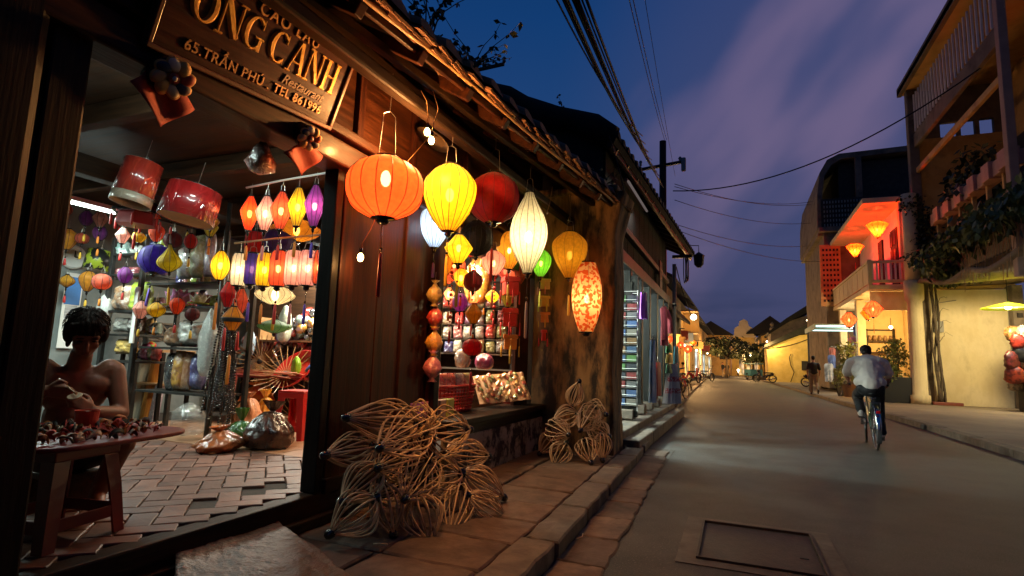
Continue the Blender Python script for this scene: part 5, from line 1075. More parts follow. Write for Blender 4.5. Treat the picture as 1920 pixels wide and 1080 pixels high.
# board of glinting sachets propped on the sill
bd = thing('sachet_board', 'cardboard tray of glinting gold and red sachets propped on the sill', 'tray', (-2.60, 6.15, .70), 0)
n_v = Vector((.40, -.62, .68)).normalized(); u_v = Vector((.62, .78, -.10)); u_v = (u_v - n_v * u_v.dot(n_v)).normalized(); w_v = n_v.cross(u_v); Mb = Matrix((w_v, u_v, n_v)).transposed(); eb_ = Mb.to_euler()
q = MB().box((0, 0, 0), (.42, .62, .014)); q.v = [tuple(Mb @ Vector(p) + Vector((0, 0, .17))) for p in q.v]; q.build('cardboard', P_tan, bd)
sac = [wrap('foil_' + n_, c, c_) for n_, c, c_ in (('gold', (.60, .32, .05), (.7, .5, .2)), ('red', (.5, .05, .02), (.6, .25, .1)), ('green', (.12, .2, .05), (.4, .4, .1)), ('orange', (.6, .18, .03), (.7, .4, .15)))]
for i in range(6):
    for j in range(9):
        p = Mb @ Vector((-.165 + i * .066 + rnd.uniform(-.022, .022), -.27 + j * .068 + rnd.uniform(-.022, .022), .018 + rnd.uniform(0, .012))) + Vector((0, 0, .17)); o = lump(.07, .022, .05, i * 9 + j, nz=.12, n=8, m_=5).build('sachet', sac[(i * 3 + j * 5) % 4], bd, p, (eb_[0] + rnd.uniform(-.2, .2), eb_[1] + rnd.uniform(-.2, .2), eb_[2] + rnd.uniform(-1.2, 1.2)), smooth=False)
o = MB().lathe([(.09, 0), (.115, .13), (.12, .135), (.11, .13), (.085, .01), (.002, .01)], 22).build('plastic_bowl', M_dkred, None, (-2.72, 6.72, .655), smooth=False); tag(o, 'dark red plastic bowl at the shutter end of the sill', 'bowl')
goods('wrapped_parcel', 'small clear parcel in the dark red bowl', 'parcel', (-2.72, 6.72, .72), .16, .12, .14, MZ['mauve'], 88)
for k, (lb, u, c) in enumerate((('violet', 797, (.36, .12, .40)), ('pink', 812, (.70, .25, .32)), ('rose', 828, (.60, .10, .15)), ('peach', 845, (.7, .4, .25)), ('lime', 858, (.5, .5, .1)))):
    p = on_x(u, 756, -2.45); o = MB().box((0, 0, 0), (.10, .17, .16)).build('gift_box', flat('box_' + lb, c), None, (p.x - .12, p.y, .735), (0, 0, rnd.uniform(-.15, .15)), bev=.004); tag(o, '%s patterned gift box at the plank wall end of the sill' % lb, 'box', 'gift boxes on the window sill')
o = MB().lathe([(.04, 0), (.045, .08), (.002, .08)], 16).build('tin', flat('tin_red', (.55, .05, .03), .35), None, tuple(on_x(790, 730, -2.62) + Vector((0, 0, -.03)))); tag(o, 'small red tin above the gift boxes', 'tin')
# ---- bare lantern frames of split rattan piled on the pavement
def ribmesh(bul, L_, k):
    pts = []
    for i in range(13):
        t_ = i / 12; pts.append((.014 + 1.12 * bul * math.sin(math.pi * t_ ** 1.28) ** .80, 0, (t_ - .5) * L_))
    return MB().tube(pts, k, 5).mesh('rib', M_rattan, True)
RB = {}
knob = MB().lathe([(.002, .03), (.012, .028), (.022, .016), (.026, 0), (.023, -.022), (.016, -.034), (.002, -.038)], 12).mesh('end_knob', M_black, True)
def frame(label, a, b, bulge, nr=15, grp=None):
    a, b = Vector(a), Vector(b); d = b - a; L_ = d.length; c = (a + b) / 2
    q = d.to_track_quat('Z', 'Y'); t = thing('bare_lantern', label, 'lantern frame', c, rot=q.to_euler(), group=grp)
    key = (round(bulge, 2), round(L_, 1)); 
    if key not in RB: RB[key] = [ribmesh(bulge, key[1], r_k) for r_k in (.0042, .0056, .0068)]
    for k in range(nr): obj('rib', RB[key][rnd.randrange(3)], t, (0, 0, 0), (rnd.uniform(-.03, .03), rnd.uniform(-.03, .03), 2 * math.pi * k / nr + rnd.uniform(-.06, .06)), (rnd.uniform(.88, 1.1), 1, 1))
    s_ = key[1] / 2
    obj('end_knob', knob, t, (0, 0, s_ + .01), (0, 0, 0), (1.1,) * 3); obj('end_knob', knob, t, (0, 0, -s_ - .01), (math.pi, 0, 0), (1.15,) * 3)
F1 = [((647, 783), -2.30, (785, 795), -2.20, .115, 'lying flat on top with its knob towards the plank wall'), ((716, 838), -1.98, (800, 790), -2.22, .145, 'round one facing the street, upper middle of the large pile'), ((822, 792), -2.12, (770, 800), -2.34, .15, 'wide open one at the top beside the gift boxes'), ((880, 805), -1.98, (800, 810), -2.15, .15, 'wide one at the window end on top of the large pile'),
      ((612, 853), -2.34, (700, 835), -2.28, .085, 'sticking out against the plank wall, halfway up'), ((638, 942), -2.22, (718, 872), -2.10, .105, 'pointing to the stone step, above the lowest one'), ((620, 1000), -2.18, (705, 935), -2.05, .10, 'lowest one, its knob nearest the stone step'), ((708, 878), -2.04, (770, 850), -2.25, .12, 'tucked under the round street facing one'),
      ((737, 1000), -1.98, (718, 905), -2.08, .085, 'standing on its knob, first along the foot of the pile'), ((806, 1015), -1.80, (782, 930), -1.95, .11, 'standing on its knob, second along the foot of the pile'), ((845, 1003), -1.78, (862, 915), -1.92, .10, 'standing on its knob, third along the foot of the pile'), ((758, 938), -1.92, (805, 860), -2.05, .12, 'leaning in the middle of the large pile'),
      ((944, 932), -1.72, (868, 885), -1.95, .10, 'pointing down the street, upper of the two at the window end'), ((946, 974), -1.62, (878, 930), -1.78, .085, 'pointing down the street, lower of the two at the window end'), ((866, 890), -1.95, (800, 900), -2.10, .12, 'lying across the middle towards the window'), ((915, 855), -2.05, (840, 850), -2.20, .11, 'reaching towards the peeling wall base'), ((700, 930), -2.12, (760, 905), -2.22, .11, 'buried at the core of the large pile')]
for pa, xa, pb, xb_, bu, lb in F1: frame('bare rattan lantern frame ' + lb, on_x(*pa, xa), on_x(*pb, xb_), bu, grp='large pile of rattan lantern frames')
F2 = [((1085, 718), 6.65, (1072, 760), 6.6, .085, 'topmost of the small pile'), ((1138, 778), 6.45, (1095, 765), 6.6, .10, 'on the street side of the small pile, upper'), ((1090, 805), 6.2, (1115, 765), 6.5, .12, 'round one in the middle of the small pile'), ((1036, 790), 6.35, (1085, 775), 6.5, .10, 'at the window side, upper row of the small pile'), ((1012, 850), 6.3, (1045, 812), 6.45, .10, 'at the window side foot of the small pile'), ((1038, 876), 6.05, (1062, 830), 6.25, .10, 'standing nearest to the large pile'), ((1065, 815), 6.15, (1030, 800), 6.4, .12, 'second row of the small pile'), ((1108, 868), 6.1, (1095, 822), 6.3, .10, 'standing on its knob at the kerb side foot'), ((1130, 862), 6.25, (1128, 812), 6.4, .09, 'against the pier foot in the small pile'), ((1142, 818), 6.4, (1105, 795), 6.55, .10, 'on the street side of the small pile, lower')]
for pa, ya, pb, yb2, bu, lb in F2: frame('bare rattan lantern frame ' + lb, on_y(*pa, ya), on_y(*pb, yb2), bu, 14, 'small pile of rattan lantern frames')
# big door step stone
def stp(a, b):
    P4 = [on_z(318, 1000, .205), on_z(500, 962, .205), on_z(660, 1085, .205), on_z(360, 1180, .205)]
    p = (P4[0] * (1 - a) + P4[1] * a) * (1 - b) + (P4[3] * (1 - a) + P4[2] * a) * b
    return (p.x + .015 * math.sin(b * 9 + a * 3), p.y + .012 * math.sin(a * 8), p.z + .010 * math.sin(a * 5 + 1) * math.sin(b * 7) + .016 * mn_.noise(Vector((a * 3, b * 3.5, 2))) + .009 * abs(mn_.noise(Vector((a * 9, b * 8, 5)))) + .003 * mn_.noise(Vector((a * 30, b * 26, 5))))
q = MB().grid(stp, 70, 70); cen = Vector((-2.25, 2.35, 0)); q.v = [tuple(Vector(p) - cen) for p in q.v]
o = q.build('step_stone', pm('step_stone_rock', (.105, .066, .046), (.175, .115, .082), scale=5, detail=8, rough=.5, bump=1.0, bscale=7, bdist=.05, c3=(.06, .04, .03), s3=2.5), None, cen, smooth=True); md = o.modifiers.new('s', 'SOLIDIFY'); md.thickness = .14; md.offset = -1
tag(o, 'big rough stone slab step in front of the doorway', 'step')
o = MB().tube([(0, 0, 0), (.05, .02, .004), (.09, .01, .01)], .004, 5).build('cane_offcut', M_rattan, None, on_z(700, 1020, .115), smooth=True); tag(o, 'short cane offcut lying on the pavement slabs', 'cane')
o = MB().tube([(0, 0, 0), (.03, .05, .004), (.02, .10, .01)], .004, 5).build('cane_offcut', M_rattan, None, on_z(1080, 1010, .03), smooth=True); tag(o, 'short cane offcut lying in the gutter', 'cane')
# ================================================================ PEOPLE
def capsule(q, p0, p1, r0, r1, flat_=1.0, n=14):
    p0, p1 = Vector(p0), Vector(p1); k = 6
    q.tube([p0.lerp(p1, i / k) for i in range(k + 1)], [r0 + (r1 - r0) * i / k for i in range(k + 1)], n)
    q.ball(p0, r0, 12, 8); q.ball(p1, r1, 12, 8)
def body(name, prims, mat, parent, vox=.009, smooth=6, fold=0.0):
    """one continuous skin grown over tapered limbs"""
    q = MB()
    for p in prims:
        if p[0] == 'c': capsule(q, *p[1:])
        elif p[0] == 'e': q.ball(p[1], p[2], 16, 12, rot=p[3] if len(p) > 3 else None)
    me = bpy.data.meshes.new('tmp'); me.from_pydata(q.v, [], q.f); bm = bmesh.new(); bm.from_mesh(me); bmesh.ops.recalc_face_normals(bm, faces=bm.faces); bm.to_mesh(me); bm.free()
    o = bpy.data.objects.new('tmp', me)
    m_ = o.modifiers.new('r', 'REMESH'); m_.mode = 'VOXEL'; m_.voxel_size = vox; m_.use_smooth_shade = True
    s_ = o.modifiers.new('s', 'SMOOTH'); s_.iterations = smooth; s_.factor = .5
    m2 = baked(o); m2.name = name; m2.materials.clear(); m2.materials.append(mat); m2.polygons.foreach_set('use_smooth', [True] * len(m2.polygons))
    if fold:
        from mathutils import noise as mn
        for v_ in m2.vertices: v_.co += v_.normal * fold * (abs(mn.noise(Vector((v_.co.x * 7, v_.co.y * 5, v_.co.z * 4)))) * 2.0 + .5 * mn.noise(v_.co * 16) + .1)
    return obj(name, m2, parent)
def hand(prims, wrist, d, side, up, curl, s=1.0):
    """palm + four bent fingers of unequal length + thumb; d points along the hand, side towards the thumb, up out of the back of the hand"""
    w0, d, side, up = Vector(wrist), Vector(d).normalized(), Vector(side).normalized(), Vector(up).normalized()
    for i, off in enumerate((-.026, -.009, .009, .026)): prims.append(('c', w0 + side * off * .6, w0 + d * .085 * s + side * off, .014, .0115))
    for i, (off, ln) in enumerate(((.028, .070), (.0095, .080), (-.0095, .074), (-.028, .058))):
        p = w0 + d * .085 * s + side * off; an = 0.0; r_ = .0090
        for k, f in enumerate((.45, .32, .23)):
            an += curl * (.7 if k == 0 else 1.0); dd = d * math.cos(an) - up * math.sin(an) + side * off * .5
            p2 = p + dd.normalized() * ln * f * s; prims.append(('c', p, p2, r_, r_ * .92)); p = p2; r_ *= .92
    p = w0 + d * .025 + side * .03; p2 = p + (d * .55 + side * .65 - up * .35).normalized() * .042; p3 = p2 + (d * .85 + side * .05 - up * .5).normalized() * .032
    prims += [('c', p, p2, .0125, .0105), ('c', p2, p3, .0105, .0085)]
def head(prims, c, f, up, s=1.0):
    """skull, jaw, nose, brow, lips, ears; f = facing, up = crown direction"""
    c, f, up = Vector(c), Vector(f).normalized(), Vector(up).normalized(); sd = f.cross(up).normalized(); up = sd.cross(f)
    m_ = Matrix((sd, f, up)).transposed(); P_ = lambda x, y, z: c + sd * x * s + f * y * s + up * z * s
    prims += [('e', P_(0, -.012, .035), (.076 * s, .092 * s, .088 * s), m_), ('e', P_(0, .022, -.035), (.058 * s, .066 * s, .078 * s), m_), ('e', P_(0, .052, -.085), (.030 * s, .026 * s, .026 * s), m_),
              ('c', P_(0, .086, .012), P_(0, .106, -.026), .009 * s, .014 * s), ('e', P_(.032, .068, .030), (.026 * s, .016 * s, .011 * s), m_), ('e', P_(-.032, .068, .030), (.026 * s, .016 * s, .011 * s), m_),
              ('e', P_(0, .083, -.056), (.024 * s, .010 * s, .008 * s), m_), ('e', P_(0, .082, -.068), (.020 * s, .010 * s, .008 * s), m_), ('e', P_(.036, .060, -.022), (.022 * s, .02 * s, .022 * s), m_), ('e', P_(-.036, .060, -.022), (.022 * s, .02 * s, .022 * s), m_),
              ('e', P_(.079, -.008, -.005), (.009 * s, .022 * s, .034 * s), m_), ('e', P_(-.079, -.008, -.005), (.009 * s, .022 * s, .034 * s), m_)]
    return P_, m_
def facebits(P_, m_, par, s=1.0):
    for x in (-.032, .032):
        MB().ball(P_(x, .077, .013), (.014 * s, .007 * s, .005 * s), 8, 6, rot=m_).build('eye', M_black, par, smooth=True)
        MB().ball(P_(x, .084, .036), (.020 * s, .005 * s, .004 * s), 8, 6, rot=m_).build('eyebrow', M_hair, par, smooth=True)
    MB().ball(P_(0, .091, -.062), (.021 * s, .004 * s, .003 * s), 8, 6, rot=m_).build('mouth', flat('lip', (.20, .05, .04)), par, smooth=True)
M_hair = pm('black_hair', (.012, .008, .006), (.022, .013, .009), scale=40, stretch=(1, 1, .2), rough=.72, spec=.2, bump=.5, bscale=90, bdist=.006)
M_skin = pm('tan_skin', (.30, .125, .065), (.36, .16, .085), scale=7, rough=.48, bump=.08, bscale=120, bdist=.002)
# ---- the workman, bare chested, bent over his tray
fx, fy = .854, -.520
man = thing('person', 'shirtless person with dark hair sitting in the doorway, painting over a tray', 'person', (-3.53, 2.07, FZ + .05), math.atan2(fy, fx) + math.pi / 2)
# local axes: x = towards the street end (image right), y = away from the viewer, -y = facing
pr = []
pr += [('e', (0, .02, .27), (.165, .13, .12)), ('c', (0, .01, .30), (0, -.03, .46), .128, .130), ('e', (0, -.055, .60), (.165, .108, .15)), ('c', (-.07, -.06, .62), (-.15, -.07, .715), .085, .062), ('c', (.07, -.06, .62), (.15, -.07, .715), .085, .062), ('e', (.07, -.115, .63), (.095, .045, .065)), ('e', (-.07, -.115, .63), (.095, .045, .065)), ('c', (0, -.07, .70), (.012, -.105, .80), .060, .054)]
pr += [('c', (.175, -.075, .705), (.225, -.13, .47), .056, .044), ('c', (.225, -.13, .47), (.10, -.325, .50), .043, .029), ('c', (-.175, -.075, .705), (-.255, -.13, .47), .056, .044), ('c', (-.255, -.13, .47), (-.115, -.315, .61), .043, .029)]
hand(pr, (.10, -.325, .50), (-.62, -.35, .45), (.1, .2, .9), (.3, -.85, .2), .55)
hand(pr, (-.115, -.315, .61), (.80, -.42, -.05), (.1, -.2, .9), (.25, -.7, .55), .50)
pr += [('c', (.09, -.02, .25), (.24, -.36, .33), .092, .066), ('c', (.24, -.36, .33), (.16, -.30, .06), .060, .040), ('c', (.16, -.30, .05), (.17, -.44, .035), .040, .026), ('c', (-.09, -.02, .25), (-.24, -.36, .33), .092, .066), ('c', (-.24, -.36, .33), (-.16, -.30, .06), .060, .040), ('c', (-.16, -.30, .05), (-.17, -.44, .035), .040, .026)]
P_, m_ = head(pr, (.022, -.155, .905), (.10, -.80, -.58), (.03, -.55, .83), 1.03)
bo = body('body', pr, pm('dark_tan_skin', (.20, .080, .040), (.26, .11, .058), scale=7, rough=.55, bump=.15, bscale=90, bdist=.003), man, .0065, 4)
facebits(P_, m_, man, 1.03)
hp = [('e', P_(0, -.022, .058), (.096, .104, .088), m_), ('e', P_(0, -.070, -.01), (.084, .062, .085), m_), ('e', P_(.078, -.010, .015), (.026, .052, .066), m_), ('e', P_(-.078, -.010, .015), (.026, .052, .066), m_)]
for x in (-.07, -.045, -.02, .005, .03, .055, .075): hp.append(('c', P_(x * .9, .045, .115 - abs(x) * .3), P_(x * 1.1, .090 - abs(x) * .35, .068 + .014 * math.sin(x * 90)), .018, .007))
for k in range(9): a = -1.9 + k * .48; hp.append(('c', P_(.07 * math.sin(a), -.05 + -.04 * math.cos(a), -.02), P_(.075 * math.sin(a), -.055 - .042 * math.cos(a), -.085 + .015 * math.sin(k * 2.1)), .024, .010))
body('hair', hp, M_hair, man, .006, 2)
hs_ = MB()
for k in range(300):      # loose strands over the cap of hair
    a, e_ = rnd.uniform(0, 6.283), rnd.uniform(.05, 1.45); ln = rnd.uniform(.025, .055); p0_ = Vector((math.sin(e_) * math.cos(a) * .098, -.022 + math.sin(e_) * math.sin(a) * .108, .058 + math.cos(e_) * .092))
    dn = Vector((math.cos(a) * math.cos(e_), math.sin(a) * math.cos(e_), -math.sin(e_))) * ln; out_ = Vector((math.cos(a), math.sin(a), .2)) * rnd.uniform(.0, .005)
    if p0_.y + dn.y > .075: dn *= .5
    p1_ = p0_ + dn * .5 + out_; p2_ = p0_ + dn + out_ * .6 + Vector((rnd.uniform(-.004, .004), rnd.uniform(-.004, .004), -.006)); hs_.tube([P_(*p0_), P_(*p1_), P_(*p2_)], [.0022, .0018, .0006], 4, caps=False)
hs_.build('hair_strands', M_hair, man, smooth=True)['kind'] = 'stuff'
body('shorts', [('e', (0, .02, .25), (.18, .15, .125)), ('c', (.09, -.02, .25), (.215, -.31, .325), .104, .088), ('c', (-.09, -.02, .25), (-.215, -.31, .325), .104, .088)], flat('dark_shorts', (.02, .02, .025)), man, .012, 4)
t = thing('low_seat', 'low wooden block seat under the workman', 'seat', (-3.55, 2.08, FZ)); MB().box((0, 0, .18), (.30, .26, .03)).build('seat_top', M_dwx, t, bev=.006); MB().box((-.12, 0, .085), (.03, .24, .17)).build('leg', M_dwx, t); MB().box((.12, 0, .085), (.03, .24, .17)).build('leg', M_dwx, t)
mw_ = Matrix.Translation(man.location) @ Matrix.Rotation(man.rotation_euler[2], 4, 'Z')
o = MB().tube([(-.11, 0, .05), (.03, 0, -.012), (.05, 0, -.016)], [.004, .004, .008], 6).build('paint_brush', M_bamboo, None, mw_ @ Vector((-.01, -.385, .62)), (0, 0, 0), smooth=True); tag(o, 'thin paint brush held by the workman', 'brush')
o = MB().lathe([(.004, 0), (.028, .006), (.034, .018), (.030, .018), (.004, .008)], 14).build('carved_petal', flat('pale_wood', (.5, .36, .22)), None, mw_ @ Vector((.015, -.42, .575)), (.4, .2, 0), smooth=True); tag(o, 'small pale carved piece held over the tray', 'carving')

# ---- bicycles
def wheel(par, loc, r_=.33, steer=0.0):
    wroot = obj('wheel', MB().tube([(0, r_ * math.cos(2 * math.pi * j / 36), r_ * math.sin(2 * math.pi * j / 36)) for j in range(36)], .018, 8, closed=True).mesh('tyre', M_rubber, True), par, loc, (0, 0, steer))
    MB().tube([(0, (r_ - .022) * math.cos(2 * math.pi * j / 36), (r_ - .022) * math.sin(2 * math.pi * j / 36)) for j in range(36)], .009, 6, closed=True).build('rim', M_chrome, wroot, smooth=True)
    q = MB()
    for k in range(20): a = 2 * math.pi * k / 20; q.tube([((-1) ** k * .02, .012 * math.cos(a + 1), .012 * math.sin(a + 1)), (0, (r_ - .02) * math.cos(a), (r_ - .02) * math.sin(a))], .0018, 4)
    q.tube([(-.045, 0, 0), (.045, 0, 0)], .018, 8); q.build('spokes_and_hub', M_chrome, wroot); return wroot
def bicycle(name, label, loc, rz, fm, steer=0.0, lean=0.0):
    t = thing(name, label, 'bicycle', loc, group=None, rot=(0, lean, rz))     # +y forward
    wheel(t, (0, -.52, .33)); wheel(t, (0, .55, .33), steer=steer)
    f = MB(); BB, ST, HD = (0, -.08, .29), (0, -.20, .72), (0, .36, .80)
    f.tube([BB, ST], .017, 8); f.tube([(0, .39, .66), BB], .018, 8); f.tube([(0, .36, .80), (0, .05, .46), (0, -.12, .42)], .015, 8)
    for s_ in (-1, 1): f.tube([(s_ * .012, -.17, .62), (s_ * .06, -.52, .33)], .009, 6); f.tube([(s_ * .02, -.10, .29), (s_ * .06, -.52, .33)], .010, 6)
    f.build('frame', fm, t, smooth=True)
    k = MB().tube([(0, .345, .86), (0, .40, .62)], .020, 8)
    for s_ in (-1, 1): k.tube([(s_ * .03, .40, .62), (s_ * .055, .46, .5), (s_ * .055, .55, .33)], .010, 6)
    k.build('fork', M_chrome, t, smooth=True)
    MB().tube([(0, .345, .84), (0, .33, .98)], .013, 8).tube([(-.27, .10, 1.00), (-.24, .20, 1.02), (-.10, .33, .99), (.10, .33, .99), (.24, .20, 1.02), (.27, .10, 1.00)], .011, 7).build('handlebar', M_chrome, t, smooth=True)
    for s_ in (-1, 1): MB().tube([(s_ * .27, .10, 1.00), (s_ * .275, .01, .995)], .016, 8).build('grip', M_blackmat, t, smooth=True)
    MB().ball((0, -.24, .86), (.085, .13, .030), 14, 8).ball((0, -.14, .855), (.035, .12, .022), 12, 8).build('saddle', M_blackmat, t, smooth=True)
    MB().tube([(0, -.20, .70), (0, -.22, .84)], .013, 8).tube([(-.05, -.30, .80), (0, -.30, .78), (.05, -.30, .80)], .012, 6).build('seat_post', M_chrome, t, smooth=True)
    def guard(cy_, a0, a1):
        def fn(a, b):
            an = a0 + (a1 - a0) * a; w_ = (b - .5) * .068; rr = .362 - 3.0 * w_ * w_; return (w_, cy_ + rr * math.cos(an), .33 + rr * math.sin(an))
        return MB().grid(fn, 18, 4)
    guard(-.52, R(40), R(215)).build('rear_mudguard', M_chrome, t, smooth=True, solid=.003); guard(.55, R(-10), R(140)).build('front_mudguard', M_chrome, t, smooth=True, solid=.003).rotation_euler = (0, 0, 0)
    MB().box((0, -.52, .735), (.12, .34, .010)).tube([(-.055, -.68, .73), (-.06, -.52, .33)], .006, 5).tube([(.055, -.68, .73), (.06, -.52, .33)], .006, 5).build('luggage_rack', M_chrome, t)
    MB().box((0, -.845, .60), (.055, .02, .045)).build('rear_reflector', pm('red_reflector', (.5, .01, .01), rough=.15, bump=0), t, bev=.006)
    MB().prism([(.02, .37), (-.56, .375), (-.60, .33), (-.56, .285), (-.06, .20), (.03, .24)], .035, .05, 'x').build('chain_guard', fm, t, bev=.006)
    MB().lathe([(.085, -.004), (.085, .004), (.02, .006)], 22).build('chainwheel', M_chrome, t, loc=(.06, -.08, .29), rot=(0, R(90), 0))
    MB().tube([(.075, -.08, .29), (.085, -.06, .12)], .009, 6).tube([(-.075, -.08, .29), (-.085, -.10, .46)], .009, 6).build('crank', M_chrome, t, smooth=True)
    MB().box((.135, -.06, .115), (.09, .075, .022)).build('pedal', M_blackmat, t); MB().box((-.135, -.10, .465), (.09, .075, .022)).build('pedal', M_blackmat, t)
    return t
M_bikegrn = pm('green_bike_paint', (.02, .075, .05), rough=.25, bump=0, coat=.5); M_bikedk = pm('dark_bike_paint', (.02, .02, .025), rough=.3, bump=0, coat=.4)
bx, by = 2.02, 11.05
HB = R(-3)
bike = bicycle('bicycle', 'old green bicycle with chrome mudguards ridden away along the road', (bx, by, 0), HB, M_bikegrn, R(-6))
# ---- cyclist, seen from behind, bent over the bars
cyc = thing('person', 'person in a loose white tee shirt and black trousers riding the bicycle', 'person', (bx, by, 0), HB)
M_tee = pm('white_tee', (.76, .70, .62), (.68, .62, .54), scale=4, rough=.85, bump=.5, bscale=7, bdist=.03, sheen=.2); M_trs = flat('black_trousers', (.012, .012, .014), .8); M_shoe = pm('white_shoe', (.62, .60, .56), (.5, .48, .45), scale=9, rough=.6, bump=.1)
hipL, hipR = (-.10, -.22, .95), (.10, -.22, .95); knL, knR = (-.15, .20, .80), (.145, .13, .56); anL, anR = (-.135, -.09, .55), (.14, -.14, .20)
pr = [('e', (0, -.22, .95), (.17, .14, .13)), ('c', (0, -.20, 1.0), (0, .02, 1.30), .145, .165), ('e', (0, .03, 1.36), (.205, .13, .12)), ('c', (-.10, .05, 1.40), (-.20, .07, 1.38), .075, .065), ('c', (.10, .05, 1.40), (.20, .07, 1.38), .075, .065), ('c', (0, .08, 1.42), (.01, .18, 1.50), .058, .054)]
pr += [('c', (-.21, .07, 1.38), (-.30, .13, 1.12), .056, .042), ('c', (-.30, .13, 1.12), (-.27, .10, 1.04), .040, .032), ('c', (.21, .07, 1.38), (.31, .13, 1.13), .056, .042), ('c', (.31, .13, 1.13), (.275, .10, 1.04), .040, .032)]
hand(pr, (-.27, .09, 1.035), (.02, .75, -.25), (1, 0, 0), (0, .3, 1), .75); hand(pr, (.275, .09, 1.035), (-.02, .75, -.25), (-1, 0, 0), (0, .3, 1), .75)
pr += [('c', hipL, knL, .085, .055), ('c', knL, anL, .055, .036), ('c', hipR, knR, .085, .055), ('c', knR, anR, .055, .036), ('c', anL, (-.14, .03, .50), .034, .026), ('c', anR, (.14, -.03, .155), .034, .026)]
P_, m_ = head(pr, (.01, .235, 1.535), (0, .90, -.42), (0, .42, .90), .98)
body('body', pr, M_skin, cyc, .009, 4); facebits(P_, m_, cyc)
body('hair', [('e', P_(0, -.018, .055), (.090, .100, .082), m_), ('e', P_(0, -.062, -.005), (.080, .060, .080), m_)], M_hair, cyc, .008, 2)
body('tee_shirt', [('c', (0, -.22, 1.01), (0, .02, 1.28), .16, .19), ('e', (0, -.19, 1.04), (.235, .15, .12)), ('e', (0, -.02, 1.22), (.235, .185, .18)), ('e', (0, .05, 1.37), (.225, .145, .125)), ('c', (-.13, .05, 1.39), (-.235, .08, 1.35), .088, .085), ('c', (.13, .05, 1.39), (.235, .08, 1.35), .088, .085), ('c', (-.235, .08, 1.35), (-.285, .11, 1.20), .085, .088), ('c', (.235, .08, 1.35), (.29, .11, 1.20), .085, .088)], M_tee, cyc, .012, 5, .011)
body('trousers', [('e', (0, -.21, .93), (.185, .15, .125)), ('c', hipL, knL, .100, .078), ('c', knL, (-.135, -.07, .585), .078, .062), ('c', hipR, knR, .100, .078), ('c', knR, (.14, -.13, .245), .078, .060)], M_trs, cyc, .012, 4, .012)
def shoe(c, yaw_, pit, mat=None, par=cyc):
    o_ = body('shoe', [('c', Vector((0, -.05, .03)), Vector((0, .10, .018)), .043, .036), ('e', Vector((0, -.04, .055)), (.038, .045, .045)), ('e', Vector((0, .03, 0)), (.045, .135, .018))], mat or M_shoe, par, .008, 3)
    o_.location = c; o_.rotation_euler = (pit, 0, yaw_)
shoe((-.138, -.055, .50), 0, R(8)); shoe((.14, -.10, .155), R(-6), R(-14))
# ---- walker in black shirt and khaki trousers
wk = on_z(1527, 739, .12); wk.z = .118
man2 = thing('person', 'person in a black shirt and khaki trousers walking away on the far pavement', 'person', wk, R(2))
pr = [('e', (0, 0, .95), (.16, .11, .12)), ('c', (0, 0, 1.0), (0, .02, 1.30), .13, .15), ('e', (0, .02, 1.36), (.185, .11, .10)), ('c', (0, .02, 1.42), (0, .04, 1.53), .056, .052), ('c', (-.20, .02, 1.37), (-.26, -.02, 1.08), .055, .042), ('c', (-.26, -.02, 1.08), (-.25, .06, .84), .040, .030), ('c', (.20, .02, 1.37), (.26, .03, 1.08), .055, .042), ('c', (.26, .03, 1.08), (.25, .14, .86), .040, .030)]
hand(pr, (-.25, .06, .83), (0, .1, -1), (0, 1, 0), (-1, 0, 0), .35); hand(pr, (.25, .14, .85), (0, .15, -1), (0, 1, 0), (1, 0, 0), .35)
pr += [('c', (-.09, 0, .92), (-.10, .10, .50), .085, .056), ('c', (-.10, .10, .50), (-.10, .12, .09), .052, .036), ('c', (.09, 0, .92), (.10, -.02, .50), .085, .056), ('c', (.10, -.02, .50), (.11, -.36, .22), .052, .036)]
P_, m_ = head(pr, (0, .05, 1.645), (0, 1, 0), (0, 0, 1), 1.0)
body('body', pr, M_skin, man2, .010, 4); facebits(P_, m_, man2)
body('hair', [('e', P_(0, -.012, .055), (.083, .098, .078), m_), ('e', P_(0, -.05, .01), (.078, .06, .078), m_)], M_hair, man2, .009, 2)
body('shirt', [('e', (0, 0, 1.00), (.175, .125, .13)), ('c', (0, 0, 1.0), (0, .02, 1.32), .155, .168), ('e', (0, .02, 1.37), (.205, .122, .105)), ('c', (-.19, .02, 1.38), (-.25, 0, 1.16), .078, .07), ('c', (.19, .02, 1.38), (.25, .02, 1.16), .078, .07)], flat('black_shirt', (.012, .012, .014), .8), man2, .012, 4)
body('trousers', [('e', (0, 0, .93), (.17, .12, .12)), ('c', (-.09, 0, .92), (-.10, .10, .50), .100, .085), ('c', (-.10, .10, .50), (-.10, .12, .10), .082, .070), ('c', (.09, 0, .92), (.10, -.02, .50), .100, .085), ('c', (.10, -.02, .50), (.11, -.33, .25), .082, .068)], flat('khaki_trousers', (.34, .25, .15), .85), man2, .012, 4)
shoe((-.10, .14, .0), 0, 0, flat('dark_shoe', (.03, .022, .018)), man2); shoe((.11, -.38, .15), 0, R(-55), flat('dark_shoe', (.03, .022, .018)), man2)

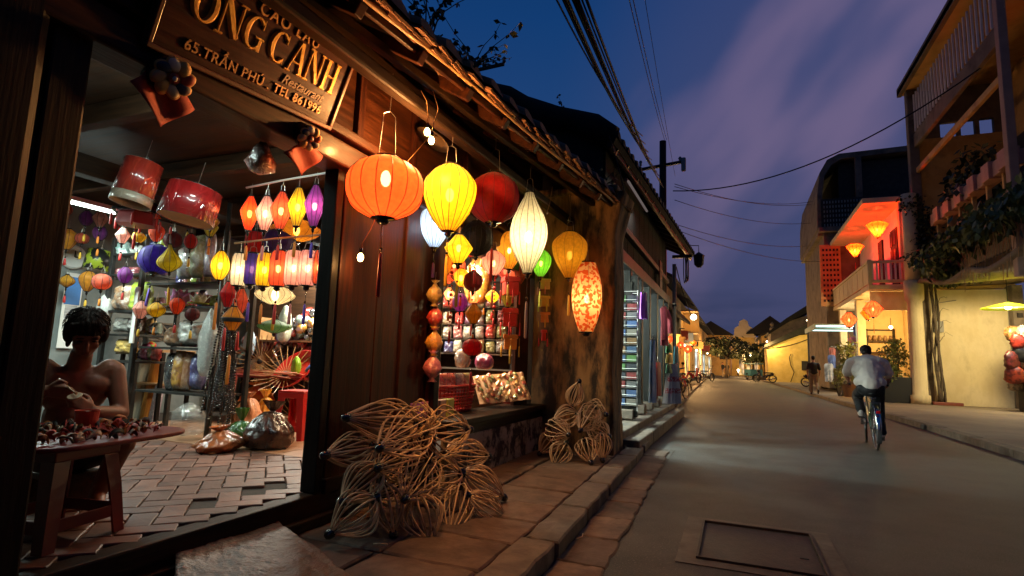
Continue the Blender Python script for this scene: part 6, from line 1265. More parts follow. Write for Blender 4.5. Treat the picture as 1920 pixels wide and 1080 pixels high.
# ---- motorbikes
def motorbike(label, loc, rz, pc, copy=None, light=0.0):
    t = thing('motorbike', label, 'motorbike', loc, rz, 'parked motorbikes' if not light else None)
    for y in (-.62, .62):
        w_ = obj('wheel', MB().tube([(0, .27 * math.cos(2 * math.pi * j / 28), .27 * math.sin(2 * math.pi * j / 28)) for j in range(28)], .042, 8, closed=True).mesh('tyre', M_rubber, True), t, (0, y, .31))
        q = MB().tube([(-.05, 0, 0), (.05, 0, 0)], .05, 10)
        for k in range(9): a = 2 * math.pi * k / 9; q.tube([(0, 0, 0), (0, .25 * math.cos(a), .25 * math.sin(a))], .008, 4)
        q.build('rim', M_chrome, w_)
    body('fairing', [('c', (0, .42, .86), (0, .30, .42), .09, .075), ('c', (0, .28, .40), (0, -.10, .42), .085, .10), ('c', (0, -.15, .52), (0, -.72, .70), .11, .06), ('e', (0, .44, .92), (.12, .11, .10))], pc, t, .018, 3)
    MB().box((0, -.30, .77), (.24, .72, .10)).build('seat', M_blackmat, t, bev=.04, seg=3)
    q = MB()
    for s_ in (-1, 1): q.tube([(s_ * .07, .46, .80), (s_ * .07, .62, .31)], .022, 7)
    q.build('fork', M_chrome, t, smooth=True)
    MB().tube([(-.33, .30, 1.03), (-.12, .42, 1.0), (.12, .42, 1.0), (.33, .30, 1.03)], .014, 7).build('handlebar', M_chrome, t, smooth=True)
    for s_ in (-1, 1): MB().tube([(s_ * .24, .38, 1.02), (s_ * .28, .38, 1.17)], .005, 5).ball((s_ * .28, .38, 1.19), (.055, .012, .035), 10, 6).build('mirror', M_black, t, smooth=True)
    MB().ball((0, .56, .90), (.13, .05, .11) if light else (.075, .03, .06), 12, 8).build('headlight', emit('headlight_on', (1, .80, .45), 60) if light else flat('headlamp_glass', (.5, .5, .48), .1), t, smooth=True)
    MB().box((0, -.84, .64), (.10, .03, .05)).build('tail_light', pm('red_reflector', (.5, .01, .01), rough=.15, bump=0), t, bev=.008)
    MB().tube([(.12, -.05, .25), (.14, -.35, .26), (.15, -.80, .36)], [.025, .04, .045], 9).build('exhaust', M_chrome, t, smooth=True)
    MB().box((0, .05, .33), (.22, .34, .24)).build('engine', M_iron, t, bev=.03)
    def gd(cy_, a0, a1):
        def fn(a, b): an = a0 + (a1 - a0) * a; return ((b - .5) * .12, cy_ + .335 * math.cos(an), .31 + .335 * math.sin(an))
        return MB().grid(fn, 10, 3)
    gd(.62, R(10), R(160)).build('front_mudguard', pc, t, smooth=True, solid=.004); gd(-.62, R(60), R(190)).build('rear_mudguard', pc, t, smooth=True, solid=.004)
    MB().tube([(-.10, 0, .25), (-.22, -.05, .01)], .010, 6).build('side_stand', M_chrome, t)
    if light: lamp('headlight_beam', (0, .85, .90), light, (1, .80, .5), t, .05)
    return t
PB = pm('black_motor_paint', (.010, .010, .012), rough=.2, bump=0, coat=.6); PS = pm('silver_motor_paint', (.20, .21, .22), rough=.25, metal=.4, bump=0, coat=.5); PR = pm('red_motor_paint', (.22, .02, .02), rough=.22, bump=0, coat=.6)
def at_g(u, v, z=.118): p = on_z(u, v, z); p.z = z; return p
p1 = at_g(1512, 722); p2 = at_g(1556, 728)
motorbike('black motorbike parked by the yellow wall, seen side on behind the walker', (p1.x + .1, p1.y - 5, .115), R(-100), PB)
motorbike('silver and black motorbike parked in front of the walker, nearer the plants', (p2.x + .1, p2.y - 2, .115), R(-84), PS)
# ================================================================ CLOTHES SHOP beyond the pier, and the left side of the street
bs = thing('clothes_shop', 'dark timber clothes shop with folding doors and white light spilling out', 'shop', (-1.7, 11.2, 0))
def B(m_, name, mat, par=None, **k):
    m_.v = [(x + 1.7, y - 11.2, z) for x, y, z in m_.v]; return m_.build(name, mat, par or bs, **k)
BX = -1.72
M_dark_early = pm('soot_black_board', (.006, .006, .006), (.014, .012, .010), scale=4, stretch=(8, 8, .6), rough=.8, spec=.1, bump=.3, rand=.3)
B(MB().box((-3.75, 11.1, .17), (3.9, 7.1, .34)), 'shop_floor', M_conc)
for k, (x, z) in enumerate(((-1.60, .16), (-1.38, .06))): 
    for j in range(5): B(MB().box((x, 8.3 + j * 1.32, z + .04), (.30, 1.29, .2)), 'step_block', M_kerb, bev=.02)
for y in (7.74, 9.28, 10.45, 11.45, 12.55, 13.6, 14.55): 
    B(MB().box((BX, y, 1.55), (.17, .16, 2.45)), 'post', M_blkwood, bev=.012); B(MB().box((BX + .02, y, .40), (.26, .24, .16)), 'stone_base', M_kerb, bev=.02)
for y in (9.42, 9.50, 11.55, 13.75): B(MB().box((BX - .12, y, 1.52), (.36, .045, 2.36)), 'folding_door', M_blkwood, bev=.006)
B(MB().box((BX, 11.1, 2.86), (.20, 7.1, .20)), 'lintel', M_blkwood, bev=.012)
for k in range(12): B(MB().box((BX - .02, 7.85 + k * .59, 3.65), (.05, .572, 1.42)), 'fascia_plank', M_dark_early, bev=.006)
B(MB().box((BX + .05, 11.1, 3.34), (.10, 7.1, .10)), 'rail', M_dwy, bev=.01)
B(MB().box((-5.6, 11.1, 1.9), (.12, 7.1, 3.2)), 'back_wall', M_white); B(MB().box((-3.7, 7.72, 1.9), (3.9, .10, 3.2)), 'side_wall', M_white); B(MB().box((-3.7, 14.6, 1.9), (3.9, .12, 5.0)), 'side_wall', M_dkpl)
B(MB().box((-3.7, 11.1, 3.0), (3.9, 7.0, .06)), 'ceiling', M_white)
bex = lambda y: -1.78 + (y - 7.6) * .045; BEZ = 4.42
def bro(t, y, up=0): return (bex(y) - t * .9, y, BEZ + t * .42 + up)
q = MB(); q.quad(bro(-.25, 7.45), bro(-.25, 16.4), bro(4.0, 16.4), bro(4.0, 7.45)); q.quad(bro(4.0, 7.45), bro(4.0, 16.4), (-9, 16.4, 4.4), (-9, 7.45, 4.4))
brf = B(q, 'roof', M_tiledk, solid=.10)
for k in range(30):
    y = 7.55 + k * .305
    for s_ in range(2):
        q = MB(); n = 6; vs = []
        for t_ in (-.30 + s_ * .5, .28 + s_ * .5):
            p = Vector(bro(t_, y, .06))
            for j in range(n + 1): a = math.pi * j / n; vs.append((p.x, p.y + .115 * math.cos(a), p.z + .11 * math.sin(a)))
        q.add(vs, [(j, j + 1, n + 2 + j, n + 1 + j) for j in range(n)] + [tuple(range(n + 1))]); B(q, 'barrel_tile', M_tiledk, brf)
B(MB().bar(bro(-.18, 7.4, -.10), bro(-.18, 16.4, -.10), .06, .10), 'fascia_board', M_rwy, brf, bev=.01)
for k in range(13): B(MB().bar(bro(-.22, 7.7 + k * .7, -.10), bro(.6, 7.7 + k * .7, -.10), .06, .09), 'rafter', M_dwx, brf)
# gable rake: a thick mossy ridge of mortar stepping up towards the ridge
B(MB().tube([bro(t_, 7.50, .08 + .05 * math.sin(t_ * 5)) for t_ in [i * .3 - .2 for i in range(15)]], [.17 + .03 * math.sin(i * 2.1) for i in range(15)], 9), 'gable_rake', M_tiledk, brf, smooth=True)
B(MB().prism([(-1.75, 3.0), (-1.75, 4.35), (-5.3, 6.0), (-5.3, 3.0)], 7.56, 7.68, 'y'), 'gable_wall', M_tiledk)
# its lights: two long tubes inside
def tubeB(label, loc, rz, ln, pw_):
    t = thing('fluorescent_light', label, 'lamp', loc, rz, 'fluorescent tubes'); MB().tube([(0, -ln / 2, 0), (0, ln / 2, 0)], .016, 10).build('tube', M_tube, t, smooth=True); MB().box((0, 0, .05), (.06, ln + .05, .05)).build('fitting', M_white, t)
    for s_ in (-.3, .3): lamp('tube_light', (0, s_ * ln, -.05), pw_, (.80, 1.0, .92), t, .10)
tubeB('fluorescent tube in the clothes shop nearest the pier', (-3.6, 8.40, 2.45), R(0), .9, 760)
tubeB('fluorescent tube deep in the clothes shop', (-3.3, 12.9, 2.72), R(0), 1.2, 220)
a, b = on_x(1178, 340, -1.50), on_x(1213, 396, -1.50); mid = (a + b) / 2
t = thing('eave_tube_light', 'white fluorescent tube slung under the clothes shop eave', 'lamp', mid); MB().tube([a - mid, b - mid], .02, 8).build('tube', emit('dim_tube', (1, .80, .74), .12), t, smooth=True); area('tube_light', (.03, 0, -.05), (R(0), R(12), 0), (.06, 1.6), 16, (1, .93, .86), t); MB().bar(a - mid + Vector((-.04, 0, .03)), b - mid + Vector((-.04, 0, .03)), .05, .05).build('fitting', flat('rusty_fitting', (.16, .07, .04)), t)
# postcard rack on the door
rk = thing('postcard_rack', 'tall white wire postcard rack in the first opening of the clothes shop', 'rack', (-1.70, 9.20, .36), R(-90))
q = MB()
for y in (-.18, .18): q.tube([(0, y, .1), (0, y, 2.05)], .007, 5)
for k in range(14): q.tube([(.0, -.18, .18 + k * .14), (.0, .18, .18 + k * .14)], .005, 4); q.tube([(.05, -.18, .21 + k * .14), (.05, .18, .21 + k * .14)], .004, 4)
q.build('wire_frame', M_white, rk)
cc = [(.10, .20, .45), (.05, .06, .08), (.30, .16, .06), (.25, .25, .25), (.12, .30, .08), (.40, .36, .30), (.35, .05, .05), (.05, .12, .25)]
for k in range(13):
    for j in range(2): MB().box((.02, -.09 + j * .18, .235 + k * .14), (.006, .155, .105)).build('postcard', flat('card_%d' % ((k * 3 + j * 5) % 8), [q_ * .35 for q_ in cc[(k * 3 + j * 5) % 8]], .35), rk, rot=(0, 0, 0))
t = thing('panel_door', 'dark panelled door leaf behind the postcard rack', 'door', (-1.78, 9.235, .36), R(-90)); MB().box((0, 0, 1.15), (.05, .52, 2.3)).build('leaf', M_blkwood, t); MB().box((.03, 0, 2.0), (.02, .36, .4)).build('raised_panel', M_blkwood, t, bev=.01)
# hanging clothes
def cloth(name, label, loc, outline, mat, rz=0.0, cat='clothes', fold=.02, nf=5):
    """outline: function v -> (half width, z); a draped double sheet"""
    t = thing(name, label, cat, loc, rz, 'clothes hung outside the shop'); n = 10
    def side(sgn):
        def fn(a, b): hw, z = outline(b); x = (a - .5) * 2; return (sgn * (.018 + .03 * (1 - x * x)) + fold * math.sin(x * nf * 1.7 + b * 2) * b, x * hw, z)
        return fn
    q = MB(); q.grid(side(1), 16, n); q.grid(side(-1), 16, n); q.build('fabric', mat, t, smooth=True)
    MB().tube([(0, -.15, 0), (0, 0, .05), (0, .15, 0)], .004, 5).tube([(0, 0, .05), (0, .01, .09), (0, .03, .10)], .003, 5).build('hanger', M_steel, t); return t
lin = lambda *pts: (lambda b: next(((p[1] + (q_[1] - p[1]) * (b - p[0]) / (q_[0] - p[0]), p[2] + (q_[2] - p[2]) * (b - p[0]) / (q_[0] - p[0])) for p, q_ in zip(pts, pts[1:]) if b <= q_[0]), pts[-1][1:]))
F_pink = pm('pink_cotton', (.70, .13, .16), (.62, .10, .13), scale=5, rough=.85, bump=.3, bscale=14, bdist=.02)
t = cloth('shirt', 'pink long shirt on a hanger high on the clothes shop post', (-1.32, 11.1, 2.33), lin((0, .10, 0), (.15, .26, -.05), (.5, .24, -.35), (1, .26, -.75)), F_pink)
MB().tube([(0, .22, -.06), (.04, .42, -.22), (.06, .50, -.48)], [.06, .065, .05], 9).build('sleeve', F_pink, t, smooth=True); MB().tube([(0, -.22, -.06), (.03, -.30, -.30), (.03, -.28, -.65)], [.06, .06, .05], 9).build('sleeve', F_pink, t, smooth=True)
cloth('scarf', 'violet cloth hanging in the second opening of the clothes shop', (-1.40, 9.05, 2.35), lin((0, .10, 0), (1, .11, -.42)), flat('violet_cloth', (.30, .06, .45)))
cloth('shorts', 'red shorts clipped below the violet cloth', (-1.34, 10.25, 1.25), lin((0, .16, 0), (.3, .20, -.1), (1, .24, -.58)), flat('red_cotton', (.60, .05, .05)))
cloth('slip_dress', 'white and blue slip hanging beside the red shorts', (-1.36, 9.8, 1.62), lin((0, .05, 0), (.4, .08, -.4), (1, .14, -1.05)), pm('white_blue_cloth', (.55, .55, .60), (.12, .25, .5), scale=3, bump=.2))
for k, (nm, c) in enumerate((('green', (.03, .24, .05)), ('yellow', (.55, .36, .04)), ('dark green', (.02, .16, .05)))):
    cloth('camisole', '%s camisole in the clipped column under the pink shirt' % nm, (-1.28, 11.5, 1.62 - k * .20), lin((0, .14, 0), (.5, .20, -.08), (1, .22, -.17)), flat('cotton_' + nm.replace(' ', '_'), c))
cloth('scarf', 'teal patterned scarf slanting beside the camisoles', (-1.25, 12.6, 1.62), lin((0, .10, 0), (1, .20, -.70)), flat('teal_cloth', (.02, .22, .28)))
F_skirt = pm('white_red_skirt', (.70, .66, .64), (.45, .06, .07), scale=2.2, stretch=(.3, .3, 5), lo=.55, hi=.60, rough=.85, bump=.2)
sk_ = cloth('skirt', 'white skirt with red patterned bands hanging lowest by the shop corner', (-1.22, 11.6, 1.24), lin((0, .10, 0), (.15, .12, -.08), (1, .24, -.78)), flat('white_cotton', (.66, .63, .62)), R(-35), fold=.05, nf=9)
for b0, b1 in ((.36, .48), (.64, .76)):
    def bandf(a, b, b0=b0, b1=b1):
        bb = b0 + (b1 - b0) * b; hw, z = lin((0, .10, 0), (.15, .12, -.08), (1, .24, -.78))(bb); x = (a - .5) * 2; return (.018 + .03 * (1 - x * x) + .05 * math.sin(x * 9 * 1.7 + bb * 2) * bb + .004, x * hw, z)
    MB().grid(bandf, 16, 3).build('red_band', pm('red_band_print', (.42, .05, .06), (.62, .5, .5), scale=40, lo=.5, hi=.52, bump=0), sk_, smooth=True)
for k in range(6):
    c = [(.40, .04, .04), (.10, .10, .12), (.45, .30, .08), (.5, .5, .48), (.05, .16, .28), (.36, .08, .25)][k]
    cloth('garment', '%s garment hanging on the inner rail of the clothes shop' % ('dark red', 'black', 'mustard', 'off white', 'blue', 'plum')[k], (-2.6 - .05 * k, 9.75 + k * .7, 2.1), lin((0, .12, 0), (.2, .25, -.1), (1, .24, -.9)), flat('garment_%d' % k, c))
# house number and wall lamp, cable coil
np_ = thing('number_plate', 'small carved house number plate over the clothes shop doors', 'sign', (-1.62, 12.9, 3.25), 0); MB().box((0, 0, 0), (.03, .46, .62)).build('plate', M_dwz, np_, bev=.01)
wordshape('67', .34, M_bamboo, Matrix.Translation((.02, -.19, -.12)) @ Ms.to_4x4(), np_, ext=.006)
pp = thing('drain_pipe', 'pale downpipe at the far corner of the clothes shop', 'pipe', (-1.50, 14.7, .1)); MB().tube([(0, 0, 0), (0, 0, 3.7)], .05, 9).build('pipe', flat('pale_pipe', (.42, .30, .20)), pp, smooth=True)
for z in (1.0, 2.6): MB().tube([(0, 0, z), (0, 0, z + .06)], .062, 9).build('clamp', M_iron, pp)
cl_ = thing('cable_coil', 'loose coil of black cable on a bracket at the shop corner', 'cable', (-1.25, 15.2, 3.95)); MB().box((-.1, 0, .14), (.5, .08, .08)).build('bracket', M_dwx, cl_)
for k in range(5): MB().tube([(.05 * math.sin(k), (.20 + .03 * k) * math.cos(2 * math.pi * j / 18), (.26 + .03 * k) * math.sin(2 * math.pi * j / 18) - .2) for j in range(18)], .012, 5, closed=True).build('cable_loop', M_wire, cl_, smooth=True)
sl = thing('wall_lantern', 'dark unlit metal street lantern hanging beyond the cable coil', 'lamp', (-.95, 15.6, 4.05)); MB().lathe([(.02, .22), (.16, .12), (.14, .10), (.12, -.12), (.05, -.2)], 8).build('housing', M_iron, sl); MB().tube([(0, 0, .2), (0, 0, .4), (-.3, 0, .42)], .012, 6).build('arm', M_iron, sl)
# ---- further houses on this side
def litfront(name, c, s_):
    """glazed shop front seen from afar: lit goods and shelves, brighter and darker"""
    if name in MATS: return MATS[name]
    m, t, o = newmat(name); K = t.links.new; tcn = N(t, 'ShaderNodeTexCoord'); mp_ = N(t, 'ShaderNodeMapping', _Scale=(1.6, 1.6, 1.2)); K(tcn.outputs['Object'], mp_.inputs[0])
    v = N(t, 'ShaderNodeTexVoronoi', _Scale=1.0); K(mp_.outputs[0], v.inputs['Vector']); h = N(t, 'ShaderNodeMix', data_type='RGBA'); h.inputs['Factor'].default_value = .12; h.inputs['A'].default_value = c4(c); K(v.outputs['Color'], h.inputs['B'])
    r_ = N(t, 'ShaderNodeMapRange', _To_Min=s_ * 2.0, _To_Max=s_ * .15, _From_Max=.8); K(v.outputs['Distance'], r_.inputs[0]); e_ = N(t, 'ShaderNodeEmission'); K(h.outputs['Result'], e_.inputs[0]); K(r_.outputs[0], e_.inputs[1]); K(e_.outputs[0], o.inputs[0]); MATS[name] = m; return m
def house(name, label, loc, parts, cat='house'):
    t = thing(name, label, cat, loc)
    for nm, m_, mat, *k in parts:
        m_.v = [(x - loc[0], y - loc[1], z - loc[2]) for x, y, z in m_.v]; m_.build(nm, mat, t, **(k[0] if k else {}))
    return t
def gable(x0, x1, y0, y1, z0, z1, over=.3): return MB().prism([(x0 - over, z0), ((x0 + x1) / 2, z1), (x1 + over, z0), (x1 + over, z0 - .12), (x0 - over, z0 - .12)], y0, y1, 'y')
def shed(xl, zl, xr, zr, y0, y1, th=.18): return MB().prism([(xl, zl), (xr, zr), (xr, zr - th), (xl, zl - th)], y0, y1, 'y')
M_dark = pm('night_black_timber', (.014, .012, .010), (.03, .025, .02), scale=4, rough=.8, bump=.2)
M_lit = plaster('warm_interior_wall', (.60, .42, .18), (.66, .48, .22), (.5, .34, .14))
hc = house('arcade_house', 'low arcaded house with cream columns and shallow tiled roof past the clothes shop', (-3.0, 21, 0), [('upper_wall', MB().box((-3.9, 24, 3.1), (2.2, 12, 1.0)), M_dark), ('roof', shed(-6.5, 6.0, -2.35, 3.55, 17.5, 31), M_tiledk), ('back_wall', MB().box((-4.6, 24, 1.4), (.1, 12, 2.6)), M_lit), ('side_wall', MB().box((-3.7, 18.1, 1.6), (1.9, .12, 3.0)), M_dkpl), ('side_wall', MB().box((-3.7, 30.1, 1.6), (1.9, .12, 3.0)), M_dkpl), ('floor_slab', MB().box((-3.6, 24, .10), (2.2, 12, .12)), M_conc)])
for k, (y, wd) in enumerate(((21.6, .36), (23.6, .22), (26.0, .30), (28.4, .26))):
    t = MB().box((.42, y - 21, 1.3), (wd, wd, 2.45)).box((.42, y - 21, 2.55), (wd + .14, wd + .14, .12)).box((.42, y - 21, .25), (wd + .06, wd + .06, .28)).build('column', M_cream if k < 2 else M_ochre, hc, bev=.02)
for k, (x, y, z, d, nm) in enumerate(((-2.35, 21.0, 2.15, .30, 'first'), (-2.05, 22.3, 2.0, .27, 'second'), (-2.2, 27.5, 2.0, .4, 'third'))): lantern('silk_lantern', 'round red lantern in the arcade, %s past the clothes shop' % nm, (x, y, z), 'globe', d, d * .85, S_car, ribs=10, power=2.5, lc=RED_, cord=.4, tassel=.2, tcol=T_red, group='red lanterns in the arcade')
def shoplight(label, loc, pw_, c=(1, .56, .20)):
    t = thing('shop_bulb', label, 'light bulb', loc, 0, 'shop bulbs along the street'); MB().ball((0, 0, 0), .07, 12, 8).build('globe', emit('shop_globe', (1, .78, .45), 14), t, smooth=True); MB().tube([(0, 0, .06), (0, 0, .4)], .01, 5).build('cord', M_wire, t); lamp('shop_light', (0, 0, -.2), pw_, c, t, .08)
shoplight('first clear globe bulb under the arcade roof', (-3.0, 20.3, 2.75), 190); shoplight('second clear globe bulb under the arcade roof', (-3.1, 21.2, 2.65), 150); shoplight('third clear globe bulb deeper in the arcade', (-3.1, 25.5, 2.5), 330)
hd = house('two_storey_house', 'tall dark two storey house with a lit open window over the arcade', (-4.2, 40, 0), [('wall', MB().box((-5.2, 40, 2.9), (3.0, 18, 5.6)), M_dkpl), ('roof', shed(-8.5, 8.6, -3.1, 6.0, 30.5, 50), M_tiledk), ('ground_front', MB().box((-3.66, 40, 1.4), (.1, 18, 2.6)), M_lit), ('balcony_slab', MB().box((-3.35, 40, 2.85), (.8, 18, .14)), M_dark)])
for k in range(6): MB().box((.58, -8 + k * 3.0, 1.3), (.12, 1.5, 2.2)).build('door_opening', litfront('lit_shop_front', (1, .62, .22), .9) if k % 2 == 0 else M_ochre, hd)
wn_ = thing('bay_window', 'glowing open bay window with a round lamp on the dark house', 'window', (-3.1, 41.5, 4.3)); MB().box((-.1, 0, .75), (1.2, 1.6, .08)).box((-.1, 0, -.75), (1.2, 1.6, .08)).box((-.1, .8, 0), (1.2, .08, 1.5)).box((-.6, 0, 0), (.05, 1.6, 1.5)).build('bay_frame', M_ochre, wn_); MB().ball((.2, -.3, .35), .22, 12, 8).build('round_lamp', emit('white_lamp', (1, .85, .55), 9), wn_, smooth=True); lamp('bay_light', (.2, -.5, .2), 60, (1, .62, .22), wn_, .2)
for k, (y, c) in enumerate(((38.0, 'orange'), (38.6, 'crimson'), (39.2, 'amber'))): lantern('silk_lantern', 'small %s lantern on the balcony of the dark two storey house' % c, (-2.75, y, 2.75), 'globe', .34, .30, (S_org, S_crim, S_gold)[k], ribs=8, power=6, lc=RED_, cord=.2, tassel=0, group='balcony lanterns far down the street')
shoplight('warm bulb at the first shop of the dark two storey house', (-2.9, 34, 2.4), 800); shoplight('warm bulb at the second shop of the dark two storey house', (-2.9, 44, 2.4), 1000)
he = house('street_end_house', 'ochre house with tiled roof closing the left of the street far away', (-4, 75, 0), [('wall', MB().box((-5.2, 68, 2.7), (3.0, 34, 5.2)), M_ochre), ('roof', shed(-9, 8.5, -3.2, 5.8, 51, 86), M_tiledk)])
for k in range(8): MB().box((.32, -20 + k * 4.2, 1.4), (.1, 2.0, 2.3)).build('shop_opening', litfront('lit_shop_front', (1, .62, .22), .9) if k % 3 else litfront('lit_shop_cool', (.9, 1, .9), .8), he)
# pedimented house closing the view
M_oc2 = M_ochre
hp_ = house('pediment_house', 'yellow house front with stepped pediment closing the far end of the street', (.8, 92, 0), [('wall', MB().box((.6, 93, 2.9), (3.2, 5, 5.8)), M_yel), ('cornice', MB().box((.7, 90.4, 5.9), (3.4, .4, .3)), M_cream), ('pediment', MB().prism([(-.6, 6), (-.5, 7.1), (.1, 7.5), (.25, 8.2), (.8, 8.5), (1.35, 8.2), (1.5, 7.5), (2.1, 7.1), (2.2, 6)], 90.3, 90.7, 'y'), M_cream)])
for x in (.0, 1.6): MB().box((x - .2, -1.56, 4.0), (.7, .06, 1.7)).build('window', M_dark, hp_)
for x in (-.2, .8, 1.8): MB().box((x - .2, -1.56, 1.4), (.65, .06, 2.4)).build('door_opening', litfront('lit_shop_front', (1, .62, .22), .9), hp_)
house('far_left_block', 'dark roofed ochre block beside the pediment house', (-4, 92, 0), [('wall', MB().box((-3.8, 92, 3.0), (5.4, 5, 6)), M_ochre), ('roof', gable(-6.6, -1.0, 89, 95, 6.1, 8.1), M_tiledk), ('window', MB().box((-1.9, 89.45, 3.6), (1.4, .08, 2.4)), M_dark)])
hh = house('far_right_block', 'pinkish two storey house with arched opening at the far end', (4, 92, 0), [('wall', MB().box((4.6, 93, 2.9), (4.7, 5, 5.8)), M_cream), ('roof', gable(1.4, 7.4, 90, 96, 6.4, 9.0), M_tiledk), ('balustrade', MB().box((4.6, 90.3, 5.4), (4.7, .2, .7)), M_cream), ('arch', MB().prism([(2.2, 2.4)] + [(2.2 + .75 + .75 * math.cos(math.pi - a * math.pi / 8), 3.5 + .6 * math.sin(a * math.pi / 8)) for a in range(9)] + [(3.7, 2.4)], 90.40, 90.6, 'y'), M_dark)])
MB().box((-.5, -1.56, 1.3), (2.6, .06, 2.2)).build('shop_opening', litfront('lit_shop_front', (1, .62, .22), .9), hh)
shoplight('warm bulb at the foot of the pediment house', (.2, 84, 3.2), 800); shoplight('warm bulb on the left row far down the street', (-3.0, 62, 2.6), 1100); shoplight('warm bulb on the right row far down the street', (1.2, 66, 2.6), 800)
# approaching motorbike with its headlight on, parked bikes at the arcade
pm_ = on_z(1384, 706, 0); motorbike('motorbike coming up the street with its headlight shining', (pm_.x, pm_.y, 0), R(182), PB, light=40)
pb_ = at_g(1308, 738, .10); motorbike('red and black motorbike parked at the arcade beside the cream column', (-2.35, 24.8, .10), R(20), PR)
motorbike('silver motorbike parked half across the kerb far down the left side', (-2.3, 46, .10), R(-35), PS)
motorbike('black motorbike parked right after the clothes shop', (-1.95, 17.8, .10), R(-12), PB)
bicycle('bicycle', 'dark bicycle leaning outside the arcade columns', (-1.95, 19.6, .10), R(-30), M_bikedk, R(15), R(-6))

# far passers-by and a blue handcart
for lb, u, v, rz in (('distant person standing at the lit shops on the left of the street', 1356, 708, 2.2), ('distant person beside the first one, by the street tree', 1364, 707, .6), ('distant person crossing near the pediment house', 1398, 704, 1.6)):
    p = on_z(u, v, .05); c = copy_tree(man2, None, lb); c.location = (p.x, p.y, .05); c.rotation_euler = (0, 0, rz)
p = on_z(1413, 712, 0); bc = thing('handcart', 'blue covered handcart standing far down the right side', 'cart', (p.x, p.y, 0), .3)
MB().box((0, 0, .75), (1.3, 2.0, .7)).build('box_body', flat('cart_blue', (.05, .22, .32)), bc, bev=.04); MB().box((0, 0, 1.7), (1.5, 2.2, .08)).build('canopy', flat('cart_teal', (.10, .30, .32)), bc, bev=.03)
for sx in (-.6, .6):
    for sy in (-.9, .9): MB().box((sx, sy, 1.35), (.05, .05, .7)).build('post', M_iron, bc)
    MB().tube([(sx * 1.12, .32 * math.cos(2 * math.pi * j / 20), .36 + .32 * math.sin(2 * math.pi * j / 20)) for j in range(20)], .04, 6, closed=True).build('wheel', M_rubber, bc, smooth=True)
motorbike('dark motorbike parked far down the right side before the yellow house corner', (1.9, 49.5, .12), R(70), PB); motorbike('red motorbike parked far down the left side under the balcony lanterns', (-2.75, 39, .10), R(-25), PR)
for k, (y, z, c) in enumerate(((32.5, 2.9, (.45, .08, .04)), (36.5, 3.0, (.08, .12, .2)), (47, 2.9, (.5, .35, .1)), (58, 3.0, (.35, .06, .05)))):
    t = thing('hanging_shop_sign', 'plain %s hanging shop board on the left of the street' % ('red', 'navy', 'ochre', 'far wine red')[k], 'sign', (-2.95, y, z), 0, 'hanging boards down the street'); MB().box((.0, 0, 0), (.75, .06, .55)).build('board', flat('board_%d' % k, c), t, bev=.01); MB().box((-.3, 0, .38), (1.0, .04, .04)).build('bracket', M_iron, t)
# ================================================================ RIGHT SIDE OF THE STREET
# --- corner house with loggia, undercroft and wavy canopy
rh = thing('loggia_house', 'tall concrete house with open loggia, stepped tiled parapet and slanting roof slab', 'house', (6.4, 22, 0))
def H_(m_, name, mat, par=None, **k):
    m_.v = [(x - 6.4, y - 22, z) for x, y, z in m_.v]; return m_.build(name, mat, par or rh, **k)
H_(MB().box((7.95, 25.62, 2.25), (2.35, .25, 4.3)), 'cream_wall', M_cream)
H_(MB().box((9.28, 25.35, 2.3), (.32, .6, 4.4)), 'pilaster', M_dkpl, bev=.02)
H_(MB().box((6.55, 25.45, 6.3), (.34, .34, 12.4)), 'corner_pillar', M_dkpl, bev=.03)
H_(MB().box((8.0, 25.7, 7.45), (2.9, .2, 6.0)), 'far_wall', M_ochre)
for x0, x1 in ((7.0, 7.5), (8.05, 8.16), (8.62, 8.75), (9.2, 9.6)): H_(MB().box(((x0 + x1) / 2, 25.7, 10.75), (x1 - x0, .2, .6)), 'window_mullion', M_dkpl)
H_(MB().box((8.0, 25.7, 11.75), (2.9, .2, 1.4)), 'far_wall', M_dkpl)
H_(MB().box((9.6, 21.5, 8.9), (.25, 8.2, 7.2)), 'loggia_back_wall', M_ochre)
H_(MB().box((8.1, 21.5, 12.55), (3.8, 8.7, .22)), 'roof_slab', M_ochre, bev=.02)
H_(MB().box((6.28, 21.5, 12.60), (.16, 8.8, .36)), 'roof_edge', M_dkpl, bev=.02)
H_(MB().box((6.55, 17.4, 8.1), (.20, .26, 8.8)), 'front_post', pm('pinkish_plaster', (.36, .22, .17), (.44, .28, .21), scale=3, rough=.9, bump=.2), bev=.02)
H_(MB().box((6.6, 21.4, 10.3), (.14, 7.9, .55)), 'spandrel_beam', M_dkpl, bev=.02)
H_(MB().box((6.62, 21.4, 9.1), (.12, 7.9, .20)), 'lower_beam', M_ochre, bev=.02)
for k in range(24): H_(MB().box((6.55, 17.9 + k * .31, 11.35), (.05, .06, 1.5)), 'louvre_bar', M_white)
for k, y in enumerate((18.4, 19.5, 20.6, 21.7, 22.8, 23.9)):
    H_(MB().box((6.85, y, 6.95 - k * .02), (.35, 1.06, .42)), 'parapet_block', pm('salmon_tile', (.42, .20, .14), (.50, .26, .18), scale=6, rough=.6, bump=.2, rand=.12), bev=.015)
    H_(MB().box((6.75, y - .3, 6.98 - k * .02), (.32, .52, .50)), 'parapet_block', pm('salmon_tile', (.42, .20, .14), (.50, .26, .18), scale=6), bev=.015)
    H_(MB().box((6.85, y + .25, 6.45), (.12, .12, .62)), 'baluster', M_ochre, bev=.02); H_(MB().box((7.0, y + .25, 6.05), (.4, .7, .4)), 'bracket', M_dkpl, bev=.04)
H_(MB().box((7.3, 21.4, 5.7), (1.5, 8.0, .35)), 'loggia_floor', M_dkpl, bev=.03)
H_(MB().box((8.9, 22.6, 8.0), (.06, 2.2, 2.6)), 'loggia_door', M_dark)
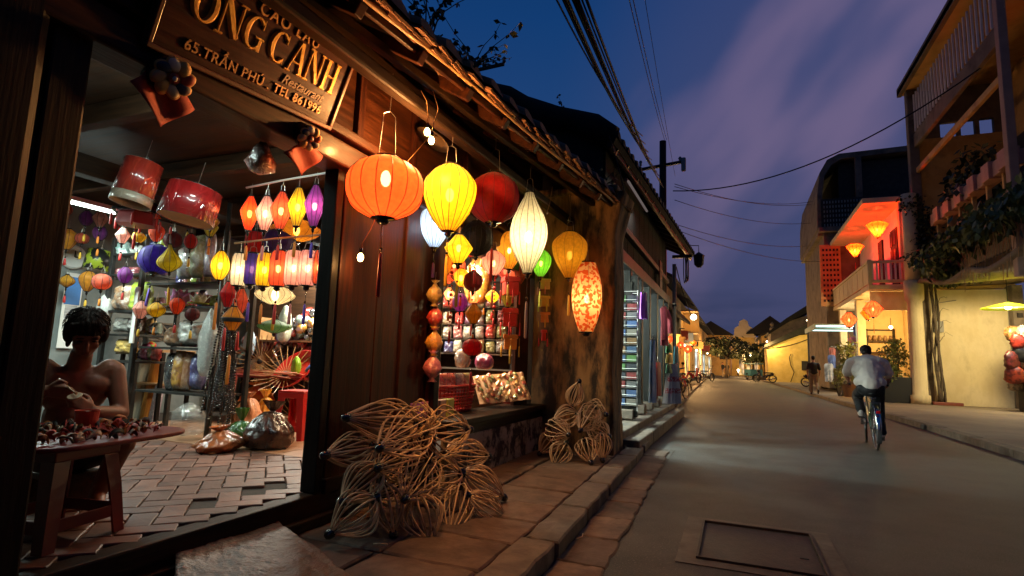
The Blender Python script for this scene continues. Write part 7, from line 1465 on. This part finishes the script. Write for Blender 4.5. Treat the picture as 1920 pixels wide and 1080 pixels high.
H_(MB().box((9.45, 21, 7.5), (.06, .9, 2.4)), 'loggia_door', M_dark)
# wavy canopy
def cano(a, b):
    y = 25.6 - a * 9.8; x = 6.35 + b * 3.2; z = 4.45 + .13 * math.sin(a * 15) * (1 - b) + .10 * math.sin(a * 6 + 1) - a * .25 + b * .15; return (x - .10 * math.sin(a * 11) * (1 - b), y, z)
H_(MB().grid(cano, 50, 8), 'wavy_canopy', M_dkpl, smooth=True, solid=.14)
H_(MB().box((6.8, 21.3, 5.1), (.12, 8.2, 1.0)), 'upper_apron', M_dkpl)
H_(MB().box((10.4, 21.0, 2.3), (.2, 9.0, 4.4)), 'shop_back_wall', M_lit)
H_(MB().box((9.28, 25.0, 3.4), (.14, .10, .16)), 'switch_box', M_iron); H_(MB().box((7.0, 25.44, 3.0), (.30, .12, .42)), 'meter_box', flat('meter_grey', (.30, .29, .26)), bev=.01)
H_(MB().tube([(7.0, 25.46, 2.8), (7.0, 25.46, .5), (7.05, 25.46, .15)], .018, 6).tube([(7.0, 25.46, 3.2), (7.02, 25.46, 3.9), (7.6, 25.46, 4.0)], .018, 6), 'conduit', flat('conduit_grey', (.22, .2, .17)), smooth=True)
H_(MB().tube([(9.15, 25.45, .12), (9.15, 25.45, 4.3)], .045, 8), 'rain_pipe', flat('pipe_grey', (.28, .26, .22)), smooth=True)
# black neighbour wall that closes the right edge, with a few ochre louvre slats
nb_ = thing('shuttered_house', 'black fronted house at the right edge with ochre louvre slats', 'house', (7.4, 14, 0))
MB().box((.35, -.4, 9.0), (.5, 6.2, 7.5)).build('wall', M_dark, nb_)
for k in range(12): MB().box((.06, .9, 7.2 + k * .34), (.08, 1.6, .07)).build('louvre_slat', flat('slat_ochre', (.5, .26, .06)), nb_, rot=(0, R(20), 0))
t = thing('loggia_fill_lamp', 'pendant in the open loggia, warm glow added for the roof underside', 'lamp', (7.9, 21.0, 10.2)); MB().lathe([(.02, .1), (.10, .05), (.12, 0), (.10, -.02)], 14, cap=False).build('shade', M_iron, t, smooth=True); MB().ball((0, 0, 0), .04, 10, 7).build('bulb', M_bulb, t, smooth=True); MB().tube([(0, 0, .1), (0, 0, 2.2)], .012, 5).build('cord', M_wire, t); lamp('loggia_fill_light', (0, 0, -.12), 9, (1, .52, .16), t, .06)  # lit pendant added to warm the underside of the roof slab
# lamps and goods under the canopy
t = thing('pendant_lamp', 'wide yellow green shaded pendant lamp glowing under the wavy canopy', 'lamp', on_y(1890, 572, 22.4)); MB().lathe([(.03, .10), (.10, .07), (.70, -.10), (.70, -.12), (.10, .04)], 28, cap=False).build('shade', silk('lime_shade', (.72, .80, .10), .1, .7), t, smooth=True); MB().ball((0, 0, -.06), .09, 12, 8).build('bulb', emit('lime_bulb', (1, .95, .45), 18), t, smooth=True); MB().tube([(0, 0, .1), (0, 0, .9)], .012, 5).build('cord', M_wire, t); lamp('pendant_light', (0, 0, -.22), 560, (1, .80, .40), t, .15)
t = fluoro('mauve white tube under the canopy at the right edge', (9.0, 21.0, 3.7), R(60), 1.2, 60, (1, .9, .95))
hb = (('patterned orange', (.50, .24, .08)), ('bright red', (.55, .04, .02)), ('white', (.55, .5, .45)), ('dark red', (.25, .02, .02)), ('black', (.02, .02, .02)), ('brown', (.22, .10, .04)), ('scarlet', (.60, .08, .03)), ('cream', (.6, .45, .28)), ('wine red', (.30, .03, .04)))
for k, (lb, c) in enumerate(hb):
    u, v = 1900 + (k % 3) * 12 + rnd.uniform(-3, 3), 640 + (k // 3) * 40 + (k % 2) * 14; loc = on_y(u, v, 23.0 + rnd.uniform(-.25, .25)); q = ppm(loc); a, b = rnd.uniform(20, 30), rnd.uniform(24, 36)
    o = goods('handbag', '%s bag hanging in the cluster at the right edge shop' % lb, 'bag', loc, a / q, b / q, a * .55 / q, pm('bag_%d' % k, [x_ * .5 for x_ in c], [x_ * .18 for x_ in c], scale=7, rough=.45, bump=.4, bscale=14, lo=.45, hi=.55), 400 + k, 'bags at the right edge shop', nz=.12, sq=3.5, top=.7)
t = thing('display_counter', 'dark display counter under the hanging bags', 'counter', (9.1, 23.1, .115)); MB().box((0, 0, .45), (1.2, .8, .9)).build('carcass', M_dark, t, bev=.02); MB().box((0, 0, .92), (1.3, .9, .05)).build('counter_top', M_dwx, t); MB().box((.3, 0, 1.9), (.06, .06, 1.9)).build('hanging_post', M_dark, t)
# fluted round pillar and vine trunk
t = thing('fluted_pillar', 'big pale fluted pillar between cream wall and lit shop', 'pillar', (6.22, 25.15, .115)); MB().lathe([(.34, 0), (.34, .3), (.27, .34), (.25, 3.8), (.32, 3.9), (.34, 4.6)], 40, mod=lambda a, k: 1 - .05 * abs(math.sin(a * 8))).build('shaft', M_cream, t, smooth=True); MB().lathe([(.26, 4.6), (.25, 8.0)], 24).build('upper_shaft', M_cream, t, smooth=True)
# --- balcony house with red light
bh = thing('balcony_house', 'narrow house with red lit balcony and bright shop below', 'house', (5.6, 30, 0))
def K_(m_, name, mat, par=None, **k):
    m_.v = [(x - 5.6, y - 30, z) for x, y, z in m_.v]; return m_.build(name, mat, par or bh, **k)
K_(MB().box((7.2, 30.6, 6.2), (1.9, 8.8, 3.6)), 'upper_wall', M_cream); K_(MB().box((6.22, 30.6, 6.3), (.10, 8.6, 3.5)), 'balcony_wall', M_white)
K_(MB().box((5.65, 26.05, 7.1), (1.2, .10, 1.6)), 'end_lintel', M_cream) if False else None
K_(MB().box((6.15, 25.95, 6.3), (.26, .30, 3.6)), 'corner_pier', M_cream, bev=.02)
K_(MB().box((5.55, 30.5, 8.12), (1.55, 9.6, .22)), 'balcony_roof', M_cream, bev=.02)
K_(MB().box((5.50, 30.4, 4.55), (1.35, 9.8, .20)), 'balcony_slab', M_cream, bev=.02)
for k in range(9): K_(MB().box((4.86, 26.0 + k * 1.15, 5.10), (.06, 1.08, .80)), 'balcony_panel', M_cream, bev=.01)
K_(MB().box((4.86, 30.4, 5.56), (.13, 9.8, .10)), 'balcony_rail', M_cream, bev=.01)
K_(MB().box((5.5, 25.55, 5.56), (1.35, .13, .10)), 'balcony_rail', M_cream, bev=.01); K_(MB().box((5.5, 25.55, 4.78), (1.35, .11, .12)), 'balcony_rail', M_cream, bev=.01)
for k in range(8): K_(MB().box((4.98 + k * .155, 25.55, 5.17), (.06, .06, .72)), 'baluster', M_white)
K_(MB().box((4.88, 25.55, 5.15), (.14, .14, 1.0)), 'newel', M_cream)
K_(MB().box((6.14, 27.2, 6.0), (.06, 1.0, 2.4)), 'balcony_door', M_dark); K_(MB().box((6.14, 29.6, 6.0), (.06, .8, 2.4)), 'balcony_door', M_dark)
for k in range(6): K_(MB().box((6.10, 27.0 + (k % 2) * .5, 5.3 + (k // 2) * .75), (.03, .38, .6)), 'door_panel', M_dwz)
K_(MB().box((5.1, 33.5, 2.3), (.3, .35, 4.2)), 'post', M_cream, bev=.02); K_(MB().box((5.1, 29.0, 2.3), (.34, .4, 4.2)), 'post', M_cream, bev=.02)
K_(MB().box((6.9, 30.5, 2.3), (.12, 8.6, 4.2)), 'shop_back_wall', M_lit); K_(MB().box((6.0, 29.6, 2.3), (1.7, .1, 4.2)), 'shop_side_wall', M_lit); K_(MB().box((6.0, 34.8, 2.3), (1.9, .1, 4.2)), 'shop_side_wall', M_lit); K_(MB().box((5.6, 26.0, 4.05), (1.3, .12, .75)), 'shop_lintel', M_cream)
sf = thing('wall_shelf', 'dark wooden shelf with small objects inside the bright shop', 'shelf', (5.9, 29.4, 2.1)); 
for z in (.0, .5, 1.0): MB().box((0, 0, z), (1.1, .25, .05)).build('shelf_board', M_dwx, sf)
for x in (-.52, .52): MB().box((x, 0, .5), (.05, .25, 1.1)).build('upright', M_dwz, sf)
for k in range(5): MB().lathe([(.06, 0), (.09, .1), (.05, .2), (.06, .24)], 10, (-.4 + k * .2, 0, .525)).build('jar', flat('jar_brown', (.25, .14, .06)), sf, smooth=True)
shoplight('bright bulb inside the shop below the red balcony', (5.9, 27.4, 3.1), 300, (1, .66, .24)); shoplight('second bright bulb deeper in the shop below the balcony', (5.6, 31.5, 3.2), 220, (1, .8, .5))
S_lfan = silk('orange_fan_silk', (.95, .20, .03), .08)
for k, (u, v, y, wd, h_, kd, s_, lb, pw_) in enumerate(((1645, 431, 26.6, 38, 30, 'fan', S_lfan, 'fan shaped orange red lantern in the near end of the balcony', 1000), (1603, 470, 30.2, 30, 24, 'fan', S_lfan, 'fan shaped orange red lantern deeper in the balcony', 900), (1637, 580, 25.2, 34, 30, 'kite', S_car, 'pointed red lantern under the balcony near the pillar', 40), (1592, 600, 26.4, 28, 28, 'kite', S_car, 'pointed red lantern under the balcony over the cyclist', 36), (1628, 588, 27.4, 26, 24, 'kite', S_org, 'orange lantern hidden behind the pointed red one', 10))):
    LT(lb, u, v, wd, h_, kd, s_, ('y', y), ribs=12, power=pw_, lc=(1, .05, .012) if k < 2 else (1, .35, .1), cord=.5, tassel=.6 if k != 4 else 0, tcol=T_red if k < 2 else T_org, ribr=.008, group='lanterns on the balcony house')
# awning with cool tubes, stall goods
aw = thing('shop_awning', 'flat cool lit awning with fluorescent tubes beside the bright shop', 'awning', (4.3, 31.5, 3.3)); MB().box((0, 0, .05), (1.9, 4.0, .05)).build('canopy', flat('teal_awning', (.30, .45, .45)), aw); MB().box((-.96, 0, -.05), (.06, 4.0, .25)).build('valance', flat('teal_awning', (.30, .45, .45)), aw)
for k in range(2): MB().tube([(-.9, -1.9 + k * 1.6, -.02 - k * .1), (.9, -1.9 + k * 1.6, -.02 - k * .1)], .03, 8).build('tube', emit('cool_tube', (.70, 1.0, .95), 2.5), aw, smooth=True)
lamp('awning_light', (0, -1.2, -.3), 70, (.75, 1, .95), aw, .3)
MB().box((-.85, 1.9, -1.65), (.08, .08, 3.3)).build('awning_post', M_dark, aw); MB().box((.85, 1.9, -1.65), (.08, .08, 3.3)).build('awning_post', M_dark, aw)
for k, (lb, u, v, a, b, y, c) in enumerate((('white patterned tee shirt', 1555, 716, 14, 34, 32, (.6, .6, .62)), ('violet pink hat', 1602, 646, 18, 14, 29.5, (.55, .22, .5)), ('blue printed towel', 1560, 690, 12, 24, 33, (.08, .14, .4)), ('red tunic', 1561, 672, 10, 20, 33.2, (.4, .1, .08)), ('blue scarf', 1606, 630, 10, 36, 29.6, (.08, .1, .35)))):
    loc = on_y(u, v, y); q = ppm(loc); t = cloth('stall_garment', '%s hung under the cool lit awning' % lb, loc + Vector((0, 0, b / q)), lin((0, .35 * a / q, 0), (.15, .55 * a / q, -.06), (1, .5 * a / q, -b / q)), pm('stall_%d' % k, c, [x_ * .4 for x_ in c], scale=4, bump=.2), R(90)); t['group'] = 'clothes under the awning'
t = thing('sandwich_board', 'folding pavement board standing behind the planter', 'sign', at_g(1583, 743), R(70)); MB().box((0, 0, .35), (.5, .04, .75), (R(14), 0, 0)).build('front_board', flat('board_grey', (.35, .33, .3)), t); MB().box((0, .25, .35), (.5, .04, .75), (R(-14), 0, 0)).build('back_board', M_dwx, t)
# --- dark curved building behind
cb = thing('curved_roof_building', 'dark apartment block with rounded roof corner and pierced screens behind the balcony', 'building', (6, 37, 0))
def C_(m_, name, mat, **k):
    m_.v = [(x - 6, y - 37, z) for x, y, z in m_.v]; return m_.build(name, mat, cb, **k)
prof = [(4.2, 9.0), (4.25, 11.0), (4.42, 12.3), (4.8, 13.0), (5.4, 13.3), (12, 13.5), (12, 13.2), (5.5, 13.0), (5.0, 12.7), (4.65, 12.1), (4.5, 11.0), (4.45, 9.0)]
C_(MB().prism(prof, 34.5, 44, 'y'), 'curved_roof', M_dkpl)
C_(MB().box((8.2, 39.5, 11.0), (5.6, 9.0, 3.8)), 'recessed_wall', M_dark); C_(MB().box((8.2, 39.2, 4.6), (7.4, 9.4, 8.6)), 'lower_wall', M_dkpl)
C_(MB().box((8.2, 34.4, 8.95), (7.9, .5, .25)), 'floor_slab', M_dkpl); C_(MB().box((4.42, 39.2, 8.95), (.35, 9.0, .5)), 'side_wall', M_dkpl); C_(MB().box((6.3, 34.6, 11.0), (.3, .3, 4.0)), 'column', M_dkpl)
for k in range(26):
    for j in range(6): C_(MB().box((4.55 + k * .145, 34.35, 9.2 + j * .26), (.055, .05, .13)), 'screen_slot', M_grey) if (k + j) % 1 == 0 and k < 20 else None
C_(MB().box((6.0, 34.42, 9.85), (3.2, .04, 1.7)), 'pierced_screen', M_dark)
C_(MB().box((4.75, 34.40, 6.4), (1.0, .12, 3.4)), 'vent_panel', M_ochre)
for k in range(5):
    for j in range(11): C_(MB().box((4.42 + k * .17, 34.32, 5.0 + j * .28), (.09, .05, .12)), 'vent_hole', M_dark)
# --- yellow gable building further on
yb_ = thing('yellow_house', 'low yellow plastered house with dark sloping roof and a cable across its wall', 'house', (4.6, 57, 0))
MB().prism([(-2.15, .1), (-2.25, 3.1), (.4, 4.25), (2.1, 4.4), (2.3, .1)], -2.0, 3.0, 'y').build('gable_wall', M_yel, yb_)
MB().prism([(-2.5, 3.05), (-2.4, 3.35), (2.0, 5.7), (3.9, 6.9), (3.9, 6.2), (1.9, 4.6), (.4, 4.3)], -2.4, 3.0, 'y').build('roof', M_tiledk, yb_)
MB().tube([(-2.3 + i * .35, -2.06, 3.0 - .25 * math.sin(i / 12 * math.pi) + i * .11) for i in range(13)], .03, 5).build('cable', M_wire, yb_, smooth=True)
MB().tube([(-.3, -2.06, 2.6), (-.45, -2.06, 2.3), (-.35, -2.06, 1.6), (-.1, -2.06, 1.0), (-.4, -2.06, .15)], .03, 5).build('cable', M_wire, yb_, smooth=True)
MB().box((1.25, -2.05, 1.6), (1.5, .08, .8)).build('notice_board', M_dark, yb_); MB().box((1.7, -2.06, 2.4), (.16, .16, 2.6)).build('corner_pipe', M_cream, yb_)
house('weathered_house', 'old weathered house with dark roof rising behind the yellow one', (5, 66, 0), [('wall', MB().prism([(3.0, 0), (3.05, 4.9), (4.4, 5.9), (7.5, 7.0), (12, 7.2), (12, 0)], 62, 72, 'y'), M_dkpl), ('roof', MB().prism([(2.8, 4.9), (4.5, 6.3), (7.4, 8.3), (12.2, 9.4), (12.2, 8.9), (7.5, 7.6), (4.5, 5.8), (2.9, 4.7)], 61.7, 72, 'y'), M_tiledk), ('finial', MB().lathe([(.05, 0), (.25, .1), (.25, .3), (.1, .5), (.2, .7), (.02, .95)], 10, (3.2, 62, 5.0)), M_dkpl)])
hr = house('right_row_house', 'yellow shop row on the right far down the street', (4, 76, 0), [('wall', MB().box((4.6, 77, 2.6), (4.2, 12, 5.2)), M_ochre), ('roof', shed(2.2, 5.0, 7.5, 7.4, 70, 84), M_tiledk), ('column', MB().box((2.35, 70.6, 1.9), (.5, .5, 3.6)), M_yel)])
for k in range(3): MB().box((-1.56, -4 + k * 3.6, 1.3), (.08, 2.2, 2.2)).build('shop_opening', litfront('lit_shop_front', (1, .62, .22), .9), hr)
shoplight('warm lamp on the pavement corner by the yellow house', (2.35, 54.2, 3.6), 420, (1, .66, .24)); shoplight('warm lamp bracketed on the roof edge over the yellow wall', (5.2, 50.5, 5.2), 620, (1, .78, .32))
bicycle('bicycle', 'dark bicycle parked against the shop behind the big planter', (6.35, 27.3, .115), R(-75), M_bikedk, 0, R(4))
# ================================================================ PLANTS, CABLES, SMALL THINGS
def leaves(q, c, rad, n, size, r, droop=.3):
    c = Vector(c)
    for _ in range(n):
        d = Vector((r.gauss(0, 1), r.gauss(0, 1), r.gauss(0, 1))).normalized() * r.random() ** .45; p = c + Vector((d.x * rad[0], d.y * rad[1], d.z * rad[2]))
        a = Vector((r.uniform(-1, 1), r.uniform(-1, 1), r.uniform(-1, .4) - droop)).normalized(); b = a.cross(Vector((r.uniform(-1, 1), r.uniform(-1, 1), r.uniform(-1, 1)))).normalized(); s_ = size * r.uniform(.6, 1.3)
        q.add([p, p + a * s_ * .5 + b * s_ * .28, p + a * s_, p + a * s_ * .5 - b * s_ * .28], [(0, 1, 2, 3)])
def potplant(label, u, v, hpx, wpx, y, seed, mat, potm, box_=False, pot_h=.55, pot_w=.5):
    loc = on_y(u, v, y); loc.z = .118; q = ppm(loc); h, w_ = hpx / q, wpx / q; r = random.Random(seed)
    t = thing('potted_bush', label, 'plant', loc, 0, 'potted bushes')
    if box_: MB().box((0, 0, pot_h / 2), (pot_w, pot_w, pot_h)).build('pot', potm, t, bev=.02)
    else: MB().lathe([(pot_w * .3, 0), (pot_w * .42, pot_h * .6), (pot_w * .5, pot_h), (pot_w * .4, pot_h)], 20).build('pot', potm, t, smooth=False)
    s_ = MB()
    for k in range(5): s_.tube([(0, 0, pot_h * .8), (r.uniform(-.15, .15), r.uniform(-.1, .1), pot_h + (h - pot_h) * .5), (r.uniform(-.3, .3) * w_, r.uniform(-.3, .3) * w_, h * .95)], [.022, .014, .006], 5)
    s_.build('stem', M_bark, t, smooth=True)
    f = MB()
    for k in range(16): zz = pot_h + (h - pot_h) * (k + .5) / 16; ww = w_ * .5 * (1.0 - .5 * (k / 16)) ; leaves(f, (r.uniform(-.5, .5) * ww, r.uniform(-.5, .5) * ww, zz), (ww * .6, ww * .6, .22), 70, .13, r)
    f.build('crown', mat, t)
potplant('bushy yellow green plant left of the cyclist beside the awning', 1592, 742, 100, 62, 28.6, 1, M_leafy, flat('brown_pot', (.16, .08, .04)), pot_w=.6)
potplant('tall leafy bush in a black square planter right of the cyclist', 1683, 752, 115, 78, 25.6, 2, M_leafy, pm('black_planter', (.012, .012, .012), rough=.6), True, .95, 1.05)
# vine climbing the house corner
vt = thing('climbing_vine', 'woody vine climbing from a red trough up the house corner', 'vine', (6.85, 25.1, .118)); r = random.Random(5)
for k in range(5): MB().tube([(.10 * math.sin(k * 1.7 + i * .9) * .6 + .04 * k - .1 - i * .004, -.05 + .05 * math.cos(k + i), i * .42) for i in range(15)], [.045 - .0015 * i for i in range(15)], 6).build('trunk', M_bark, vt, smooth=True)
for k in range(4): MB().tube([(.05 + .06 * i + .05 * math.sin(i * 1.3 + k), -.06, 2.3 + k * .45 + .16 * i - .02 * i * i + .05 * math.sin(i * 2 + k)) for i in range(7)], [.012 - .0014 * i for i in range(7)], 5).build('tendril', M_bark, vt, smooth=True)
MB().box((.15, -.05, .05), (.9, .35, .12)).build('trough', flat('red_trough', (.22, .05, .03)), vt, bev=.02)
f = MB()
for k in range(10): leaves(f, (-.3 + r.uniform(-.3, .3), -.1, 5.2 + k * .28), (.5, .3, .3), 90, .17, r)
for k in range(7): leaves(f, (.2 + k * .22, -.2, 4.55 + r.uniform(-.15, .2)), (.3, .25, .18), 30, .16, r)
f.build('crown', M_leafdk, vt)
hv = thing('hanging_creeper', 'dense leafy creeper spilling over the canopy edge at the right', 'creeper', (6.3, 19, 4.6)); f = MB(); f2 = MB()
for k in range(30):
    a = k / 29; y = 4.2 - a * 7.6; leaves(f if k % 3 else f2, (.0 + r.uniform(-.25, .5), y, .75 + .15 * math.sin(k) + (-.5 if a < .15 else 0) + r.uniform(-.15, .25)), (.55, .5, .42), 95, .24, r, .8)
f.build('crown', M_leaf, hv); f2.build('crown', M_leafy, hv)
for k in range(22):
    y = 1.6 - k * .22; z0 = r.uniform(.3, .6); MB().tube([(r.uniform(-.1, .2), y, z0), (.05, y + r.uniform(-.05, .05), z0 - .5), (.02, y, z0 - r.uniform(.8, 1.5))], .010, 4).build('aerial_root', M_bamboo, hv)
MB().tube([(0, 4.5, .2), (.1, 0, .8), (.1, -3.6, .9)], .05, 6).build('branch', M_bark, hv, smooth=True)
lb_ = thing('loggia_bush', 'dark potted tree standing on the loggia', 'plant', (7.2, 22.4, 5.9)); f = MB()
for k in range(9): leaves(f, (r.uniform(-.3, .5), r.uniform(-1.0, 1.0), 1.7 + r.uniform(-.6, 1.1)), (.6, .7, .45), 80, .28, r)
f.build('crown', M_leafdk, lb_); MB().tube([(0, 0, .4), (.05, .1, 1.2), (0, -.1, 2.2)], [.06, .045, .02], 7).build('trunk', M_bark, lb_, smooth=True); MB().lathe([(.2, 0), (.3, .45), (.26, .45)], 16).build('pot', M_dkpl, lb_)
# street trees far off
def tree(label, loc, h, w_, seed, mat=M_leafdk, n=26):
    r = random.Random(seed); t = thing('street_tree', label, 'tree', loc, 0, 'street trees far down the street')
    MB().tube([(0, 0, 0), (.08, .05, h * .3), (0, .1, h * .55)], [.17, .13, .09], 8).build('trunk', M_bark, t, smooth=True)
    b = MB()
    for k in range(6): a = k * 1.05; b.tube([(0, .1, h * .5), (w_ * .22 * math.cos(a), w_ * .22 * math.sin(a), h * .68), (w_ * .42 * math.cos(a), w_ * .42 * math.sin(a), h * .82)], [.07, .045, .02], 5)
    b.build('limb', M_bark, t, smooth=True); f = MB()
    for k in range(n): a = r.uniform(0, 6.28); rr = w_ * .5 * r.random() ** .5; leaves(f, (rr * math.cos(a), rr * math.sin(a), h * (.72 + r.uniform(-.2, .26))), (w_ * .17, w_ * .17, h * .10), 70, .34, r)
    f.build('crown', mat, t)
p = on_y(1362, 700, 66); tree('dark street tree before the left houses far away', (p.x, 66, 0.1), 4.4, 4.2, 11); p = on_y(1405, 700, 74); tree('dark street tree in front of the pediment house', (p.x + .4, 74, 0), 4.3, 4.0, 12); p = on_y(1420, 700, 70); tree('dark street tree close to the yellow house corner', (p.x + .3, 70, 0), 4.0, 3.0, 13)
# weeds on the roof edge, silhouetted
def weed(label, base, h, seed, n=7, leaf=.045, spread=.5):
    r = random.Random(seed); t = thing('roof_weed', label, 'weed', base, 0, 'weeds growing on the old roofs'); b = MB(); f = MB()
    for k in range(n):
        a = r.uniform(0, 6.28); s_ = r.uniform(.3, 1) * spread * h; hh = h * r.uniform(.6, 1.0); pts = [(0, 0, -.1)]
        for i in range(1, 6): q = i / 5; pts.append((s_ * math.cos(a) * q ** 1.6 + .02 * math.sin(i * 2 + k), s_ * math.sin(a) * q ** 1.6, hh * q))
        b.tube(pts, [.007 - .001 * i for i in range(6)], 4)
        for i in range(2, 6):
            for _ in range(3):
                p_ = Vector(pts[i]); d = Vector((r.uniform(-1, 1), r.uniform(-1, 1), r.uniform(-1.2, .1))).normalized(); e_ = d.cross(Vector((r.uniform(-1, 1), r.uniform(-1, 1), .3))).normalized(); l_ = leaf * r.uniform(.7, 1.5); f.add([p_, p_ + d * l_ * .5 + e_ * l_ * .3, p_ + d * l_, p_ + d * l_ * .5 - e_ * l_ * .3], [(0, 1, 2, 3)])
    b.build('stem', M_leafdk, t); f.build('crown', M_leafdk, t)
weed('tall leafy weed growing from the lantern shop roof edge', roofpt(.25, 3.35, .15), .62, 1, 11, .05, .9); weed('second leafy weed on the lantern shop eave, leaning outward', roofpt(.1, 3.75, .10), .42, 2, 8, .05, 1.2)
weed('dry tangled weed drooping over the eave tiles', roofpt(-.02, 3.55, .06), .25, 3, 9, .035, 1.6); weed('thin dry seed stalks on the clothes shop roof', bro(.9, 8.2, .2), .45, 4, 3, .05, .3); weed('tiny weed at the end of the clothes shop ridge', bro(.15, 8.6, .2), .30, 5, 3, .04, .6)
weed('moss and small weeds on top of the mossy pier', (-1.62, 7.0, 3.40), .30, 6, 12, .05, 1.0)
# insulator arm standing on the lantern shop roof
t = thing('insulator_arm', 'short iron arm with two ceramic insulators standing above the roof', 'bracket', on_y(890, 155, 5.2)); a, b, c = (on_y(u, v, 5.2) - t.location for u, v in ((890, 175), (892, 132), (945, 120)))
MB().bar(a, b, .03, .03).bar(b, c, .03, .03).build('arm', M_iron, t)
for p in (b, c): MB().lathe([(.012, 0), (.022, .02), (.014, .035), (.024, .05), (.010, .07)], 10, p + Vector((0, 0, .012))).build('insulator', M_grey, t, smooth=True)
# utility pole
up = thing('utility_pole', 'wooden utility pole with cross arm and insulators behind the clothes shop', 'pole', (-2.43, 20, .1)); MB().lathe([(.15, 0), (.12, 9.2), (.03, 9.22)], 12).build('pole', M_blkwood, up, smooth=False)
MB().bar((-.85, 0, 8.2), (.65, 0, 8.35), .10, .10).build('cross_arm', M_blkwood, up)
for x in (-.8, .6): MB().lathe([(.03, 0), (.06, .06), (.04, .1), (.07, .16), (.03, .22)], 10, (x, 0, 8.33)).build('insulator', M_grey, up, smooth=True)
MB().box((.72, 0, 8.25), (.16, .16, .5)).build('lamp_can', M_grey, up, bev=.04)
def cable(label, a, b, sag, r_=.010, n=14, group='overhead cables'):
    a, b = Vector(a), Vector(b); pts = [a.lerp(b, i / n) - Vector((0, 0, sag * 4 * (i / n) * (1 - i / n))) for i in range(n + 1)]; c = pts[n // 2].copy()
    tag(MB().tube([p - c for p in pts], r_, 5).build('overhead_cable', M_wire, None, c, smooth=True), label, 'cable', group)
od = ('first', 'second', 'third', 'fourth', 'fifth', 'sixth', 'seventh', 'eighth', 'ninth', 'tenth')
for k, (u0, vv, u1, v1, yb2) in enumerate(((1014, 0, 1205, 255, 12), (1030, 0, 1215, 285, 14), (1040, 0, 1222, 300, 16), (1048, 0, 1228, 315, 18), (1056, 0, 1236, 330, 20), (1062, 0, 1240, 340, 20), (1078, 0, 1244, 352, 20), (1036, 0, 1210, 270, 13), (1052, 0, 1232, 322, 19), (1068, 0, 1242, 346, 20))):
    a = on_y(u0, vv - 60, 4.6); b = on_y(u1, v1, yb2); cable('black overhead cable, %s from the roof in the sagging bundle along the shops' % od[k], a, b, .22 + .04 * (k % 3), .017 if k in (1, 4, 6) else .011)
for k, (u0, u1) in enumerate(((1166, 1246), (1174, 1250))): cable('thin overhead cable, %s of the loose pair right of the bundle' % od[k], on_y(u0, -60, 7), on_y(u1, 262, 20), .12, .008)
cable('single thin overhead cable dropping alone to the pole', on_y(1203, -40, 9), on_y(1266, 330, 21), .1, .006)
cable('cable crossing the street from the pole to the loggia house', on_y(1262, 358, 20.5), on_y(1838, 128, 17.6), .9, .022, 20)
for k, (v0, u1, v1, y1) in enumerate(((345, 1520, 383, 34), (350, 1523, 378, 34), (375, 1520, 418, 34), (420, 1525, 460, 34), (430, 1540, 490, 36))): cable('thin cable, %s from the top, between the pole and the curved building' % od[k], on_y(1265, v0, 20.3), on_y(u1, v1, y1), .35, .012, 14)
cable('pale loose wire dangling over the clothes shop gable', on_y(1142, 255, 7.3), on_y(1180, 400, 7.6), -.06, .008); cable('pale loose wire at the far corner of the clothes shop', on_y(1268, 500, 15.5), on_y(1300, 600, 17), .15, .014)
p = on_z(1728, 808, .1); o = MB().box((0, 0, .05), (.22, .14, .10)).build('loose_stone', M_kerb, None, (kr(15.0) + .02, 15.0, .0), (.2, .1, .4), bev=.03); tag(o, 'broken piece of kerb lying at the far kerb', 'stone')
# ================================================================ end
bpy.data.scenes.remove(_lab)
